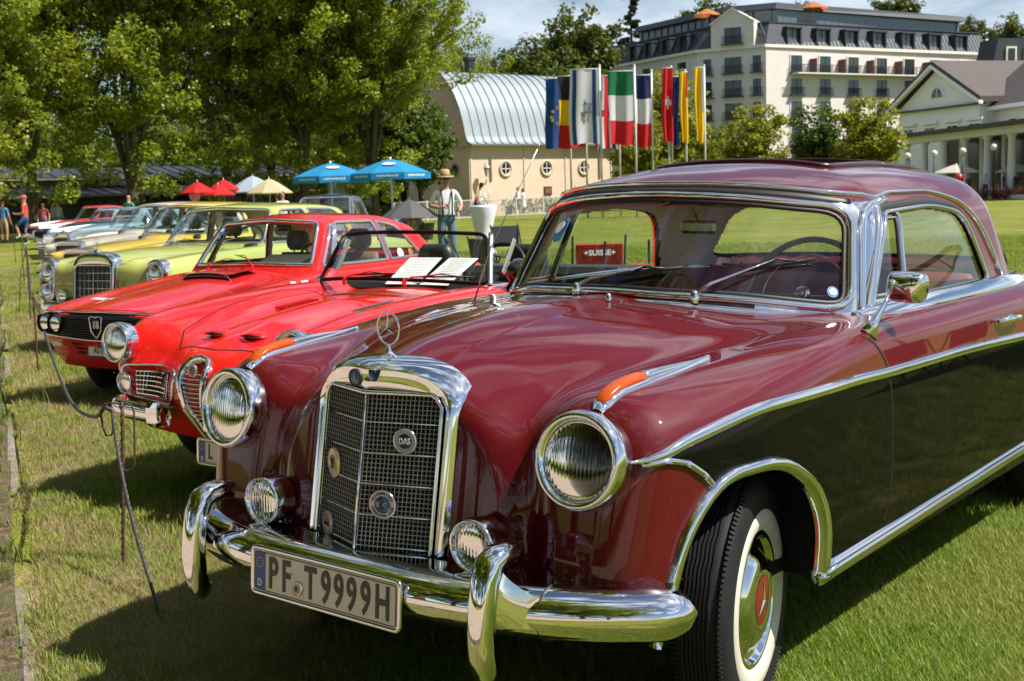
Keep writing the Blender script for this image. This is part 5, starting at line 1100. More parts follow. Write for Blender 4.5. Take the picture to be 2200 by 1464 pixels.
# gabled attic front
f, l = sub('', A1, A2); s1, s2 = s_of(1, 1533), s_of(1, 1624); mid = (s1+s2)/2
mb = MB(); mb.prism([(s1, -.25, CO+.35), (s2, -.25, CO+.35), (s2, -.25, CO+3.4), (mid, -.25, CO+5.2), (s1, -.25, CO+3.4)], (0, 4, 0)); fput(mb, f).build('attic_gable', HOT, ho)
mb = MB()
for a, b in ((s1-.15, s2+.15),): mb.tube([(a, -.4, CO+3.35), (mid, -.4, CO+5.25), (b, -.4, CO+3.35)], .12, 4, smooth=False)
fput(mb, f).build('gable_trim', HTR, ho); put('wide', 1, mid+.1, CO+1.75, -.26)
# terrace railing and penthouse mullions
for seg in (0, 1, 2):
    f, l = sub('', *segs[seg]); mb = MB(); mb.box((l/2, 1.5, CO+4.3), (l, .04, .05)); [mb.box((l*(i+.5)/int(l/1.2), 1.5, CO+3.8), (.04, .04, .95)) for i in range(int(l/1.2))]; tag(fput(mb, f).build('terrace_rail', ANTH, ho), kind='stuff')
    mb = MB(); [mb.box((l*(i+.5)/int(l/1.5), 5.1, CO+4.3), (.12, .1, 1.95)) for i in range(int(l/1.5))]; tag(fput(mb, f).build('penthouse_mullions', ANTH, ho), kind='stuff')
def parasol(loc, r, h, col, label, cat='parasol', sides=8, pole=.03, drop=.16, edge=.12, group=None, polecol=None, name='parasol', vents=True, base=True, tiltm=None):
    t = thing(name, loc, random.uniform(0, 1), label, cat, group); cm_ = col; V = [(0, 0, h)]; n = sides
    mb = MB(); K = 5
    for j in range(1, K+1):
        for k in range(n*2):
            a = PI*k/n; t_ = j/K; rr = r*t_*(1 if k % 2 == 0 else math.cos(PI/n)*.985); V.append((rr*math.cos(a), rr*math.sin(a), h-drop*r*3.0*(t_**1.25)*(1 if k % 2 == 0 else .985)))
    m2 = n*2; F = [(0, 1+k, 1+(k+1) % m2) for k in range(m2)]+[(1+j*m2+k, 1+(j+1)*m2+k, 1+(j+1)*m2+(k+1) % m2, 1+j*m2+(k+1) % m2) for j in range(K-1) for k in range(m2)]
    if edge:
        b = len(V); V += [(v[0]*1.003, v[1]*1.003, v[2]-edge) for v in V[1+(K-1)*m2:1+K*m2]]; F += [(1+(K-1)*m2+k, b+k, b+(k+1) % m2, 1+(K-1)*m2+(k+1) % m2) for k in range(m2)]
    mb.add(V, F); mb.build('canopy', cm_, t)
    mb = MB(); mb.tube([(0, 0, 0), (0, 0, h+.06)], pole, 8); mb.build('pole', polecol or WINW, t)
    mb = MB()
    for k in range(n): a = 2*PI*k/n; mb.tube([(0, 0, h-.06), (r*.98*math.cos(a), r*.98*math.sin(a), h-drop*r*3.0-.015)], .012, 4)
    tag(mb.build('ribs', polecol or WINW, t), kind='stuff'); return t
CORAL = mat('coral_cloth', (.62, .22, .07), .8, transl=.4)
parasol(up(gp(1524, 171), CO+3.35), 1.9, 2.7, CORAL, 'coral parasol on the hotel roof terrace, the left one', group='coral parasols on the roof'); parasol(up(gp(1749, 171), CO+3.35), 2.0, 3.2, CORAL, 'coral parasol on the hotel roof terrace, the right one', group='coral parasols on the roof')
# grey roofs between
hb = thing('grey_roof_house', up(gp(1225, 150), 0), label='dark flat roofed house half hidden behind the belgian and israeli flags', cat='building'); fr = frame(gp(1190, 150), gp(1330, 150)); hb.matrix_world = fr
bx('wall', CRM2, hb, (4, 3, 6.2), (8.2, 6, 12.4)); MB().prism([(-.4, -.5, 12.3), (8.6, -.5, 14.0), (8.6, -.5, 14.6), (5, -.5, 14.8), (-.4, -.5, 13.0)], (0, 7, 0)).build('roof', ANTH, hb); bx('window', DARKG, hb, (5.8, -.05, 11.4), (1.4, .1, 1.4))
hb = thing('villa', label='white villa on the hill left of the conifer', cat='building'); hb.matrix_world = frame(gp(1285, 230), gp(1345, 232)); bx('wall', HTR, hb, (2.8, 3, 23.4), (5.6, 6, 5)); MB().prism([(-.4, -.5, 25.8), (6, -.5, 25.8), (4.4, -.5, 27.2), (1, -.5, 27.2)], (0, 7, 0)).build('roof', SLATE, hb); bx('window', DARKG, hb, (2, -.05, 24.4), (1, .1, 1.3))
hb = thing('mansard_house', label='slate roofed house behind the white building, at the right edge', cat='building'); hb.matrix_world = frame(gp(2112, 170), gp(2230, 172)); bx('wall', HOT, hb, (6, 2, 8), (9, 4, 16)); MB().prism([(1, -.3, 16), (11.2, -.3, 16), (10.6, -.3, 19.8), (1.9, -.3, 19.8)], (0, 4, 0)).build('roof', ANTH, hb); bx('window', HTR, hb, (3.8, -.4, 17.6), (1.6, .2, 2.2)); bx('window', DARKG, hb, (3.8, -.52, 17.6), (1, .1, 1.7)); bx('window', HTR, hb, (6.6, -.4, 17.6), (1.6, .2, 2.2)); bx('window', DARKG, hb, (6.6, -.52, 17.6), (1, .1, 1.7))
# white spa building on the right
WH = mat('white_render', (.88, .87, .83), .85, noise=(.8, .04)); WHT = mat('white_trim', (.88, .87, .85), .8); RS = mat('brown_slate', (.085, .068, .062), .8, noise=(6, .25))
ku = thing('spa_building', label='white neoclassical building with pediment and colonnade on the right', cat='building'); Q0, Q1 = gp(1934, 100.5), gp(2290, 75); Lk = place(ku, Q0, Q1)
bx('entablature', WHT, ku, (Lk/2, .5, 4.45), (Lk, 1.2, .50)); bx('cornice', RS, ku, (Lk/2, .2, 4.84), (Lk+.5, 2.0, .26)); bx('terrace_roof', WHT, ku, (Lk/2, 2.6, 4.72), (Lk, 4.4, .2)); bx('back_wall', mat('black_window_wall', (.015, .016, .018), .12, spec=.8), ku, (Lk/2, 3.5, 2.2), (Lk, .2, 4.4)); bx('floor_plinth', WHT, ku, (Lk/2, 1.5, .12), (Lk, 4, .24))
cl = thing('tmp'); bpy.data.objects.remove(cl)
colm = MB().lathe([(.36, .24), (.36, .40), (.27, .48), (.26, 2.2), (.22, 3.95), (.25, 3.98), (.33, 4.08), (.33, 4.2)], n=16).build('column', WHT, ku); ncol = 8
for i in range(ncol):
    c_ = colm if i == 0 else colm.copy()
    if i: COL.objects.link(c_)
    c_.location = (.5+(Lk-1)*i/(ncol-1), .35, 0)
pier = MB().box((0, 3.3, 2.2), (.5, .3, 4.3)).build('wall_pier', WHT, ku)
for i in range(ncol):
    c_ = pier if i == 0 else pier.copy()
    if i: COL.objects.link(c_)
    c_.location.x = .5+(Lk-1)*i/(ncol-1)
gb = thing('pavilion_wing', label='white upper wing with pediment and half round window above the colonnade', cat='building'); G0, G1 = gp(1932, 116), gp(2103, 105); Lg = place(gb, G0, G1); zE = 7.7; ap = 11.1; mg = Lg*.50
bx('wall', WH, gb, (Lg/2, 5, zE/2), (Lg, 10, zE)); MB().prism([(-.1, 0, zE), (Lg+.1, 0, zE), (mg, 0, ap-.2)], (0, .5, 0)).build('pediment', WH, gb)
mb = MB(); mb.prism([(-1.0, -.7, zE-.1), (mg, -.7, ap+.05), (Lg+1.0, -.7, zE-.1), (Lg+1.0, -.7, zE+.35), (mg, -.7, ap+.5), (-1.0, -.7, zE+.35)], (0, 14, 0)); mb.build('roof', RS, gb)
mb = MB(); mb.prism([(-1.05, -.8, zE-.28), (mg, -.8, ap-.13), (Lg+1.05, -.8, zE-.28), (Lg+1.05, -.8, zE-.02), (mg, -.8, ap+.14), (-1.05, -.8, zE-.02)], (0, .35, 0)); mb.build('gable_trim', WHT, gb); bx('string_course', RS, gb, (Lg/2, -.15, zE-.20), (Lg+1.2, .5, .14))
o = MB().lathe([(1.05, 0), (1.05, -.12), (.80, -.12), (.80, 0)], (mg, -.01, zE+.75), 'Y', 16, a0=0, a1=PI).build('half_round_window', WHT, gb); MB().lathe([(.80, -.03), (.0001, -.03)], (mg, 0, zE+.75), 'Y', 16, a0=0, a1=PI).build('pane', HGL, o); bx('mullion', WHT, o, (mg, -.06, zE+1.15), (.06, .06, .8))
for k, f_ in enumerate((.14, .42, .70, .96)): o = bx('window', WHT, gb, (Lg*f_, -.06, 5.55), (1.9, .12, 1.1)); bx('pane', HGL, o, (Lg*f_, -.13, 5.5), (1.35, .05, .75)); bx('mullion', WINW, o, (Lg*f_, -.17, 5.5), (.08, .04, .75)); bx('lintel', WHT, gb, (Lg*f_, -.14, 6.3), (2.2, .24, .22))
G2, G3 = gp(2103, 108), gp(2330, 92); w2 = thing('side_wing', label='long white side wing with brown slate roof at the right edge', cat='building'); Lw = place(w2, G2, G3); bx('wall', WH, w2, (Lw/2, 5, 3.6), (Lw, 10, 7.2)); MB().prism([(0, -.8, 7.1), (0, 4.6, 11.6), (0, 10, 7.1)], (Lw, 0, 0)).build('roof', RS, w2); bx('cornice', WHT, w2, (Lw/2, -.5, 7.05), (Lw, .7, .3))
for f_ in (.12, .36, .6, .84): o = bx('window', WHT, w2, (Lw*f_, -.04, 5.6), (1.5, .1, 1.3)); bx('pane', HGL, o, (Lw*f_, -.1, 5.6), (1.0, .05, .9))
# hill
mb = MB(); HV = []; HF = []; n = 60
for j, (D, zb) in enumerate(((120, -1), (150, 1.5), (190, 9), (240, 15), (330, 20), (500, 22))):
    for i in range(n+1):
        u = -400+3200*i/n; q = gp(u, D); k = .35+.65*min(1, max(0, (u-950)/500)); HV.append((q.x, q.y, -.5+(zb+1)*k+1.2*math.sin(i*.7+j)*(j > 1)))
HF = [(j*(n+1)+i, j*(n+1)+i+1, (j+1)*(n+1)+i+1, (j+1)*(n+1)+i) for j in range(5) for i in range(n)]; mb.add(HV, HF, True); tag(mb.build('hill', groundmat('hill_green', [(0, (.05, .07, .02), 0, 0), (.1, (.09, .10, .03), .45, .6)], 2, .5)), kind='structure')
# ------------------------------------------------------------------ the other parked cars
GC = 'classic cars parked in a slanted row on the lawn'
def body_fn(p):
    W, Ln = p['W'], p['L']; hy, hz_ = p['hood']; fy_, fz_, fa = p['fender']; sy, sx = p['plan']; nose = p.get('nose'); extra = p.get('extra'); xf = p.get('xf', .6)
    by, bz_ = p['front']   # z -> y offset of the front face
    def f(x, y, z):
        s0 = interp(y, sy, sx); S_ = s0-p.get('tuck', .04)*np.clip((.5-z)/.25, 0, 1.5)**2-p.get('tumble', .12)*np.clip(z-.72, 0, 1)
        T0 = interp(y, hy, hz_)-p.get('crown', .10)*x*x
        T1 = interp(y, fy_, fz_)-fa*np.clip(np.abs(x-xf)-.02, 0, 1)**2*np.where(x < xf, 1., .5)
        T_ = smax(T0, T1, .05)
        if extra: T_ = T_+extra(x, y)
        F_ = interp(z, bz_, by)+p.get('fcurve', .12)*x*x+p.get('fcorner', 1.5)*np.clip(x-p.get('fcx', W*.72), 0, 1)**2
        if nose: F_ = F_+nose(x, z)
        a = smax(x-S_, z-T_, p.get('kst', .10)); G_ = Ln-.15*(1-np.clip(z, 0, 1))*0-.3*np.clip(z-.6, 0, 1)
        return smax(smax(a, F_-y, p.get('kf', .07)), y-G_, .12)
    return f
def make_car(name, pose, label, p, col, cell=.03):
    x0, y0, ang, z0 = pose; t = thing(name, (x0, y0, z0), R(ang), label, 'car', GC); m = col; W, Ln = p['W'], p['L']
    f = body_fn(p); zt = p.get('zt', 1.02)
    B = Shell(f, W+.04, -.15, Ln+.05, p.get('zb', .28), zt, (W*.62, .45, Ln-.5, p.get('zb', .28), zt-.32), lin(0, W+.04, cell), lin(-.15, 1.4, cell)+lin(1.4, Ln+.05, cell*2)[1:], lin(p.get('zb', .28), zt, cell*.8))
    c = B.Cn; ax = np.abs(c[:, 0]); hole = np.zeros(len(c), bool)
    for yc in p['wheels']: hole |= ((c[:, 1]-yc)**2+(c[:, 2]-.30)**2 < p.get('ra', .36)**2) & (ax > W*.7)
    cab = p['cabin']; cm_ = inpoly(ax, c[:, 1], cab) & (B.FN[:, 2] > .5)
    keep = ~(hole | cm_)
    low = p.get('lower'); sel = keep.copy(); zz = c[:, 2]
    if low: q = keep & (zz < low[0]) & (B.G > 0); B.part('lower_body', q, low[1], t); sel &= ~q
    hd = inpoly(ax, c[:, 1], p['hoodline']) & (B.FN[:, 2] > .4)
    dr = (c[:, 1] > p['door'][0]) & (c[:, 1] < p['door'][1]) & (ax > W*.75) & (zz > .36) & (B.G > 0) & (B.G < 3)
    B.part('body', sel & ~hd & ~dr, m, t); B.part('hood', sel & hd, p.get('hoodmat', m), t)
    for s_ in (1, -1): B.part('door', sel & dr & (np.sign(c[:, 0]) == s_), m, t)
    def seam(axis, pts, s_=1, wd=.004):
        q = resample([Vector((a, b, 0)) for a, b in pts], .04, False); P_, n = B.surf(axis, [v.x for v in q], [v.y for v in q], s_); mb = MB(); ribbon(mb, P_+n*.0005, n, wd, .001, prof=[(-1, 0), (0, 1), (1, 0)]); mb.build('panel_gap', MATTE, t)
    H_ = p['hoodline'][1:]
    for s_ in (1, -1):
        seam('z', [(s_*a, b) for a, b in H_])
        for yd in p['door']: seam('x', [(yd, .45), (yd, zt-.22)], s_)
    seam('z', [(-H_[-1][0], H_[-1][1]), (0, H_[-1][1]-.03), H_[-1]])
    if p.get('hoodfront'): seam('z', [(-H_[0][0], H_[0][1]), (0, p['hoodfront']), H_[0]])
    r = p.get('r', .29)
    for i, yc in enumerate(p['wheels']):
        for s_ in (1, -1): wheel(t, (s_*(W-.13), yc, r), r, .15, 0, s_, p.get('ww'), rim_r=r*.6, tread=False, n=32)
    mb = MB(); mb.box((0, Ln/2, .30), (W*1.6, Ln-.7, .06)); mb.build('underbody', MATTE, t)
    for yc in p['wheels']:
        for s_ in (1, -1): mb = MB(); mb.box((s_*(W-.30), yc, .42), (.03, .72, .36)); mb.build('wheel_housing', MATTE, t)
    # canopy
    k = p.get('can'); K = None
    if k:
        def fc(x, y, z):
            S_ = interp(y, *k['plan'])-k.get('tumble', .30)*np.clip(z-k['zb'], 0, 1)-.35*np.clip(z-k['zr']+.2, 0, 1)**2*4
            T_ = interp(y, *k['roof'])-k.get('rcrown', .14)*x*x
            F_ = k['y0']+k.get('wc', .22)*(x/.6)**2+k['ws']*(z-k['zb']); G_ = k['y1']-k['rs']*(z-k['zb'])-k.get('rc', .25)*(x/.6)**2
            return smax(smax(smax(x-S_, z-T_, k.get('kr', .08)), F_-y, .03), y-G_, .07)
        Wc = max(k['plan'][1])+.03; yc0 = k['y0']-.1; yc1 = k['y1']+.1
        K = Shell(fc, Wc, yc0, yc1, k['zb']-.05, k['zr']+.06, (Wc*.62, k['y0']+.62, k['y1']-.65, k['zb']-.05, k['zr']-.18), lin(0, Wc, cell*.75), lin(yc0, yc1, cell*.9), lin(k['zb']-.05, k['zr']+.06, cell*.6))
        c = K.Cn; ax = np.abs(c[:, 0]); fn = K.FN
        gw = inpoly(c[:, 0], c[:, 2], k['W']) & (fn[:, 1] < -.15) & (c[:, 1] < k['y0']+1.0); gs = np.zeros(len(c), bool)
        for P_ in k['S']: gs |= inpoly(c[:, 1], c[:, 2], P_) & (np.abs(fn[:, 0]) > .5)
        gr = inpoly(c[:, 0], c[:, 2], k['R']) & (fn[:, 1] > .15) & (c[:, 1] > k['y1']-1.2); met = ~(gw | gs | gr)
        if not k.get('open'):
            K.part('roof', met, (k.get('mat') or m), t); K.part('headliner', met & (c[:, 2] > k['zb']+.03), LINING, t, off=-.02, flip=True); K.part('rear_window', gr, GLASS, t)
            for s_ in (1, -1):
                for P_ in k['S']: K.part('side_window', inpoly(c[:, 1], c[:, 2], P_) & gs & (np.sign(c[:, 0]) == s_), GLASS, t, off=-.006); trim(K, 'x', P_, s_, k.get('tw', .014), .010, k.get('trim', CHROME), 'side_window_frame', t, d=.04)
            trim(K, 'Y', k['R'], 1, .016, .008, SEAL, 'rear_window_seal', t, d=.05)
        K.part('windscreen', gw, GLASS, t, off=-.006); trim(K, 'y', k['W'], 1, k.get('fw', .016), .012, k.get('wtrim', CHROME), 'windscreen_frame', t, d=.03)
    return t, B, K
def entrant(K, t, x, z, s=1.):
    p, n = K.surf('y', x, z); p0 = Vector(p[0])+Vector(n[0])*.008; up_ = (.2, 0, 1)
    d_ = decal(t, 'entrant_disc', p0, n[0], up_, [(a*s, b*s) for a, b in [(a*.95, b) for a, b in circ(.045)][:18]+[(.03, -.06), (.075, -.03), (.06, .0)]], DISCBLUE); decal(d_, 'disc_field', p0+Vector(n[0])*.002, n[0], up_, circ(.024*s), WHITE)
CLEARL = shade_lines('fine_lamp_glass', (.95, .95, .9), 'X', 45)
TAN = mat('tan_leather', (.22, .13, .07), .6); BLKL = mat('black_leather', (.014, .014, .015), .45); GREYC = mat('grey_cloth', (.12, .115, .11), .85)
REDA = paint('alfa_red_paint', (.62, .012, .010)); REDF = paint('signal_red_paint', (.56, .016, .016))
# --- open red sports car
def bulge(x, y): return .030*np.exp(-((x-0)/.20)**2)*np.clip((y-.15)/.3, 0, 1)*np.clip((1.2-y)/.3, 0, 1)+.018*np.exp(-((x-.36)/.06)**2)*np.clip((y-.2)/.4, 0, 1)*np.clip((1.3-y)/.3, 0, 1)
def nosef(x, z): return .16*np.clip(1-np.abs(x-.36)/.20, 0, 1)*np.clip((z-.30)/.2, 0, 1)*0+.10*np.exp(-((x-.36)/.17)**2)*np.exp(-((z-.66)/.18)**2)-.05*np.exp(-((x-.61)/.15)**2)*np.exp(-((z-.68)/.15)**2)
pa = dict(W=.80, L=3.9, hood=([0, .15, .3, .6, 1., 1.4, 2.5, 3.2, 3.9], [.60, .675, .725, .775, .820, .855, .87, .84, .72]), fender=([0, .1, .25, .5, .8, 1.3, 2.2, 3., 3.9], [.66, .755, .790, .835, .865, .885, .885, .86, .72], 2.2), xf=.60,
  plan=([-.15, .05, .2, .5, 1., 2., 3., 3.9], [.62, .69, .745, .785, .80, .80, .78, .66]), front=([.14, .08, .03, .02, .06, .12, .2], [.25, .35, .45, .55, .65, .75, .85]), fcurve=.22, fcorner=.8, nose=nosef, extra=bulge, wheels=(.72, 2.95), cabin=[(0, 1.52), (.58, 1.62), (.62, 2.65), (0, 2.75)], hoodline=[(0, .16), (.30, .19), (.40, .30), (.46, .6), (.52, 1.05), (.45, 1.2)], hoodfront=.155, door=(1.55, 2.45), r=.29, zt=1.0, tumble=.10, zb=.27, crown=.12,
  can=dict(open=1, plan=([1., 1.5, 2., 3.], [.62, .64, .62, .55]), roof=([1, 2, 3], [1.32, 1.32, 1.32]), y0=1.17, y1=2.9, zb=.86, zr=1.32, ws=.72, rs=.8, wc=.20, tumble=.22, W=roundpoly([(-.590, .895), (-.3, .915), (0, .922), (.3, .915), (.590, .895), (.505, 1.135), (.25, 1.150), (0, 1.154), (-.25, 1.150), (-.505, 1.135)], [.03, .05, .05, .05, .03, .05, .05, .05, .05, .05]), S=[], R=[(0, 0), (0, 0), (.01, 0)], wtrim=MATTE, fw=.009))
t, B, K = make_car('open_sports_car', (-2.24, 1.162, .83, .061), 'open red two-seater with shield grille, second in the row beside the maroon coupe', pa, REDA, .022)
for s_ in (1, -1):
    lamp(t, 'headlight', (s_*.60, .065, .695+(.012 if s_ > 0 else 0)), .098, .016, R(6), 0, CLEARL, depth=.1, n=40, body=REDA)
    lamp(t, 'side_lamp', (s_*.575, float(B.surf('y', s_*.575, .505)[0][0, 1])-.006, .505), .052, .005, 0, 0, CLEARL, depth=.05, n=28)
    P_ = roundpoly([(s_*.150, .585), (s_*.60, .590), (s_*.625, .445), (s_*.19, .425)], .05, 4); q = resample([Vector((a, b, 0)) for a, b in P_], .03); pp, nn = B.surf('y', [v.x for v in q], [v.y for v in q]); mb = MB(); ribbon(mb, pp+nn*.002, nn, .006, .008, True); fr_ = mb.build('side_grille_frame', CHROME, t)
    x0_, x1_ = s_*.235, s_*.50; mb = MB(); gy2 = lambda x, z: float(B.surf('y', x, z)[0][0, 1])-.004
    mb.add([(x, gy2(x, z), z) for z in (.455, .565) for x in np.linspace(x0_, x1_, 5)], [(k, k+1, k+6, k+5) for k in range(4)]); mb.build('grille_backing', MATTE, fr_)
    mb = MB()
    for i in range(13): x = x0_+(x1_-x0_)*i/12; mb.tube([(x, gy2(x, .455)-.006, .455), (x, gy2(x, .565)-.006, .565)], .0022, 4, smooth=False)
    for z in np.linspace(.458, .562, 6): mb.tube([(x, gy2(x, z)-.008, z) for x in np.linspace(x0_, x1_, 5)], .0025, 4, smooth=False)
    tag(mb.build('grille_bars', CHROME, fr_), kind='stuff')
    mb = MB(); V = []; xx = np.linspace(.16, .80, 14); n = 10
    for i, x in enumerate(xx):
        y = float(B.surf('y', s_*min(x, .72), .40)[0][0, 1])-.075+max(0, x-.68)*.9; e = 1 if i < 13 else .35
        for k in range(n): a = 2*PI*k/n; V.append((s_*x, y+.030*math.sin(a)*e, .385+.046*math.cos(a)*e-.0*x))
    F = [(i*n+k, i*n+(k+1) % n, (i+1)*n+(k+1) % n, (i+1)*n+k) for i in range(13) for k in range(n)]+[tuple(range(n)), tuple(13*n+k for k in range(n))]; mb.add(V, F, True); bp_ = mb.build('bumper', CHROME, t)
    mb = MB(); mb.box((s_*.20, -.045, .40), (.07, .07, .11), bev=.02); mb.build('overrider', CHROME, bp_)
# shield grille
sh = [(0, .262), (-.028, .32), (-.062, .45), (-.080, .56), (-.078, .605), (-.052, .632), (0, .642), (.052, .632), (.078, .605), (.080, .56), (.062, .45), (.028, .32)]
sh = resample([Vector((a, b, 0)) for a, b in sh], .02); pp, nn = B.surf('y', [v.x for v in sh], [v.y for v in sh]); mb = MB(); ribbon(mb, pp+nn*.010, nn, .014, .020, True, prof=[(-1, -1.4), (-.9, .4), (-.4, 1), (.3, .9), (.9, .3), (1, -1.2)]); sg = mb.build('shield_grille', CHROME, t)
mb = MB(); mb.prism([(p_[0], -.030, p_[2]) for p_ in pp], (0, .03, 0)); mb.V = [(v[0], float(B.surf('y', v[0], v[2])[0][0, 1])-.003+(0 if i < len(pp) else .03), v[2]) for i, v in enumerate(mb.V)]; mb.build('grille_backing', MATTE, sg)
for z in np.linspace(.30, .585, 15):
    w_ = float(interp(z, [.262, .32, .45, .56, .60], [.004, .022, .055, .072, .068])); mb = MB(); mb.tube([(x, float(B.surf('y', x, z)[0][0, 1])-.010, z) for x in (-w_, 0, w_)], [(.0032, .005)]*3, 5, flat=(0, 0, 1)); mb.build('grille_bar', CHROME, sg)
b = disc(t, 'badge', (0, float(B.surf('y', 0, .60)[0][0, 1])-.022, .602), .030, NAVY, .005, ringm=CHROME, inner=SILV, innr=.55); mb = MB(); mb.box((0, -.007, 0), (.004, .003, .026)); mb.box((0, -.007, 0), (.026, .003, .004)); mb.build('cross', mat('badge_red', (.5, .02, .02), .4), b)
for x, y in ((-.125, .29), (.125, .29)):
    pz = float(B.surf('z', x, y)[0][0, 2]); mb = MB(); V = []
    mb.lathe([(.0001, .022), (.032, .019), (.050, .011), (.057, -.004)], (0, 0, 0), 'Z', 16); mb.V = [Vector((x+v[0]*1.15, y+v[1]*.75, pz+v[2]+.001)) for v in mb.V]; sc = mb.build('hood_scoop', REDA, t)
    mb = MB(); mb.tube([(x-.062, y-.034, pz+.004), (x, y-.050, pz+.009), (x+.062, y-.034, pz+.004)], [(.004, .003), (.009, .004), (.004, .003)], 8); mb.build('scoop_mouth', MATTE, sc)
for s_ in (1, -1):
    for i in range(15):
        y = .80+.0135*i*1.2; x = s_*.275; P_, n_ = B.surf('z', [x-.038, x+.038], [y, y]); mb = MB(); ribbon(mb, P_+n_*.001, n_, .0040, .008); mb.build('louvre', CHROME if s_ > 0 else REDA, t)
pl2 = plate(t, (.285, -.035, .262), .40, .10, '', (R(-4), 0, 0)); text('lettering', 'L', .09, STENC, pl2, (-.12, -.003, 0), (PI/2, 0, 0), .001, .002, .6)
for s_ in (1, -1):
    p1, n1_ = rings(K, 'y', [(s_*(.605-.09*t_), .885+.262*t_) for t_ in np.linspace(0, .97, 14)]); mb = MB(); ribbon(mb, p1+n1_*0, n1_, .013, .012); mb.build('screen_pillar', mat('satin_alloy', (.75, .75, .76), .22, metal=.9) if s_ > 0 else CHROME, t)
    mb = MB(); mb.box((s_*.59, 1.57, 1.02), (.010, .03, .20), rot=Matrix.Rotation(R(-32), 3, 'X'), bev=.006); mb.build('screen_pillar_back', mat('satin_alloy', (.75, .75, .76), .22, metal=.9), t)
seat(t, (-.33, 1.98, .52), .46, BLKL, .40, .5, head=(.135, .155, -.01)); seat(t, (.33, 1.98, .52), .46, BLKL, .40, .5, head=(.135, .155, -.01))
entrant(K, t, -.48, 1.105, .9); wiper(t, ws_pt(K, -.22, .895, .02), ws_pt(K, -.05, .945), ws_pt(K, -.18, .93), ws_pt(K, .12, .942), REDA, INK, .8); wiper(t, ws_pt(K, .20, .895, .02), ws_pt(K, .38, .935), ws_pt(K, .22, .925), ws_pt(K, .53, .922), REDA, INK, .8)
steering(t, (.33, 1.78, .90), .19, mt=BLKL, horn=None, tube=.012); mb = MB(); mb.box((0, 1.58, .845), (1.15, .22, .07), bev=.03); mb.build('dashboard', BLKL, t); mb = MB(); mb.box((0, 2.2, .33), (1.2, 1.2, .04)); mb.build('floor_panel', MATTE, t); mb = MB(); mb.box((0, 2.78, .84), (1.15, .30, .10), bev=.04); mb.build('folded_hood', BLKL, t)
PAPER = mat('paper', (.72, .72, .71), .7)
for x, a, s_ in ((-.12, .10, 0), (.13, -.08, 1)): mb = MB(); mb.box((0, 0, 0), (.215, .27, .002)); o = mb.build('information_sheet', PAPER, None, (0, 0, 0)); M2 = t.matrix_basis@Matrix.Translation((x+.03, 1.60, .935))@Matrix.Rotation(a, 4, 'Z')@Matrix.Rotation(R(28), 4, 'X'); o.matrix_world = M2; tag(o, 'white printed sheet behind the open car windscreen, %s of the pair' % ('left' if not s_ else 'right one with blue print'), 'paper', 'information sheets in the open red car'); 
mb = MB()
PRN = mat('grey_print', (.35, .35, .36), .7)
for o in [q for q in bpy.data.objects if q.name.startswith('information_sheet')]:
    for i in range(13):
        mb = MB(); mb.box((-.0-.004*(i % 3), .115-.017*i, .0016), (.17-.02*(i % 4), .004, .0006)); mb.build('printed_line', PRN if (i < 12 or 'right' not in o['label']) else DISCBLUE, o)
mb = MB(); mb.tube([(.70, 1.40, .87), (.73, 1.41, .90), (.745, 1.42, .925)], .009, 8); o = mb.build('door_mirror', MATTE, t); mb = MB(); mb.lathe([(.062, .02), (.063, 0), (.052, -.04), (.025, -.065), (.0001, -.072)], (.755, 1.43, .955), 'Y', 20); mb.build('mirror_housing', mat('black_gloss', (.01, .01, .01), .15, coat=1), o)
# --- red coupe with the black full-width grille
def fnose(x, z): return .0*x
pf = dict(W=.775, L=3.95, hood=([-.1, 0, .12, .5, 1., 1.45, 2.6, 3.3, 3.95], [.66, .700, .730, .790, .850, .895, .90, .86, .80]), fender=([-.1, .0, .12, .5, 1., 1.5, 2.6, 3.95], [.64, .690, .705, .760, .815, .865, .875, .80], .5), xf=.70, crown=.22,
  plan=([-.15, .03, .15, .5, 1.2, 2.6, 3.95], [.66, .735, .755, .765, .775, .775, .70]), front=([.16, .10, .05, -.03, -.015, .02, .12], [.25, .32, .42, .52, .66, .72, .85]), fcurve=.16, fcorner=.5, wheels=(.68, 3.0), cabin=[(0, 1.58), (.58, 1.68), (.60, 2.9), (0, 3.2)], hoodline=[(0, .03), (.60, .10), (.64, .3), (.65, .8), (.64, 1.22), (.5, 1.32)], hoodfront=.03, door=(1.45, 2.5), r=.285, zt=1.0, tumble=.30, zb=.27, kst=.06, kf=.04,
  can=dict(plan=([1.3, 1.7, 2.3, 2.9, 3.4], [.66, .68, .685, .65, .58]), roof=([1.3, 1.75, 2.1, 2.5, 2.8, 3.3], [1.27, 1.285, 1.318, 1.305, 1.25, 1.1]), y0=1.40, y1=3.55, zb=.885, zr=1.31, ws=.80, rs=1.35, wc=.10, tumble=.30, rcrown=.13, kr=.06,
    W=roundpoly([(-.605, .925), (0, .940), (.605, .925), (.505, 1.245), (0, 1.275), (-.505, 1.245)], [.03, .1, .03, .05, .1, .05]), S=[roundpoly([(1.60, .915), (1.70, .915), (1.86, 1.215), (1.83, 1.225)], .01, 2), roundpoly([(1.735, .915), (2.42, .915), (2.36, 1.235), (1.89, 1.240)], [.01, .02, .02, .03], 2), roundpoly([(2.47, .915), (2.95, .925), (2.66, 1.19), (2.41, 1.232)], [.02, .05, .08, .02], 3)], R=roundpoly([(-.52, .95), (.52, .95), (.44, 1.22), (-.44, 1.22)], .06)))
t, B, K = make_car('red_coupe', (-5.36, 2.786, 6.76, -.03), 'red fixed-roof coupe with black full-width grille and four round lamps, third in the row', pf, REDF, .025)
gyf = lambda x, z: float(B.surf('y', x, z)[0][0, 1])
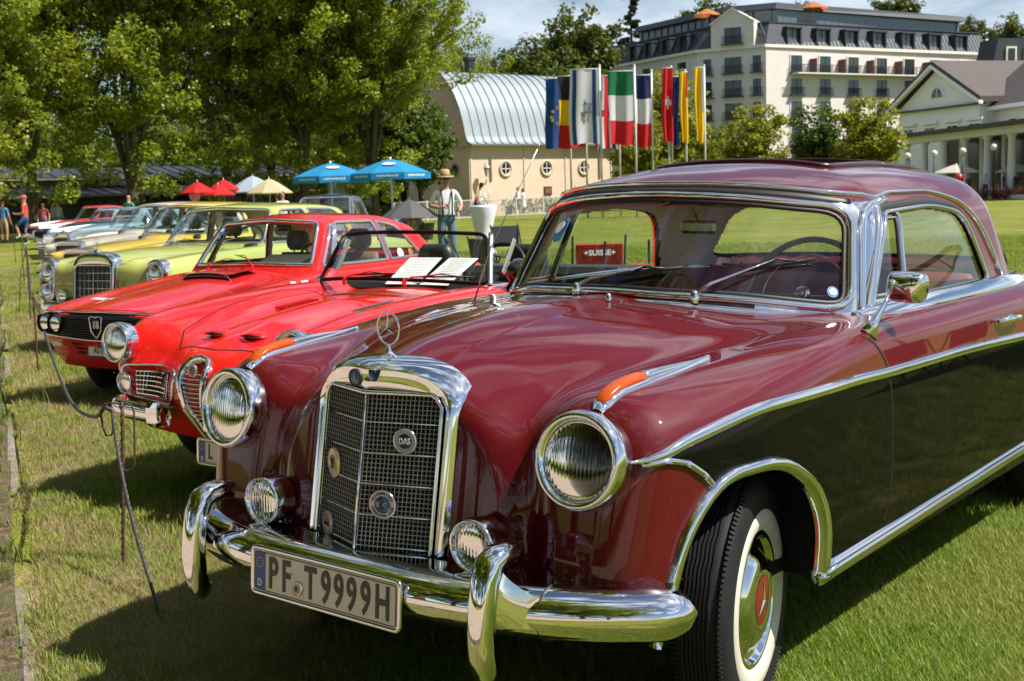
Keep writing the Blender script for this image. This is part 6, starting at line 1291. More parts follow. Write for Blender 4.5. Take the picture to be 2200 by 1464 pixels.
Pg = roundpoly([(-.70, .525), (-.12, .500), (.12, .500), (.70, .525), (.715, .60), (.69, .675), (0, .690), (-.69, .675), (-.715, .60)], [.04, .05, .05, .04, .03, .03, .1, .03, .03]); q = resample([Vector((a, b, 0)) for a, b in Pg], .03)
pp, nn = B.surf('y', [max(-.735, min(.735, v.x)) for v in q], [v.y for v in q]); mb = MB(); ribbon(mb, pp+nn*.004, nn, .007, .009, True); gr_ = mb.build('grille_frame', CHROME2, t)
mb = MB(); xs_ = np.linspace(-.70, .70, 30); zs_ = np.linspace(.515, .682, 6); V = []
for x in xs_:
    lo_, hi_ = .502+.023*min(1, abs(x)/.6), .688-.014*abs(x)
    for k in range(6): z = lo_+(hi_-lo_)*k/5; V.append((x, gyf(x, z)-.006, z))
mb.add(V, [(i*6+k, i*6+6+k, i*6+7+k, i*6+1+k) for i in range(29) for k in range(5)]); mb.build('grille_backing', MATTE, gr_)
BARG = mat('dark_bar', (.03, .03, .032), .3, metal=.5)
for z in np.linspace(.53, .665, 9): mb = MB(); mb.tube([(x, gyf(x, z)-.012, z) for x in np.linspace(-.42, .42, 13)], .0035, 4); mb.build('grille_bar', BARG, gr_)
for s_ in (1, -1):
    for x, r_l in ((.625, .068), (.475, .070)): lamp(t, 'headlight', (s_*x, gyf(s_*x, .60)-.018, .602), r_l, .008, R(1), 0, CLEARL, depth=.06, n=32, body=MATTE, ringm=MATTE)
    for z in (.46, .425, .39): mb = MB(); mb.box((s_*.30, gyf(.30, z)-.001, z), (.12, .012, .020), bev=.005); mb.build('air_slot', MATTE, t)
    mb = MB(); mb.box((s_*.58, gyf(.58, .44)-.006, .445), (.10, .02, .045), bev=.008); mb.build('indicator', mat('white_lens', (.6, .58, .55), .2, coat=1), t)
mb = MB(); shp = [(0, .515), (-.05, .565), (-.062, .66), (-.03, .668), (0, .66), (.03, .668), (.062, .66), (.05, .565)]; y_ = gyf(0, .6)-.025
mb.tube([(a, y_, b) for a, b in shp], .005, 6, closed=True); o = mb.build('shield_emblem', CHROME, t); mb = MB(); mb.box((0, y_, .61), (.055, .008, .055), bev=.004); mb.tube([(0, y_-.006, .585), (0, y_-.006, .635)], .003, 4); mb.build('emblem_plate', SILV, o)
pl3 = plate(t, (-.05, gyf(0, .41)-.02, .415), .30, .080, '', (R(-6), 0, 0), blue=None, frame=SEAL); text('lettering', 'AG·203', .060, STENC, pl3, (-.02, -.003, 0), (PI/2, 0, 0), .001, .001, .72)
# low air intake at the back edge of the hood
mb = MB(); P_ = [(-.26, 1.02), (-.20, 1.16), (0, 1.20), (.20, 1.16), (.26, 1.02)]; zc = float(B.surf('z', 0, 1.1)[0][0, 2])
mb.add([(x, y, float(B.surf('z', x, y)[0][0, 2])+h) for (y, h) in ((1.00, .004), (1.02, .045), (1.22, .040), (1.30, .002)) for x in np.linspace(-.25, .25, 9)], [(r_*9+k, r_*9+k+1, r_*9+10+k, r_*9+9+k) for r_ in (1, 2) for k in range(8)], True); sc = mb.build('hood_intake', REDF, t)
mb = MB(); mb.add([(x, 1.022, float(B.surf('z', x, 1.02)[0][0, 2])+h) for h in (.0, .042) for x in np.linspace(-.25, .25, 9)], [(k, k+1, k+10, k+9) for k in range(8)]); mb.build('intake_mouth', MATTE, sc); mb = MB(); mb.tube([(x, 1.018, float(B.surf('z', x, 1.02)[0][0, 2])+.045*math.sqrt(max(0, 1-(abs(x)/.26)**6))) for x in np.linspace(-.26, .26, 13)], .004, 5); mb.tube([(x, 1.016, float(B.surf('z', x, 1.02)[0][0, 2])+.022) for x in np.linspace(-.24, .24, 9)], .002, 4); mb.build('intake_trim', CHROME, sc)
STK = mat('white_sticker', (.70, .62, .60), .5)
for (x, y, w_, h_) in ((-.50, .42, .14, .05), (-.36, .39, .07, .045)):
    P_, n_ = B.surf('z', x, y); decal(t, 'sticker', P_[0]+n_[0]*.002, n_[0], (0, 1, 0), [(-w_/2, -h_/2), (w_/2, -h_/2), (w_/2, h_/2), (-w_/2, h_/2)], STK)
for dy, sh in ((0, [(-.075, -.055), (-.02, -.06), (.0, .01), (-.01, .06), (-.08, .065)]), (.085, [(-.05, -.05), (-.02, -.06), (-.01, .0), (.05, .0), (.055, .06), (-.045, .06)])):
    P_, n_ = B.surf('x', 1.20+dy, .79); decal(t, 'sticker', P_[0]+n_[0]*.002, n_[0], (0, 0, 1), [(a*.8, b*.6) for a, b in sh], STK)
seat(t, (-.34, 2.38, .56), .46, GREYC, .42, head=(.12, .17, .02), hmt=GREYC); seat(t, (.34, 2.38, .56), .46, TAN, .42, head=(.12, .17, .03), hmt=TAN); entrant(K, t, -.47, 1.19, .8)
steering(t, (.34, 1.86, .92), .18, mt=BLKL, horn=None, tube=.010); mb = MB(); mb.box((0, 1.66, .865), (1.2, .28, .07), bev=.03); mb.build('dashboard', BLKL, t)
mb = MB(); mb.box((.13, 1.72, .935), (.45, .30, .003), rot=Matrix.Rotation(R(20), 3, 'X')); o = mb.build('information_sheet', PAPER); o.matrix_world = t.matrix_basis; tag(o, 'white sheet lying on the dashboard of the red fixed-roof coupe', 'paper')
seat(t, (0, 2.98, .56), 1.1, TAN, .32, .4, 'rear_bench'); wiper(t, ws_pt(K, -.40, .90, .02), ws_pt(K, -.20, .965), ws_pt(K, -.34, .945), ws_pt(K, -.02, .96), REDF, INK, .8); wiper(t, ws_pt(K, .12, .90, .02), ws_pt(K, -.02, .99), ws_pt(K, -.14, 1.0), ws_pt(K, .08, .955), REDF, INK, .8)
mb = MB(); mb.box((0, 1.93, 1.20), (.15, .02, .05), bev=.012); mb.build('interior_mirror', BLKL, t); mb = MB(); mb.box((0, 2.1, .34), (1.2, 1.2, .04)); mb.build('floor_panel', MATTE, t)
mb = MB(); mb.lathe([(.055, .02), (.056, 0), (.045, -.04), (.0001, -.06)], (.86, 1.52, .95), 'Y', 16); mb.tube([(.76, 1.5, .89), (.84, 1.52, .93)], .01, 6); mb.build('door_mirror', MATTE, t)
for (y, z, r_, m2) in ((2.62, .955, .045, STK), (2.78, .955, .035, CORAL)):
    P_, n_ = K.surf('x', y, z); decal(t, 'window_sticker', P_[0]+n_[0]*.004, n_[0], (0, 0, 1), circ(r_), m2)
# --- three saloons with upright star-topped grilles
def tall_grille(t, B, y, hw_, zb, zs_, zt, slim=False):
    gyl = lambda x, z: y+.10*(z-zb)
    shell_part(t, hw_, zb, zs_, zt, hw_-.04, zb+.01, zs_-.0, gyl, y+.14, CHROME)
    mb = MB(); mb.add([(x, gyl(x, z)+.012, z) for z in (zb, zs_) for x in (-hw_+.04, hw_-.04)], [(0, 1, 3, 2)]); mb.build('grille_backing', mat('grille_dark', (.035, .03, .025), .4, metal=.3), t)
    for k in range(1, 5): z = zb+(zs_-zb)*k/5; mb = MB(); mb.tube([(-hw_+.04, gyl(0, z), z), (hw_-.04, gyl(0, z), z)], .004, 5); mb.build('grille_bar', CHROME, t)
    for k in range(-3, 4): x = (hw_-.04)*k/4; mb = MB(); mb.tube([(x, gyl(0, zb)+.003, zb), (x, gyl(0, zs_)+.003, zs_)], .005 if k == 0 else .002, 5); mb.build('grille_bar', CHROME, t)
    hood_star(t, (0, y+.10, zt), .95)
def sedan(pose, name, label, colm, pm, ghw, gz, lampfn, roofm=None, ww=None, seatm=TAN, roof_z=1.40, y0=1.42):
    p = dict(W=.88, L=4.8, hood=([0, .1, .3, .7, 1.2, 1.6, 3., 3.8, 4.8], pm['hood']), fender=([0, .1, .3, .7, 1.2, 1.8, 3.5, 4.8], pm['fender'], pm.get('fa', 1.6)), xf=.70, crown=pm.get('crown', .25),
      plan=([-.15, .05, .2, .5, 1.2, 3., 4.8], [.76, .82, .85, .87, .88, .88, .80]), front=([.16, .12, .08, .06, .05, .07, .12], [.25, .32, .42, .52, .66, .80, .95]), fcurve=.10, fcorner=.7, wheels=(.85, 3.6), cabin=[(0, y0+.16), (.66, y0+.28), (.70, 2.9), (.6, 3.3), (0, 3.4)], hoodline=[(0, .08), (.32, .12), (.45, .4), (.56, .8), (.64, 1.22), (.5, 1.32)], hoodfront=.07, door=(1.6, 2.6), r=.32, ra=.38, zt=1.10, tumble=.25, zb=.28, kst=.09, ww=ww,
      can=dict(mat=roofm, plan=([1.3, 1.7, 2.3, 2.9, 3.5], [.74, .76, .77, .75, .68]), roof=([1.3, 1.9, 2.3, 2.8, 3.3], [roof_z-.07, roof_z-.02, roof_z, roof_z-.01, roof_z-.06]), y0=y0, y1=3.75, zb=.94, zr=roof_z, ws=.95, rs=.85, wc=.20, tumble=.28, rcrown=.12,
        W=roundpoly([(-.665, .985), (0, 1.005), (.665, .985), (.575, roof_z-.075), (0, roof_z-.045), (-.575, roof_z-.075)], [.04, .1, .04, .06, .1, .06]), S=[roundpoly([(y0+.30, .985), (2.45, .985), (2.42, roof_z-.08), (y0+.62, roof_z-.085)], [.02, .02, .03, .05], 2), roundpoly([(2.53, .985), (3.22, .99), (3.02, roof_z-.10), (2.50, roof_z-.08)], [.02, .03, .1, .03], 3)], R=roundpoly([(-.6, 1.02), (.6, 1.02), (.5, roof_z-.08), (-.5, roof_z-.08)], .08)))
    t, B, K = make_car(name, pose, label, p, colm, .045)
    y_ = float(B.surf('y', 0, .7)[0][0, 1]); tall_grille(t, B, y_-.06, ghw, gz[0], gz[1], gz[2]); lampfn(t, B)
    mb = MB(); n = 12; V = []; xx = np.linspace(-.90, .90, 31)
    for i, x in enumerate(xx):
        y = -.06+.26*(abs(x)/.9)**3.2; e = 1 if 0 < i < 30 else .4
        for k in range(n): a = 2*PI*k/n; V.append((x, y+.045*math.cos(a)*e, .46+.060*math.sin(a)*e))
    mb.add(V, [(i*n+k, i*n+(k+1) % n, (i+1)*n+(k+1) % n, (i+1)*n+k) for i in range(30) for k in range(n)]+[tuple(range(n)), tuple(30*n+k for k in range(n))], True); bm_ = mb.build('bumper', CHROME, t); mb = MB(); mb.box((0, -.01, .37), (1.5, .05, .03), bev=.01); mb.build('bumper_strip', SEAL, bm_)
    seat(t, (-.36, 2.35, .60), .52, seatm, .42, head=(.12, .16, .02)); seat(t, (.36, 2.35, .60), .52, seatm, .42, head=(.12, .16, .02)); entrant(K, t, -.53, roof_z-.16, 1.0); steering(t, (.36, 1.82, .98), .20, mt=BLKL, horn=None)
    mb = MB(); mb.box((0, 1.72, .94), (1.3, .3, .07), bev=.03); mb.build('dashboard', BLKL, t); mb = MB(); mb.box((0, 1.99, 1.28), (.2, .02, .05), bev=.012); mb.build('interior_mirror', BLKL, t)
    wiper(t, ws_pt(K, -.40, .97, .02), ws_pt(K, -.2, 1.03), ws_pt(K, -.36, 1.01), ws_pt(K, .04, 1.02), CHROME2, INK); wiper(t, ws_pt(K, .25, .97, .02), ws_pt(K, .42, 1.03), ws_pt(K, .27, 1.01), ws_pt(K, .58, 1.02), CHROME2, INK); return t, B, K
LIME = paint('lime_paint', (.40, .43, .12)); YEL = paint('yellow_paint', (.72, .52, .10)); CRE = paint('cream_white_paint', (.60, .57, .50))
def vert_lamps(t, B):
    for s_ in (1, -1):
        x = .705; y = float(B.surf('y', s_*x, .72)[0][0, 1])
        mb = MB(); P_ = roundpoly([(-.10, -.205), (.10, -.205), (.10, .205), (-.10, .205)], .09, 5); K_ = len(P_); V = []
        for (sc, dy) in ((1., .08), (1.03, .0), (.98, -.022), (.86, -.026), (.82, -.012)):
            for a, b_ in P_: V.append((s_*x+a*sc, y+dy+.12*(b_), .70+b_*sc))
        mb.add(V, [(r_*K_+k, r_*K_+(k+1) % K_, (r_+1)*K_+(k+1) % K_, (r_+1)*K_+k) for r_ in range(4) for k in range(K_)]+[tuple(4*K_+k for k in range(K_))], True); o = mb.build('lamp_unit', CHROME, t)
        lamp(t, 'headlight', (s_*x, y-.012+.10*.09, .79), .092, .012, R(7), 0, CLEARL, depth=.08, n=32); lamp(t, 'headlight', (s_*x, y-.020-.09*.10, .605), .078, .010, R(7), 0, CLEARL, depth=.07, n=28); lamp(t, 'fog_lamp', (s_*.46, y-.06, .56), .066, .010, 0, 0, RIBBED, depth=.08, n=28)
        mb = MB(); mb.box((s_*(x+.125), y+.05, .66), (.03, .05, .16), bev=.012); mb.build('indicator_lens', AMB, t)
sedan((-8.166, 4.553, 10.08, -.019), 'green_saloon', 'lime green metallic saloon with chrome grille and stacked lamps, behind the red coupe', LIME, dict(hood=[.80, .90, .96, .99, .995, .99, .98, .94, .8], fender=[.78, .875, .905, .93, .95, .965, .97, .85]), .275, (.50, .86, .985), vert_lamps)
def box_lamps(col):
    def fn(t, B):
        for s_ in (1, -1):
            x = .70; y = float(B.surf('y', s_*x, .65)[0][0, 1]); mb = MB(); mb.box((s_*x, y-.005, .66), (.22, .05, .235), bev=.03); o = mb.build('lamp_unit', CHROME, t); mb = MB(); mb.box((s_*x, y-.026, .66), (.18, .03, .20), bev=.03); mb.build('lamp_glass', mat('lamp_cover', (.35, .35, .33), .08, metal=.4, coat=1), o); mb = MB(); mb.box((s_*(x+.12), y+.05, .66), (.03, .1, .2), bev=.01); mb.build('indicator_lens', AMB, t)
    return fn
lowf = dict(hood=[.70, .80, .85, .90, .94, .95, .95, .92, .8], fender=[.70, .785, .82, .86, .90, .93, .95, .85], fa=.9, crown=.12)
sedan((-12.75, 7.3, 4.55, -.03), 'yellow_saloon', 'mustard yellow saloon with low wide grille, between the lime and white cars', YEL, lowf, .31, (.50, .80, .875), box_lamps(0), seatm=BLKL, roof_z=1.44, y0=1.40)
sedan((-15.6, 8.95, 6.3, -.01), 'white_saloon', 'cream white saloon with low grille behind the mustard yellow one', CRE, lowf, .31, (.50, .80, .875), box_lamps(0), seatm=BLKL, roof_z=1.44, y0=1.40)
# --- the far end of the row
def simple_front(gm=MATTE, w_=.55):
    def fn(t, B):
        y = float(B.surf('y', 0, .62)[0][0, 1]); mb = MB(); mb.box((0, y-.01, .62), (w_*2, .05, .17), bev=.02); mb.build('grille', gm, t)
        for s_ in (1, -1): lamp(t, 'headlight', (s_*.66, float(B.surf('y', s_*.66, .64)[0][0, 1])-.02, .645), .085, .012, R(2), 0, CLEARL, depth=.06, n=24)
        mb = MB(); mb.box((0, -.10, .45), (1.75, .10, .10), bev=.04); mb.build('bumper', CHROME, t); mb = MB(); mb.box((0, -.16, .44), (.45, .01, .11)); mb.build('licence_plate', PAPER, t)
    return fn
def far_car(pose, name, label, colm, hood, fender, W, L_, roof_z, fn, roofm=None, lower=None, hoodmat=None, openc=False):
    p = dict(W=W, L=L_, hood=([0, .1, .3, .7, 1.3, 1.8, 3.2, L_], hood), fender=([0, .1, .3, .7, 1.3, 1.8, 3.2, L_], fender, 1.2), xf=W-.2, crown=.12, plan=([-.15, .05, .2, .6, 1.2, 3., L_], [W-.12, W-.05, W-.03, W-.01, W, W, W-.08]), front=([.1, .06, .0, -.02, .0, .05], [.25, .35, .5, .62, .72, .9]), wheels=(.85, 3.5), cabin=[(0, 1.7), (.6, 1.8), (.64, 3.), (0, 3.2)], hoodline=[(0, .06), (W-.25, .12), (W-.2, 1.0), (W-.22, 1.4)], door=(1.75, 2.8), r=.31, zt=1.05, zb=.30, lower=lower, hoodmat=hoodmat,
      can=dict(open=openc, mat=roofm, plan=([1.3, 2, 3, 3.6], [W-.16, W-.14, W-.15, W-.22]), roof=([1.3, 2, 2.6, 3.4], [roof_z-.05, roof_z-.01, roof_z, roof_z-.06]), y0=1.55, y1=3.7, zb=.92, zr=roof_z, ws=.85, rs=1.1, W=roundpoly([(-W+.24, .96), (W-.24, .96), (W-.33, roof_z-.07), (-W+.33, roof_z-.07)], .05), S=[roundpoly([(1.9, .96), (3.1, .97), (2.9, roof_z-.08), (2.2, roof_z-.08)], .04, 2)], R=roundpoly([(-.5, 1.0), (.5, 1.0), (.42, roof_z-.08), (-.42, roof_z-.08)], .05)))
    t, B, K = make_car(name, pose, label, p, colm, .07); fn(t, B); seat(t, (-.34, 2.55, .58), .5, BLKL, .40, head=(.11, .14, .02)); seat(t, (.34, 2.55, .58), .5, BLKL, .40, head=(.11, .14, .02)); return t, B, K
PALEB = paint('pale_blue_paint', (.17, .30, .38)); GREYB2 = paint('grey_blue_paint', (.20, .24, .28)); CARB = paint('black_car_paint', (.012, .013, .015)); REDC = paint('bright_red_paint', (.50, .03, .03))
def old_front(t, B):
    tall_grille(t, B, -.02, .24, .45, .80, .92)
    for s_ in (1, -1): lamp(t, 'headlight', (s_*.60, -.02, .68), .11, .02, 0, 0, CLEARL, depth=.1, n=24, body=CRE)
    mb = MB(); mb.box((0, -.14, .42), (1.6, .08, .10), bev=.04); mb.build('bumper', CHROME, t)
far_car((-20.5, 11.9, 8, -.02), 'white_roadster', 'old white and grey roadster with round lamps and curved chrome screen frame', CRE, [.70, .82, .88, .92, .93, .92, .90, .7], [.72, .80, .86, .88, .86, .88, .86, .7], .80, 4.2, 1.26, old_front, hoodmat=GREYB2, openc=True)
far_car((-26.0, 15.2, -6, 0), 'pale_blue_coupe', 'pale blue american coupe with red lower flank behind the white roadster', PALEB, [.72, .80, .84, .88, .93, .94, .92, .85], [.74, .82, .86, .89, .93, .94, .93, .86], .88, 4.6, 1.36, simple_front(), lower=(.70, REDC))
far_car((-31.5, 18.2, -4, 0), 'black_hooded_car', 'dark car with black hood and raked screen beyond the pale blue coupe', CARB, [.72, .80, .84, .88, .93, .94, .92, .85], [.74, .82, .86, .89, .93, .94, .93, .86], .88, 4.6, 1.32, simple_front(), roofm=PALEB)
far_car((-37, 21.2, -4, 0), 'red_saloon', 'bright red saloon at the far end of the row', REDC, [.72, .80, .84, .88, .93, .94, .92, .85], [.74, .82, .86, .89, .93, .94, .93, .86], .88, 4.6, 1.42, simple_front())
dark_roof = (-22.5, 18.5)
far_car((-17.5, 15.5, 30, 0), 'dark_roofed_car', 'grey car standing behind the row with only its dark roof showing', GREYB2, [.72, .80, .84, .88, .93, .94, .92, .85], [.74, .82, .86, .89, .93, .94, .93, .86], .88, 4.6, 1.50, simple_front(), roofm=CARB)
# ------------------------------------------------------------------ rope posts
RUST = mat('rusty_iron', (.085, .035, .025), .75, metal=.3, noise=(60, .4), bump=(90, .4, .002)); ROPE = mat('rope', (.025, .025, .025), .7); ROPEW = mat('rope_fleck', (.30, .30, .30), .7)
def rebar(P0, P1, r, name, label, hooks=None, twist=True):
    t = thing(name, P0, 0, label, 'post', 'rope posts along the kerb'); d = Vector(P1)-Vector(P0); n = 60; mb = MB(); rod = mb.tube([(d*i/8) for i in range(9)], r*.85, 8).build('rod', RUST, t)
    if twist:
        mb = MB(); u = d.normalized().orthogonal(); w_ = d.normalized().cross(u); K = int(d.length/.0045)
        mb.tube([d*i/K+(u*math.cos(i*.9)+w_*math.sin(i*.9))*r*.88 for i in range(K+1)], r*.22, 4); tag(mb.build('rod_ribs', RUST, rod), kind='stuff')
    if hooks:
        for h in hooks: mb = MB(); mb.tube([Vector(q)-Vector(P0) for q in h], .0042, 7); mb.build('hook', RUST, t)
    return t
h1 = [(-1.905, .592, .632), (-1.930, .572, .636), (-1.957, .551, .635), (-1.969, .537, .604), (-1.958, .537, .54), (-1.947, .54, .512), (-1.932, .553, .512), (-1.927, .56, .531), (-1.930, .562, .57), (-1.934, .563, .60)]
h2 = [(-1.905, .592, .632), (-1.890, .604, .634), (-1.874, .614, .624), (-1.867, .618, .60), (-1.860, .608, .5), (-1.854, .597, .40), (-1.862, .590, .378), (-1.892, .563, .368), (-1.93, .545, .362)]
rebar((-1.871, .524, -.03), (-1.903, .592, .640), .0072, 'rope_post', 'nearest ribbed iron rod with bent hooks in front of the red sports car', (h1, h2))
for i, (P0, P1, lb) in enumerate((((-7.53, 3.559, -.02), (-7.593, 3.605, .66), 'second plain rusty rod in front of the red fixed-roof coupe'), ((-12.10, 6.199, -.02), (-12.14, 6.24, .95), 'third rod from the camera with tangled rope'), ((-19.35, 10.37, 0), (-19.4, 10.4, .95), 'fourth rod, in front of the white saloon'), ((-28, 15.2, 0), (-28, 15.2, 1.0), 'farthest rod, near the man in the orange cap'))):
    rebar(P0, P1, .010, 'rope_post', lb, None if i != 1 else ([(-12.14, 6.24, .9), (-12.25, 6.2, .6), (-12.32, 6.18, .1)],), False)
def rope(pts, label, r=.0065, fleck=True):
    P_ = [Vector(p) for p in pts]; out = []; K = len(P_)
    for i in range(K-1):
        p0, p1, p2, p3 = P_[max(0, i-1)], P_[i], P_[i+1], P_[min(K-1, i+2)]
        for k in range(12): t = k/12; out.append(.5*((2*p1)+(-p0+p2)*t+(2*p0-5*p1+4*p2-p3)*t*t+(-p0+3*p1-3*p2+p3)*t**3))
    out.append(P_[-1]); t_ = thing('barrier_rope', P_[0], 0, label, 'rope', 'ropes between the posts'); q = [v-P_[0] for v in out]
    MB().tube(q, r, 8).build('rope_core', ROPE, t_)
    if fleck:
        d = resample(q, .006, False); nz_ = random.Random(4)
        for s_ in (0, 1, 2):
            mb = MB(); L_ = []
            for i, v in enumerate(d): a = i*.75*(1 if s_ else -1)+s_*2.1; n = Vector((math.cos(a), math.sin(a)*.8, math.sin(a)*.6)); L_.append(v+n*r*.86)
            mb.tube(L_, r*.26, 4); mb.build('rope_strand', ROPEW if s_ != 1 else ROPE, t_)
    return t_
rope([(-1.934, .566, .606), (-1.81, .50, .44), (-1.60, .40, .245), (-1.36, .295, .075), (-1.17, .20, .012), (-.98, .10, .010), (-.7, -.1, .010)], 'black and white rope running from the nearest post down to the grass')
rope([(-1.934, .566, .606), (-1.957, .549, .617), (-2.20, .67, .545), (-2.522, .834, .494), (-3.0, 1.08, .445), (-3.6, 1.40, .425), (-4.778, 2.05, .450), (-6.0, 2.73, .52), (-7.0, 3.29, .60), (-7.585, 3.60, .64)], 'sagging black rope between the first and second posts', .008, True)
rope([(-7.585, 3.60, .64), (-9.5, 4.7, .50), (-11.2, 5.7, .62), (-12.14, 6.24, .90)], 'rope between the second and third posts', .008, False); rope([(-12.14, 6.24, .90), (-15.5, 8.2, .65), (-19.4, 10.4, .93)], 'rope between the third and fourth posts', .009, False)
# ------------------------------------------------------------------ flags
POLE = mat('pole_white', (.55, .55, .55), .4)
def fcol(n, c): return mat('flag_'+n, c, .8, transl=.35)
FB, FY, FR_, FW, FG, FN, FK, FO = fcol('blue', (.015, .07, .26)), fcol('yellow', (.80, .52, .01)), fcol('red', (.58, .015, .02)), fcol('white', (.66, .66, .70)), fcol('green', (.01, .16, .07)), fcol('navy', (.012, .025, .12)), fcol('black', (.02, .02, .025)), fcol('sky', (.03, .16, .36))
def flag(u_pole, u0, u1, v0, v1, D, label, colour, pole_top=152, ang=0., prints=None, nx=22, nz=40, amp=.16, seed=0, back=0.):
    """banner beside its pole; colour(s,t) gives a material, s across 0..1, t down 0..1"""
    p = gp(u_pole, D); t = thing('flag_pole', p, 0, label, 'flagpole', 'flags on tall poles'); h = zat(u_pole, pole_top, D)
    mb = MB(); mb.tube([(0, 0, 0), (0, 0, h)], .055, 10); mb.lathe([(.06, h), (.07, h+.05), (.0001, h+.12)], n=8); mb.build('pole', POLE, t)
    c_, s_ = math.cos(YAW+ang), math.sin(YAW+ang); k = D/FPX; x0, x1 = (u0-u_pole)*k, (u1-u_pole)*k; z0, z1 = zat((u0+u1)/2, v0, D), zat((u0+u1)/2, v1, D); r = random.Random(seed); ph = r.uniform(0, 6); dv = Vector((c_, s_, 0)); nv = Vector((-s_, c_, 0)); cols = []; mats = []; V = []; MI = []
    W_ = abs(x1-x0)
    for j in range(nz+1):
        for i in range(nx+1):
            s = i/nx; q = j/nz; e = 1 if x0 < 0 and x1 <= .3 else 0; away = (1-s) if abs(x1) < abs(x0) else s
            y = amp*(.35+away)*math.sin(s*9+ph+q*1.2)*(.5+.5*q)+.06*math.sin(q*7+s*3+ph)+back*away*q; xx = x0+(x1-x0)*s+.05*math.sin(q*5+ph)*away
            V.append(dv*xx+nv*(y-.09)+Vector((0, 0, z0+(z1-z0)*q-.05*math.sin(s*6+ph)*q)))
    F = []
    for j in range(nz):
        for i in range(nx):
            m_ = colour((i+.5)/nx, (j+.5)/nz)
            if m_ not in mats: mats.append(m_)
            MI.append(mats.index(m_)); a = j*(nx+1)+i; F.append((a, a+1, a+nx+2, a+nx+1))
    o = mesh('flag', V, F, mats, t, True, MI)
    def pt(s, q): i, j = min(nx, max(0, int(s*nx+.5))), min(nz, max(0, int(q*nz+.5))); return V[j*(nx+1)+i]-nv*.03
    if prints: prints(o, pt, dv, z1-z0)
    mb = MB(); mb.tube([dv*x0*1.0+nv*-.09+Vector((0, 0, z0+.02)), dv*x1+nv*-.09+Vector((0, 0, z0+.02))], .025, 6); mb.build('crossbar', POLE, t)
    return t
def tri3(q, a, b, c): return a if q < 1/3 else b if q < 2/3 else c
def stars(o, pt, dv, h):
    for k in range(12):
        a = 2*PI*k/12; c0 = pt(.72+.52*math.cos(a)*.9, .54+.135*math.sin(a)); mb = MB(); L_ = []
        if .72+.47*math.cos(a) > 1.02: continue
        for i in range(10): r_ = .13 if i % 2 == 0 else .055; b = PI/2+i*PI/5; L_.append(c0+dv*r_*math.cos(b)+Vector((0, 0, r_*math.sin(b))))
        mb.prism(L_, (0, 0, 0)) if False else mb.poly(L_); mb.build('star', FY, o)
def hexagram(o, pt, dv, h):
    c0 = pt(.5, .53)
    for s_ in (1, -1):
        P_ = [c0+dv*.42*math.cos(PI/2*s_+k*2*PI/3)+Vector((0, 0, .42*math.sin(PI/2*s_+k*2*PI/3))) for k in range(3)]; mb = MB(); mb.tube(P_, .035, 4, closed=True, smooth=False); mb.build('star_of_david', FB, o)
GFL = 62
flag(1228, 1177, 1226, 176, 320, 66, 'blue European flag with a ring of gold stars, leftmost', lambda s, q: FB, 172, prints=stars, seed=1)
flag(1262, 1205, 1260, 171, 320, 65, 'black yellow and red belgian flag', lambda s, q: tri3(q, FK, FY, FR_), 166, seed=2)
flag(1294, 1229, 1291, 157, 312, 62, 'white israeli flag with two blue bands and a star', lambda s, q: FB if .09 < s < .24 or .78 < s < .93 else FW, 150, prints=hexagram, seed=3, amp=.10)
def uk(s, q):
    a, b = (s-.5)*1.15, (q-.52)*2.6
    if abs(a) < .13 or abs(b) < .13: return FR_
    if abs(a) < .24 or abs(b) < .24: return FW
    d1, d2 = abs(abs(b)*.5-abs(a)*1.0-.0), 0
    if d1 < .07: return FR_
    if d1 < .17: return FW
    return FN
flag(1333, 1283, 1331, 170, 322, 66, 'british flag half hidden between the israeli and italian ones', uk, 166, seed=4, nx=36, nz=64)
flag(1368, 1312, 1364, 161, 313, 62, 'green white and red italian flag', lambda s, q: tri3(q, FG, FW, FR_), 150, seed=5)
flag(1404, 1368, 1402, 169, 318, 64, 'blue white and red french flag', lambda s, q: tri3(q, FN, FW, FR_), 160, seed=6)
flag(1446, 1426, 1448, 154, 308, 64, 'narrow folded red flag with a white cross', lambda s, q: FW if (.42 < q < .50 and .35 < s < .85) or (.38 < q < .54 and .5 < s < .68) else FR_, 152, seed=7, amp=.22)
flag(1439, 1446, 1460, 172, 316, 67, 'dark blue flag mostly hidden behind the narrow red one', lambda s, q: FN, 168, seed=8)
flag(1476, 1464, 1480, 163, 309, 64, 'thin yellow and red flag hanging in folds', lambda s, q: FR_ if s > .78 and q < .35 else FY, 160, seed=9, amp=.2)
flag(1516, 1495, 1514, 153, 308, 62, 'yellow flag with a grey edge, rightmost pole', lambda s, q: FY if s < .78 or q > .6 else mat('flag_grey', (.25, .25, .27), .8, transl=.3), 150, seed=10, amp=.2)
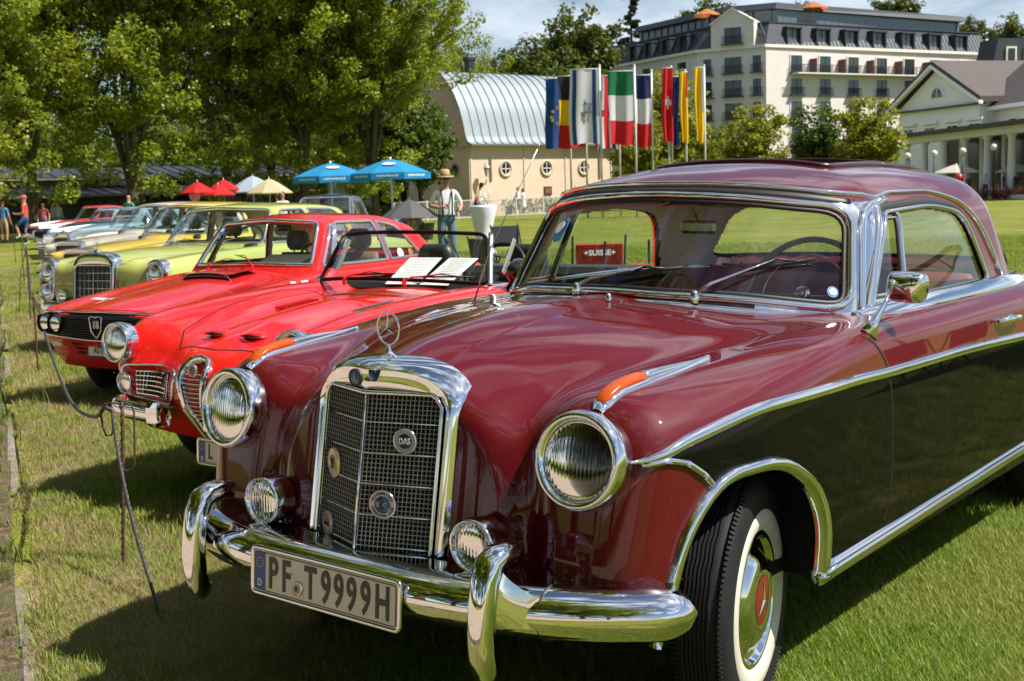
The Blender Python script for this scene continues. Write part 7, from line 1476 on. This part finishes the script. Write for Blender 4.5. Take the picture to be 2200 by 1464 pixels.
# ------------------------------------------------------------------ parasols and furniture
PBL = mat('parasol_blue', (.015, .27, .56), .75, transl=.35); PW_ = mat('parasol_print', (.60, .62, .64), .8)
for u, D, lb, h, r_ in ((713, 45, 'sky blue market parasol with white print, the left one', 2.66, 1.42), (842, 44.5, 'sky blue market parasol with white print, the right one', 2.72, 1.48)):
    t = parasol(gp(u, D), r_, h, PBL, lb, 'parasol', 8, .035, .115, .22, 'blue parasols behind the cars', PW_)
    a0 = -t.rotation_euler.z; d = Vector((CAMX, CAMY, 0))-t.location; aa = math.atan2(d.y, d.x)+a0; k = round(aa/(PI/4)-.5)
    for kk in (k-1, k, k+1):
        am = (kk+.5)*PI/4; n = Vector((math.cos(am), math.sin(am), .0)); tv = Vector((-n.y, n.x, 0)); zc = h-.115*r_*3*.985-.11; c0 = n*(r_*math.cos(PI/8)*.985+.012); mb = MB()
        for i in range(9): mb.box((0, 0, 0), (.001, .001, .001)) if False else mb.prism([c0+tv*(-.38+.088*i+e*.03)+Vector((0, 0, zc+f_)) for e, f_ in ((-1, -.03), (1, -.03), (1, .03+.012*(i % 3)), (-1, .03))], n*.004)
        tag(mb.build('valance_lettering', PW_, t), kind='stuff')
    am = (k+.5)*PI/4; n = Vector((math.cos(am), math.sin(am), 0)); tv = Vector((-n.y, n.x, 0)); mb = MB(); L_ = []
    for i in range(20): a = 2*PI*i/20; rr = r_*.50+.12*math.sin(a); zz = h-.115*r_*3*((rr/r_)**1.25)+.03; L_.append(n*rr+tv*.24*math.cos(a)+Vector((0, 0, zz)))
    mb.poly(L_); mb.build('logo_oval', PW_, t)
WPR = mat('offwhite_cloth', (.66, .62, .54), .8, transl=.35); BEI = mat('cream_umbrella_cloth', (.62, .52, .33), .8, transl=.4); REDU = mat('red_umbrella_cloth', (.58, .01, .012), .7, transl=.4); GRYU = mat('grey_umbrella_cloth', (.09, .09, .092), .7, transl=.2); BLUW = mat('blue_white_cloth', (.42, .50, .62), .8, transl=.4)
def tilt(o, a, b): o.rotation_euler = (a, b, o.rotation_euler.z); return o
for u, D, r_, v, m_, lb, ta, tb in ((426, 36, .52, 392, REDU, 'red umbrella held over the cars, leftmost', .15, -.2), (470, 37.5, .50, 398, REDU, 'small red umbrella between the two others', -.35, .45), (482, 38.5, .52, 387, REDU, 'red umbrella next to the pale blue one', .0, .1), (545, 39, .82, 379, BLUW, 'pale blue and white umbrella', .1, .2), (580, 37.5, .70, 385, BEI, 'cream scalloped umbrella beside the long haired person', .1, .05)):
    h = zat(u, v, D); t = parasol(up(gp(u, D), 0), r_, h, m_, lb, 'umbrella', 8, .012, .20, 0.03, 'umbrellas above the row of cars', SILV); 
WP2 = [(2055, 84, 1.55, 2.35, 'cream parasol in front of the colonnade, the nearer one'), (2186, 84, 1.4, 2.25, 'cream parasol at the right edge by the colonnade')]
for u, D, r_, h, lb in WP2: parasol(gp(u, D), r_, h, WPR, lb, 'parasol', 8, .03, .12, .05, 'cream parasols at the cafe')
# cocktail table with its cover, candles and flowers
p = gp(1036, 29); t = thing('bar_table', p, 0, 'white draped standing table carrying candles and a flower pot', 'table'); mb = MB(); mb.lathe([(.0001, 1.13), (.31, 1.13), (.325, 1.12), (.325, 1.08), (.27, .85), (.20, .55), (.19, .40), (.22, .18), (.30, .02)], n=28); mb.build('cover', mat('white_stretch_cover', (.70, .70, .76), .8), t)
o = MB().lathe([(.05, 0), (.06, .11), (.055, .11), (.0001, .09)], n=12).build('flower_pot', INK); o.location = up(gp(1023, 28.9), 1.132); tag(o, 'dark pot with orange flowers on the draped table', 'flower pot')
mb = MB(); [mb.lathe([(.0001, .03), (.03, .01), (.0001, -.03)], (random.uniform(-.04, .04), random.uniform(-.04, .04), .14+random.uniform(-.02, .03)), n=6) for i in range(9)]; mb.build('flowers', CORAL, o)
t = thing('candelabra', up(gp(1041, 29.05), 1.132), YAW, 'silver candelabra with three white candles on the draped table', 'candelabra')
mb = MB(); mb.lathe([(.06, 0), (.05, .02), (.012, .04), (.015, .12), (.008, .2)], n=10); mb.tube([(-.11, 0, .20), (-.08, 0, .14), (0, 0, .12), (.08, 0, .14), (.11, 0, .20)], .008, 6); mb.build('stem', CHROME2, t)
for x, h in ((-.10, .34), (0, .29), (.11, .35)): mb = MB(); mb.tube([(x, 0, h-.16), (x, 0, h)], .013, 8); mb.build('candle', WHITE, t)
def chair(loc, rz, label, m_=BLKL, col=None):
    t = thing('folding_chair', loc, rz, label, 'chair', 'folding chairs on the lawn'); mb = MB(); mb.box((0, 0, .45), (.44, .42, .03), bev=.01); mb.build('seat', m_, t)
    mb = MB(); mb.box((0, .22, .74), (.44, .03, .32), rot=Matrix.Rotation(-.18, 3, 'X'), bev=.012); mb.build('backrest', m_, t)
    for sx in (-.22, .22):
        for y0, y1, z1 in ((-.20, .26, .92), (.22, -.18, .46)): mb = MB(); mb.tube([(sx, y0, 0), (sx, y1, z1)], .012, 6); mb.build('leg', BARG, t)
    return t
chair(gp(1003, 14.5), 2.2, 'black folding chair seen through the open car windscreen, left one'); chair(gp(1062, 14.2), 2.7, 'black folding chair seen through the open car windscreen, right one'); chair(gp(1092, 19), 1.0, 'black folding chair beside the red sports car headrest')
CHR = mat('chair_red', (.45, .02, .02), .8)
def camp(loc, rz, label, txt=None, h=.95):
    t = thing('camping_chair', loc, rz, label, 'camping chair', 'red camping chairs behind the maroon coupe'); V = []
    mb = MB(); mb.box((0, 0, .38), (.50, .42, .03), bev=.01); mb.build('seat', CHR, t); o = MB().box((0, .25, h-.20), (.50, .025, .40), rot=Matrix.Rotation(-.16, 3, 'X'), bev=.01).build('backrest', CHR, t)
    for sx in (-.28, .28):
        for y0, y1, z1 in ((-.24, .26, .92), (.26, -.22, .60)): mb = MB(); mb.tube([(sx, y0, 0), (sx, y1, z1)], .012, 6); mb.build('leg', BARG, t)
    if txt: text('lettering', txt, .080, WHITE, o, (0, .29-.0+.015, h-.10), (PI/2-.16, 0, PI), .001, .002, 1.05)
    return t
camp(gp(1281, 13.5), YAW+PI, 'red camping chair with SUISSE printed in white on its back', '+SUISSE+', .84); camp(gp(1350, 12), YAW+PI+.1, 'plain dark red camping chair in front of the printed one', None, .70)
t = camp(gp(1455, 12), YAW+PI-.1, 'red camping chair farther right, behind the dashboard', None, .66)
# caravan and hedge and fences in the distance
t = thing('caravan', gp(752, 72), YAW, 'white caravan parked in the arcade shade behind the left blue parasol', 'caravan'); mb = MB(); mb.prism([(x, 0, z) for x, z in roundpoly([(-1.25, .45), (1.25, .45), (1.25, 2.4), (-1.25, 2.45)], [.05, .05, .6, .25], 6)], (.0, 3, 0)); mb.build('body', mat('caravan_white', (.45, .45, .42), .5), t); mb = MB(); mb.box((0, -.02, 1.3), (2.3, .05, .07)); mb.build('stripe', INK, t); mb = MB(); mb.lathe([(.3, 0), (.3, -.1), (.0001, -.1)], (0, .05, .4), 'Y', 16); mb.build('wheel', TYRE, t); bx('window', DARKG, t, (.3, -.02, 1.85), (.7, .05, .4))
def fence_run(u0, D0, u1, D1, label):
    P0, P1 = gp(u0, D0), gp(u1, D1); t = thing('railing', label=label, cat='fence', group=None); l = place(t, P0, P1); mb = MB()
    for z in (.12, 1.05): mb = MB(); mb.box((l/2, 0, z), (l, .045, .045)); mb.build('rail', mat('rail_white', (.50, .50, .48), .5), t)
    mb = MB(); n = int(l/.14)
    for i in range(n): mb.box((l*(i+.5)/n, 0, .58), (.022, .022, .92))
    tag(mb.build('balusters', mat('rail_white', (.5, .5, .48)), t), kind='stuff')
    for i in range(int(l/2.4)+1): mb = MB(); mb.box((i*2.4, 0, .55), (.06, .06, 1.15)); mb.build('post', mat('rail_white', (.5, .5, .48)), t)
fence_run(845, 66, 1262, 78, 'light metal railing along the far side of the lawn')
def hedge(name, u0, D0, u1, D1, w_, h, n, mtl, label, cat='hedge', size=.14):
    P0, P1 = gp(u0, D0), gp(u1, D1); r = np.random.default_rng(hash(label) % 1000 if False else len(label)); k = int((P1-P0).length/(h*.55)); cs = []; rs = []
    for i in range(k):
        q = P0.lerp(P1, (i+.5)/k); cs.append((q.x+r.uniform(-.2, .2), q.y+r.uniform(-.2, .2), h*r.uniform(.38, .62))); rs.append(h*r.uniform(.42, .6))
    V, F = leaf_cloud(cs, rs, n, size, len(label), .95); V[:, 2] = np.maximum(V[:, 2], .02); o = mesh(name, V, F, mtl); return tag(o, label, cat) if cat else tag(o, kind='stuff')
HEDG = leafmat('hedge_leaves', (.05, .09, .012), (.15, .20, .03)); hedge('hedge', 960, 79.5, 1300, 88, .8, 1.15, 7000, HEDG, 'low flowering hedge between railing and curved-roof hall'); hedge('hedge', 700, 68, 930, 74, .8, 1.0, 3000, HEDG, 'dark low hedge behind the black umbrella')
FLW = leafmat('flower_petals_red', (.50, .03, .03), (.65, .20, .15), .3); FLP = leafmat('flower_petals_pale', (.60, .45, .35), (.65, .60, .50), .3)
hedge('flower_bed', 1900, 84, 2330, 80, .8, .62, 7000, HEDG, 'leafy flower bed', None, .10); hedge('red_flowers', 1900, 83.7, 2330, 79.7, .8, .80, 2200, FLW, 'red blossoms', None, .13); hedge('pale_flowers', 1900, 83.9, 2330, 79.9, .8, .84, 1800, FLP, 'pale blossom heads', None, .13)
for i, (u, D) in enumerate(((1950, 86), (2007, 84), (2068, 82), (2135, 80))):
    t = thing('globe_lamp', gp(u, D), 0, 'white globe lamp on thin pole, %s from the left before the colonnade' % ['first', 'second', 'third', 'fourth'][i], 'street lamp', 'globe lamps before the colonnade'); h = zat(u, (338, 333, 328, 320)[i], D); mb = MB(); mb.tube([(0, 0, 0), (0, 0, h-.1)], .05, 8); mb.build('pole', INK, t); mb = MB(); mb.lathe([(.22*math.sin(a)+.0001, -.22*math.cos(a)) for a in np.linspace(0, PI, 12)], (0, 0, h+.05), n=16); mb.build('globe', mat('globe_white', (.72, .72, .70), .25), t)
for i, u in enumerate((2100, 2163)): o = MB().tube([(0, 0, 0), (0, 0, .95)], .04, 8).build('bollard', INK); o.location = gp(u, 79); tag(o, 'short black bollard before the flower bed, %s one' % ('left', 'right')[i], 'bollard', 'bollards before the flower bed')
# things standing right of the photo's edge that the black door mirrors
parasol((3.9, 8.6, 0), 1.3, 2.3, WPR, 'cream garden parasol on the lawn beside the maroon coupe, outside the photo', 'parasol', 8, .03, .12, .05)
chair((2.9, 7.2, 0), 2.0, 'black folding chair on the lawn mirrored in the black door, nearer one'); chair((3.5, 8.0, 0), -1.0, 'black folding chair under the garden parasol mirrored in the black door')
# ------------------------------------------------------------------ people
SKIN = mat('skin', (.42, .22, .14), .5); HAIRD = mat('dark_hair', (.03, .018, .012), .6); HAIRG = mat('grey_hair', (.25, .22, .20), .7)
def cloth(n, c): return mat('cloth_'+n, c, .85, bump=(25, .4, .01))
def person(loc, rz, label, shirt, trousers, hair=HAIRD, h=1.76, pose=None, shorts=False, sleeve=.5, shoes=INK, skirt=None, bare=False, detail=0, group=None, longhair=False):
    """one continuous skinned body; pose gives joint overrides in metres for a 1.76 m figure facing -y"""
    J = dict(pel=(0, 0, .96), wai=(0, -.005, 1.10), che=(0, -.01, 1.30), nek=(0, 0, 1.475), hd0=(0, -.01, 1.54), hd1=(0, -.015, 1.64), hd2=(0, -.005, 1.72),
             shl=(-.17, 0, 1.42), ell=(-.25, .02, 1.14), wrl=(-.25, -.08, .90), hal=(-.25, -.10, .80), shr=(.17, 0, 1.42), elr=(.25, .02, 1.14), wrr=(.25, -.08, .90), har=(.25, -.10, .80),
             hil=(-.09, 0, .92), knl=(-.10, -.03, .50), anl=(-.10, .02, .09), tol=(-.11, -.14, .03), hir=(.09, 0, .92), knr=(.10, -.03, .50), anr=(.10, .02, .09), tor=(.11, -.14, .03))
    if pose: J.update(pose)
    rad = dict(pel=(.150, .115), wai=(.140, .110), che=(.165, .115), nek=(.058, .060), hd0=(.062, .075), hd1=(.077, .095), hd2=(.055, .07), shl=.062, ell=.043, wrl=.029, hal=.036, shr=.062, elr=.043, wrr=.029, har=.036, hil=.092, knl=.058, anl=.040, tol=.034, hir=.092, knr=.058, anr=.040, tor=.034)
    if trousers is not SKIN and not shorts: rad.update(knl=.072, knr=.072, anl=.058, anr=.058)
    E = [('pel', 'wai'), ('wai', 'che'), ('che', 'nek'), ('nek', 'hd0'), ('hd0', 'hd1'), ('hd1', 'hd2'), ('che', 'shl'), ('shl', 'ell'), ('ell', 'wrl'), ('wrl', 'hal'), ('che', 'shr'), ('shr', 'elr'), ('elr', 'wrr'), ('wrr', 'har'), ('pel', 'hil'), ('hil', 'knl'), ('knl', 'anl'), ('anl', 'tol'), ('pel', 'hir'), ('hir', 'knr'), ('knr', 'anr'), ('anr', 'tor')]
    ks = list(J); me = bpy.data.meshes.new('p'); me.from_pydata([J[k] for k in ks], [(ks.index(a), ks.index(b)) for a, b in E], []); ob = bpy.data.objects.new('p', me); COL.objects.link(ob); ob.modifiers.new('s', 'SKIN'); sk = me.skin_vertices[0].data
    for i, k in enumerate(ks): r_ = rad[k]; sk[i].radius = r_ if isinstance(r_, tuple) else (r_, r_); sk[i].use_root = (k == 'pel')
    sb = ob.modifiers.new('u', 'SUBSURF'); sb.levels = sb.render_levels = 2
    dg = bpy.context.evaluated_depsgraph_get(); bm_ = bpy.data.meshes.new_from_object(ob.evaluated_get(dg)); bpy.data.objects.remove(ob, do_unlink=True)
    t = thing('person', loc, rz, label, 'person', group); s = h/1.76; t.scale = (s, s, s); bm_.materials.clear()
    for m_ in (shirt, trousers, SKIN, shoes, hair): bm_.materials.append(m_)
    K = {k: Vector(v) for k, v in J.items()}
    def dseg(p, a, b): d = K[b]-K[a]; t_ = max(0, min(1, (p-K[a]).dot(d)/max(1e-9, d.length_squared))); return (p-K[a]-d*t_).length, t_
    for f in bm_.polygons:
        f.use_smooth = True; p = f.center; best = min(((dseg(p, a, b)[0]-(.08 if a in ('wai', 'che', 'pel') and b in ('wai', 'che', 'nek') else 0), a, b) for a, b in E), key=lambda q: q[0]); a, b = best[1], best[2]; t_ = dseg(p, a, b)[1]; m_ = 0
        if a in ('hd0', 'hd1') or (a == 'nek'): m_ = 2
        elif a == 'che' and b == 'nek': m_ = 0 if t_ < .8 else 2
        elif a in ('hil', 'hir', 'knl', 'knr'): m_ = 1
        elif a == 'pel' and b in ('hil', 'hir'): m_ = 1
        elif a == 'pel': m_ = 1 if p.z < K['pel'].z+.06 else 0
        elif a in ('ell', 'elr'): m_ = 0 if sleeve > .75 else 2
        elif a in ('shl', 'shr'): m_ = 0 if t_ < sleeve*1.4 else 2
        elif a in ('wrl', 'wrr'): m_ = 2
        elif a in ('anl', 'anr'): m_ = 3
        if shorts and a in ('knl', 'knr'): m_ = 2 if t_ < .85 else 3
        if m_ == 1 and shorts and a in ('hil', 'hir') and t_ > .85: m_ = 2
        hv = p-K['hd1']
        if a in ('hd0', 'hd1') and (hv.z > .045 or hv.y > .025+.03*(hv.z < 0)) and hv.z > -.07: m_ = 4
        f.material_index = m_
    bo = bpy.data.objects.new('body', bm_); link(bo, t); hd = K['hd1']
    mb = MB(); mb.lathe([(.0001, .030), (.010, .016), (.013, 0), (.0001, -.004)], hd+Vector((0, -.092, -.022)), 'Z', 8); mb.build('nose', SKIN, bo)
    for sx in (-1, 1):
        mb = MB(); mb.lathe([(.0001, -.006), (.010, -.003), (.012, .004)], hd+Vector((sx*.030, -.088, .008)), 'Y', 8); mb.build('eye', INK, bo); mb = MB(); mb.lathe([(.0001, -.01), (.022, 0), (.0001, .012)], hd+Vector((sx*.078, .005, -.01)), 'X', 8); mb.build('ear', SKIN, bo)
    mb = MB(); mb.box(hd+Vector((0, -.090, -.055)), (.045, .010, .010), bev=.004); mb.build('mouth', mat('lips', (.30, .10, .08), .5), bo)
    for sd, wr, ha in ((-1, 'wrl', 'hal'), (1, 'wrr', 'har')):   # fingers
        d = (K[ha]-K[wr]).normalized(); si = d.cross(Vector((0, 1, .2))).normalized(); nn = d.cross(si)
        for k in range(4): b0 = K[ha]+d*.015+si*(-.024+.016*k); l = (.055, .065, .060, .045)[k]; mb = MB(); mb.tube([b0, b0+d*l*.5+nn*.004, b0+d*l*.8+nn*.02], [.0095, .0085, .006], 6); mb.build('finger', SKIN, bo)
        b0 = K[ha]-d*.02-si*.034; mb = MB(); mb.tube([b0, b0+d*.03-si*.016, b0+d*.055-si*.012+nn*.01], [.012, .010, .007], 6); mb.build('thumb', SKIN, bo)
    if skirt:
        mb = MB(); mb.lathe([(.135, 1.12), (.16, .98), (.21, .75), (.25, .55)], n=16); mb.V = [(v[0], v[1]*.8, v[2]) for v in mb.V]; mb.build('skirt', skirt, t)
    if longhair:
        mb = MB(); mb.lathe([(.0001, .115), (.06, .10), (.095, .04), (.11, -.05), (.10, -.16), (.04, -.20)], hd+Vector((0, .025, 0)), n=14, a0=R(-20), a1=R(200)); mb.build('hair', hair, bo)
    return t, K, bo
WSH = cloth('white', (.66, .66, .68)); JEAN = cloth('jeans', (.08, .17, .24))
fac = YAW
t, K, bo = person(gp(957, 23), fac+.25, 'man in straw hat, white shirt and braces standing on the lawn', WSH, JEAN, HAIRG, 1.80, dict(ell=(-.285, .03, 1.18), wrl=(-.14, -.20, 1.14), hal=(-.06, -.24, 1.17), elr=(.29, .02, 1.18), wrr=(.20, -.20, 1.08), har=(.15, -.27, 1.10), che=(0, -.01, 1.30), wai=(0, -.02, 1.10)), sleeve=.62, shoes=mat('brown_shoe', (.08, .04, .02), .4))
hd = K['hd2']; STRAW = mat('straw', (.42, .28, .13), .8, bump=(120, .5, .003)); mb = MB(); mb.lathe([(.175, -.045), (.172, -.030), (.10, -.022), (.098, .03), (.088, .085), (.05, .10), (.0001, .088)], hd+Vector((0, 0, .0)), n=28); mb.V = [(v[0]*.92, v[1]*1.08, v[2]-.0+.05*abs(v[0])) for v in mb.V]; o = mb.build('straw_hat', STRAW, t); mb = MB(); mb.lathe([(.101, -.022), (.100, .005)], hd, n=28); mb.V = [(v[0]*.93, v[1]*1.09, v[2]+.005) for v in mb.V]; mb.build('hat_band', mat('hat_band', (.2, .08, .03), .7), o)
mb = MB(); [mb.box(K['hd1']+Vector((s_*.032, -.098, .008)), (.052, .012, .034), bev=.01) for s_ in (-1, 1)]; mb.box(K['hd1']+Vector((0, -.10, .014)), (.14, .006, .008)); mb.build('sunglasses', INK, t); mb = MB(); mb.lathe([(.0001, -.06), (.045, -.045), (.062, -.01), (.055, .02)], K['hd0']+Vector((0, -.045, .03)), 'Z', 12); mb.build('beard', HAIRG, t)
NVY = cloth('navy', (.012, .014, .035))
for s_ in (-1, 1): mb = MB(); mb.tube([(s_*.085, -.135, 1.00), (s_*.085, -.150, 1.12), (s_*.09, -.145, 1.28), (s_*.095, -.095, 1.42), (s_*.09, .0, 1.475), (s_*.07, .10, 1.40), (s_*.03, .125, 1.15), (s_*.02, .12, 1.02)], [(.004, .017)]*8, 6, flat=(0, -1, .1)); mb.build('suspender', NVY, t)
mb = MB(); mb.tube([(.158*math.cos(a), .128*math.sin(a), 1.00) for a in np.linspace(0, 2*PI, 24, endpoint=False)], [(.006, .018)]*24, 6, closed=True, flat=(1, 0, 0)); mb.V = [Vector((v[0], v[1], v[2])) for v in mb.V]; mb.build('belt', mat('brown_belt', (.07, .04, .025), .5), t)
sit = dict(pel=(0, .05, .52), wai=(0, .04, .66), che=(0, -.02, .88), nek=(0, -.06, 1.05), hd0=(0, -.08, 1.11), hd1=(0, -.10, 1.21), hd2=(0, -.09, 1.29), shl=(-.17, -.03, 1.0), shr=(.17, -.03, 1.0), ell=(-.24, -.05, .74), elr=(.24, -.05, .74), wrl=(-.14, -.26, .70), wrr=(.14, -.26, .70), hal=(-.10, -.33, .72), har=(.10, -.33, .72), hil=(-.09, .0, .50), hir=(.09, 0, .50), knl=(-.12, -.42, .50), knr=(.12, -.42, .50), anl=(-.12, -.40, .09), anr=(.12, -.40, .09), tol=(-.12, -.55, .03), tor=(.12, -.55, .03))
person(gp(862, 23.5), fac+2.6, 'person in pale blue shirt sitting under the black umbrella', cloth('pale_blue', (.34, .44, .58)), cloth('dark_trousers', (.04, .04, .05)), HAIRD, 1.68, sit)
person(gp(893, 23.2), fac-2.0, 'person in cream top sitting under the black umbrella', cloth('cream', (.50, .43, .28)), cloth('grey_trousers', (.13, .13, .13)), HAIRD, 1.68, sit)
for u, D, rz_, lb in ((862, 23.55, fac+2.6, 'black folding chair under the person in the pale blue shirt'), (893, 23.25, fac-2.0, 'black folding chair under the person in the cream top')): chair(gp(u, D), rz_, lb)
tm = parasol(gp(879, 23.0), .56, 1.34, GRYU, 'black umbrella shading two seated people', 'umbrella', 8, .010, .20, .0, None, INK)
person(gp(606, 37), fac+.4, 'grey long haired person leaning behind the green car', WSH, JEAN, mat('brown_grey_hair', (.16, .12, .10), .7), 1.66, None, longhair=True)
walk = dict(knl=(-.10, -.12, .52), anl=(-.10, -.10, .10), tol=(-.10, -.25, .05), knr=(.10, .02, .50), anr=(.10, .24, .14), tor=(.10, .14, .03), wrl=(-.24, .10, .95), hal=(-.24, .12, .86))
person(gp(1112, 77), fac+1.2, 'walking man in white shirt and dark shorts before the curved-roof hall', WSH, cloth('dark_shorts', (.02, .02, .025)), HAIRD, 1.78, walk, shorts=True, group='couple walking past the hall')
person(gp(1124, 76.5), fac+1.2, 'walking woman in short white dress before the curved-roof hall', WSH, SKIN, HAIRD, 1.66, walk, skirt=WSH, longhair=True, group='couple walking past the hall')
t, K, bo = person(gp(52, 47), fac-1.5, 'man in orange cap, red shirt and blue shorts lifting one knee by the cars', cloth('red_shirt', (.48, .05, .03)), cloth('blue_shorts', (.02, .10, .28)), HAIRG, 1.86, dict(knr=(.12, -.30, .72), anr=(.12, -.20, .34), tor=(.12, -.34, .28), wrl=(-.16, -.28, 1.10), hal=(-.12, -.36, 1.14), wrr=(.16, -.26, 1.12), har=(.12, -.34, 1.14)), shorts=True, shoes=WHITE)
mb = MB(); mb.lathe([(.104, -.03), (.10, .02), (.06, .055), (.0001, .06)], K['hd2'], n=18); mb.box(K['hd2']+Vector((0, -.13, -.025)), (.13, .11, .012), bev=.005); mb.build('orange_cap', mat('cap_orange', (.80, .10, .005), .7), t)
person(gp(5, 50.5), fac+3.0, 'man in blue polo shirt and beige shorts at the left edge', cloth('blue_polo', (.05, .18, .36)), cloth('beige_shorts', (.42, .32, .20)), HAIRG, 1.74, None, shorts=True)
t, K, bo = person(gp(276, 47), fac+2.8, 'head of a man in green behind the pale blue car', cloth('green_shirt', (.03, .25, .14)), JEAN, HAIRG, 1.80)
for i, (u, D, c_, cn, h) in enumerate(((92, 52, (.45, .10, .14), 'pink', 1.62), (122, 54, (.30, .33, .38), 'grey', 1.70), (112, 55, (.35, .45, .52), 'pale grey blue', 1.66))): person(gp(u, D), fac+i, 'distant visitor in %s shirt beyond the row of cars' % cn, cloth(cn.replace(' ', '_')+'_visitor', c_), JEAN, HAIRD, h, group='distant visitors beyond the cars')
for i, (u, D, c_, cn, h) in enumerate(((2118, 81, (.42, .52, .62), 'pale blue', 1.7), (2157, 82.5, (.02, .02, .025), 'black', 1.75), (2173, 83, (.015, .015, .02), 'black tight', 1.72), (2185, 82, (.05, .03, .03), 'dark brown', 1.7), (2064, 83, (.05, .05, .055), 'charcoal', 1.68), (2083, 82.5, (.06, .06, .07), 'dark grey', 1.66))):
    person(gp(u, D), fac+i*1.1, 'cafe visitor in %s top behind the flower bed' % cn, cloth(cn.replace(' ', '_')+'_top', c_), cloth('dark_trousers', (.04, .04, .05)), HAIRD, h, group='cafe visitors by the colonnade')
o = MB().lathe([(.28*math.sin(a)+.0001, -.34*math.cos(a)) for a in np.linspace(0, PI, 12)], n=16).build('balloon', mat('balloon_red', (.65, .02, .02), .3)); o.location = up(gp(2061, 82), zat(2061, 384, 82)); tag(o, 'red balloon beside the cream parasol', 'balloon')
o = MB().lathe([(.16*math.sin(a)+.0001, -.18*math.cos(a)) for a in np.linspace(0, PI, 12)], n=16).build('balloon', mat('balloon_pink', (.62, .25, .28), .3)); o.location = up(gp(419, 36), zat(419, 421, 36)); tag(o, 'pale pink ball hanging below the leftmost red umbrella', 'balloon')
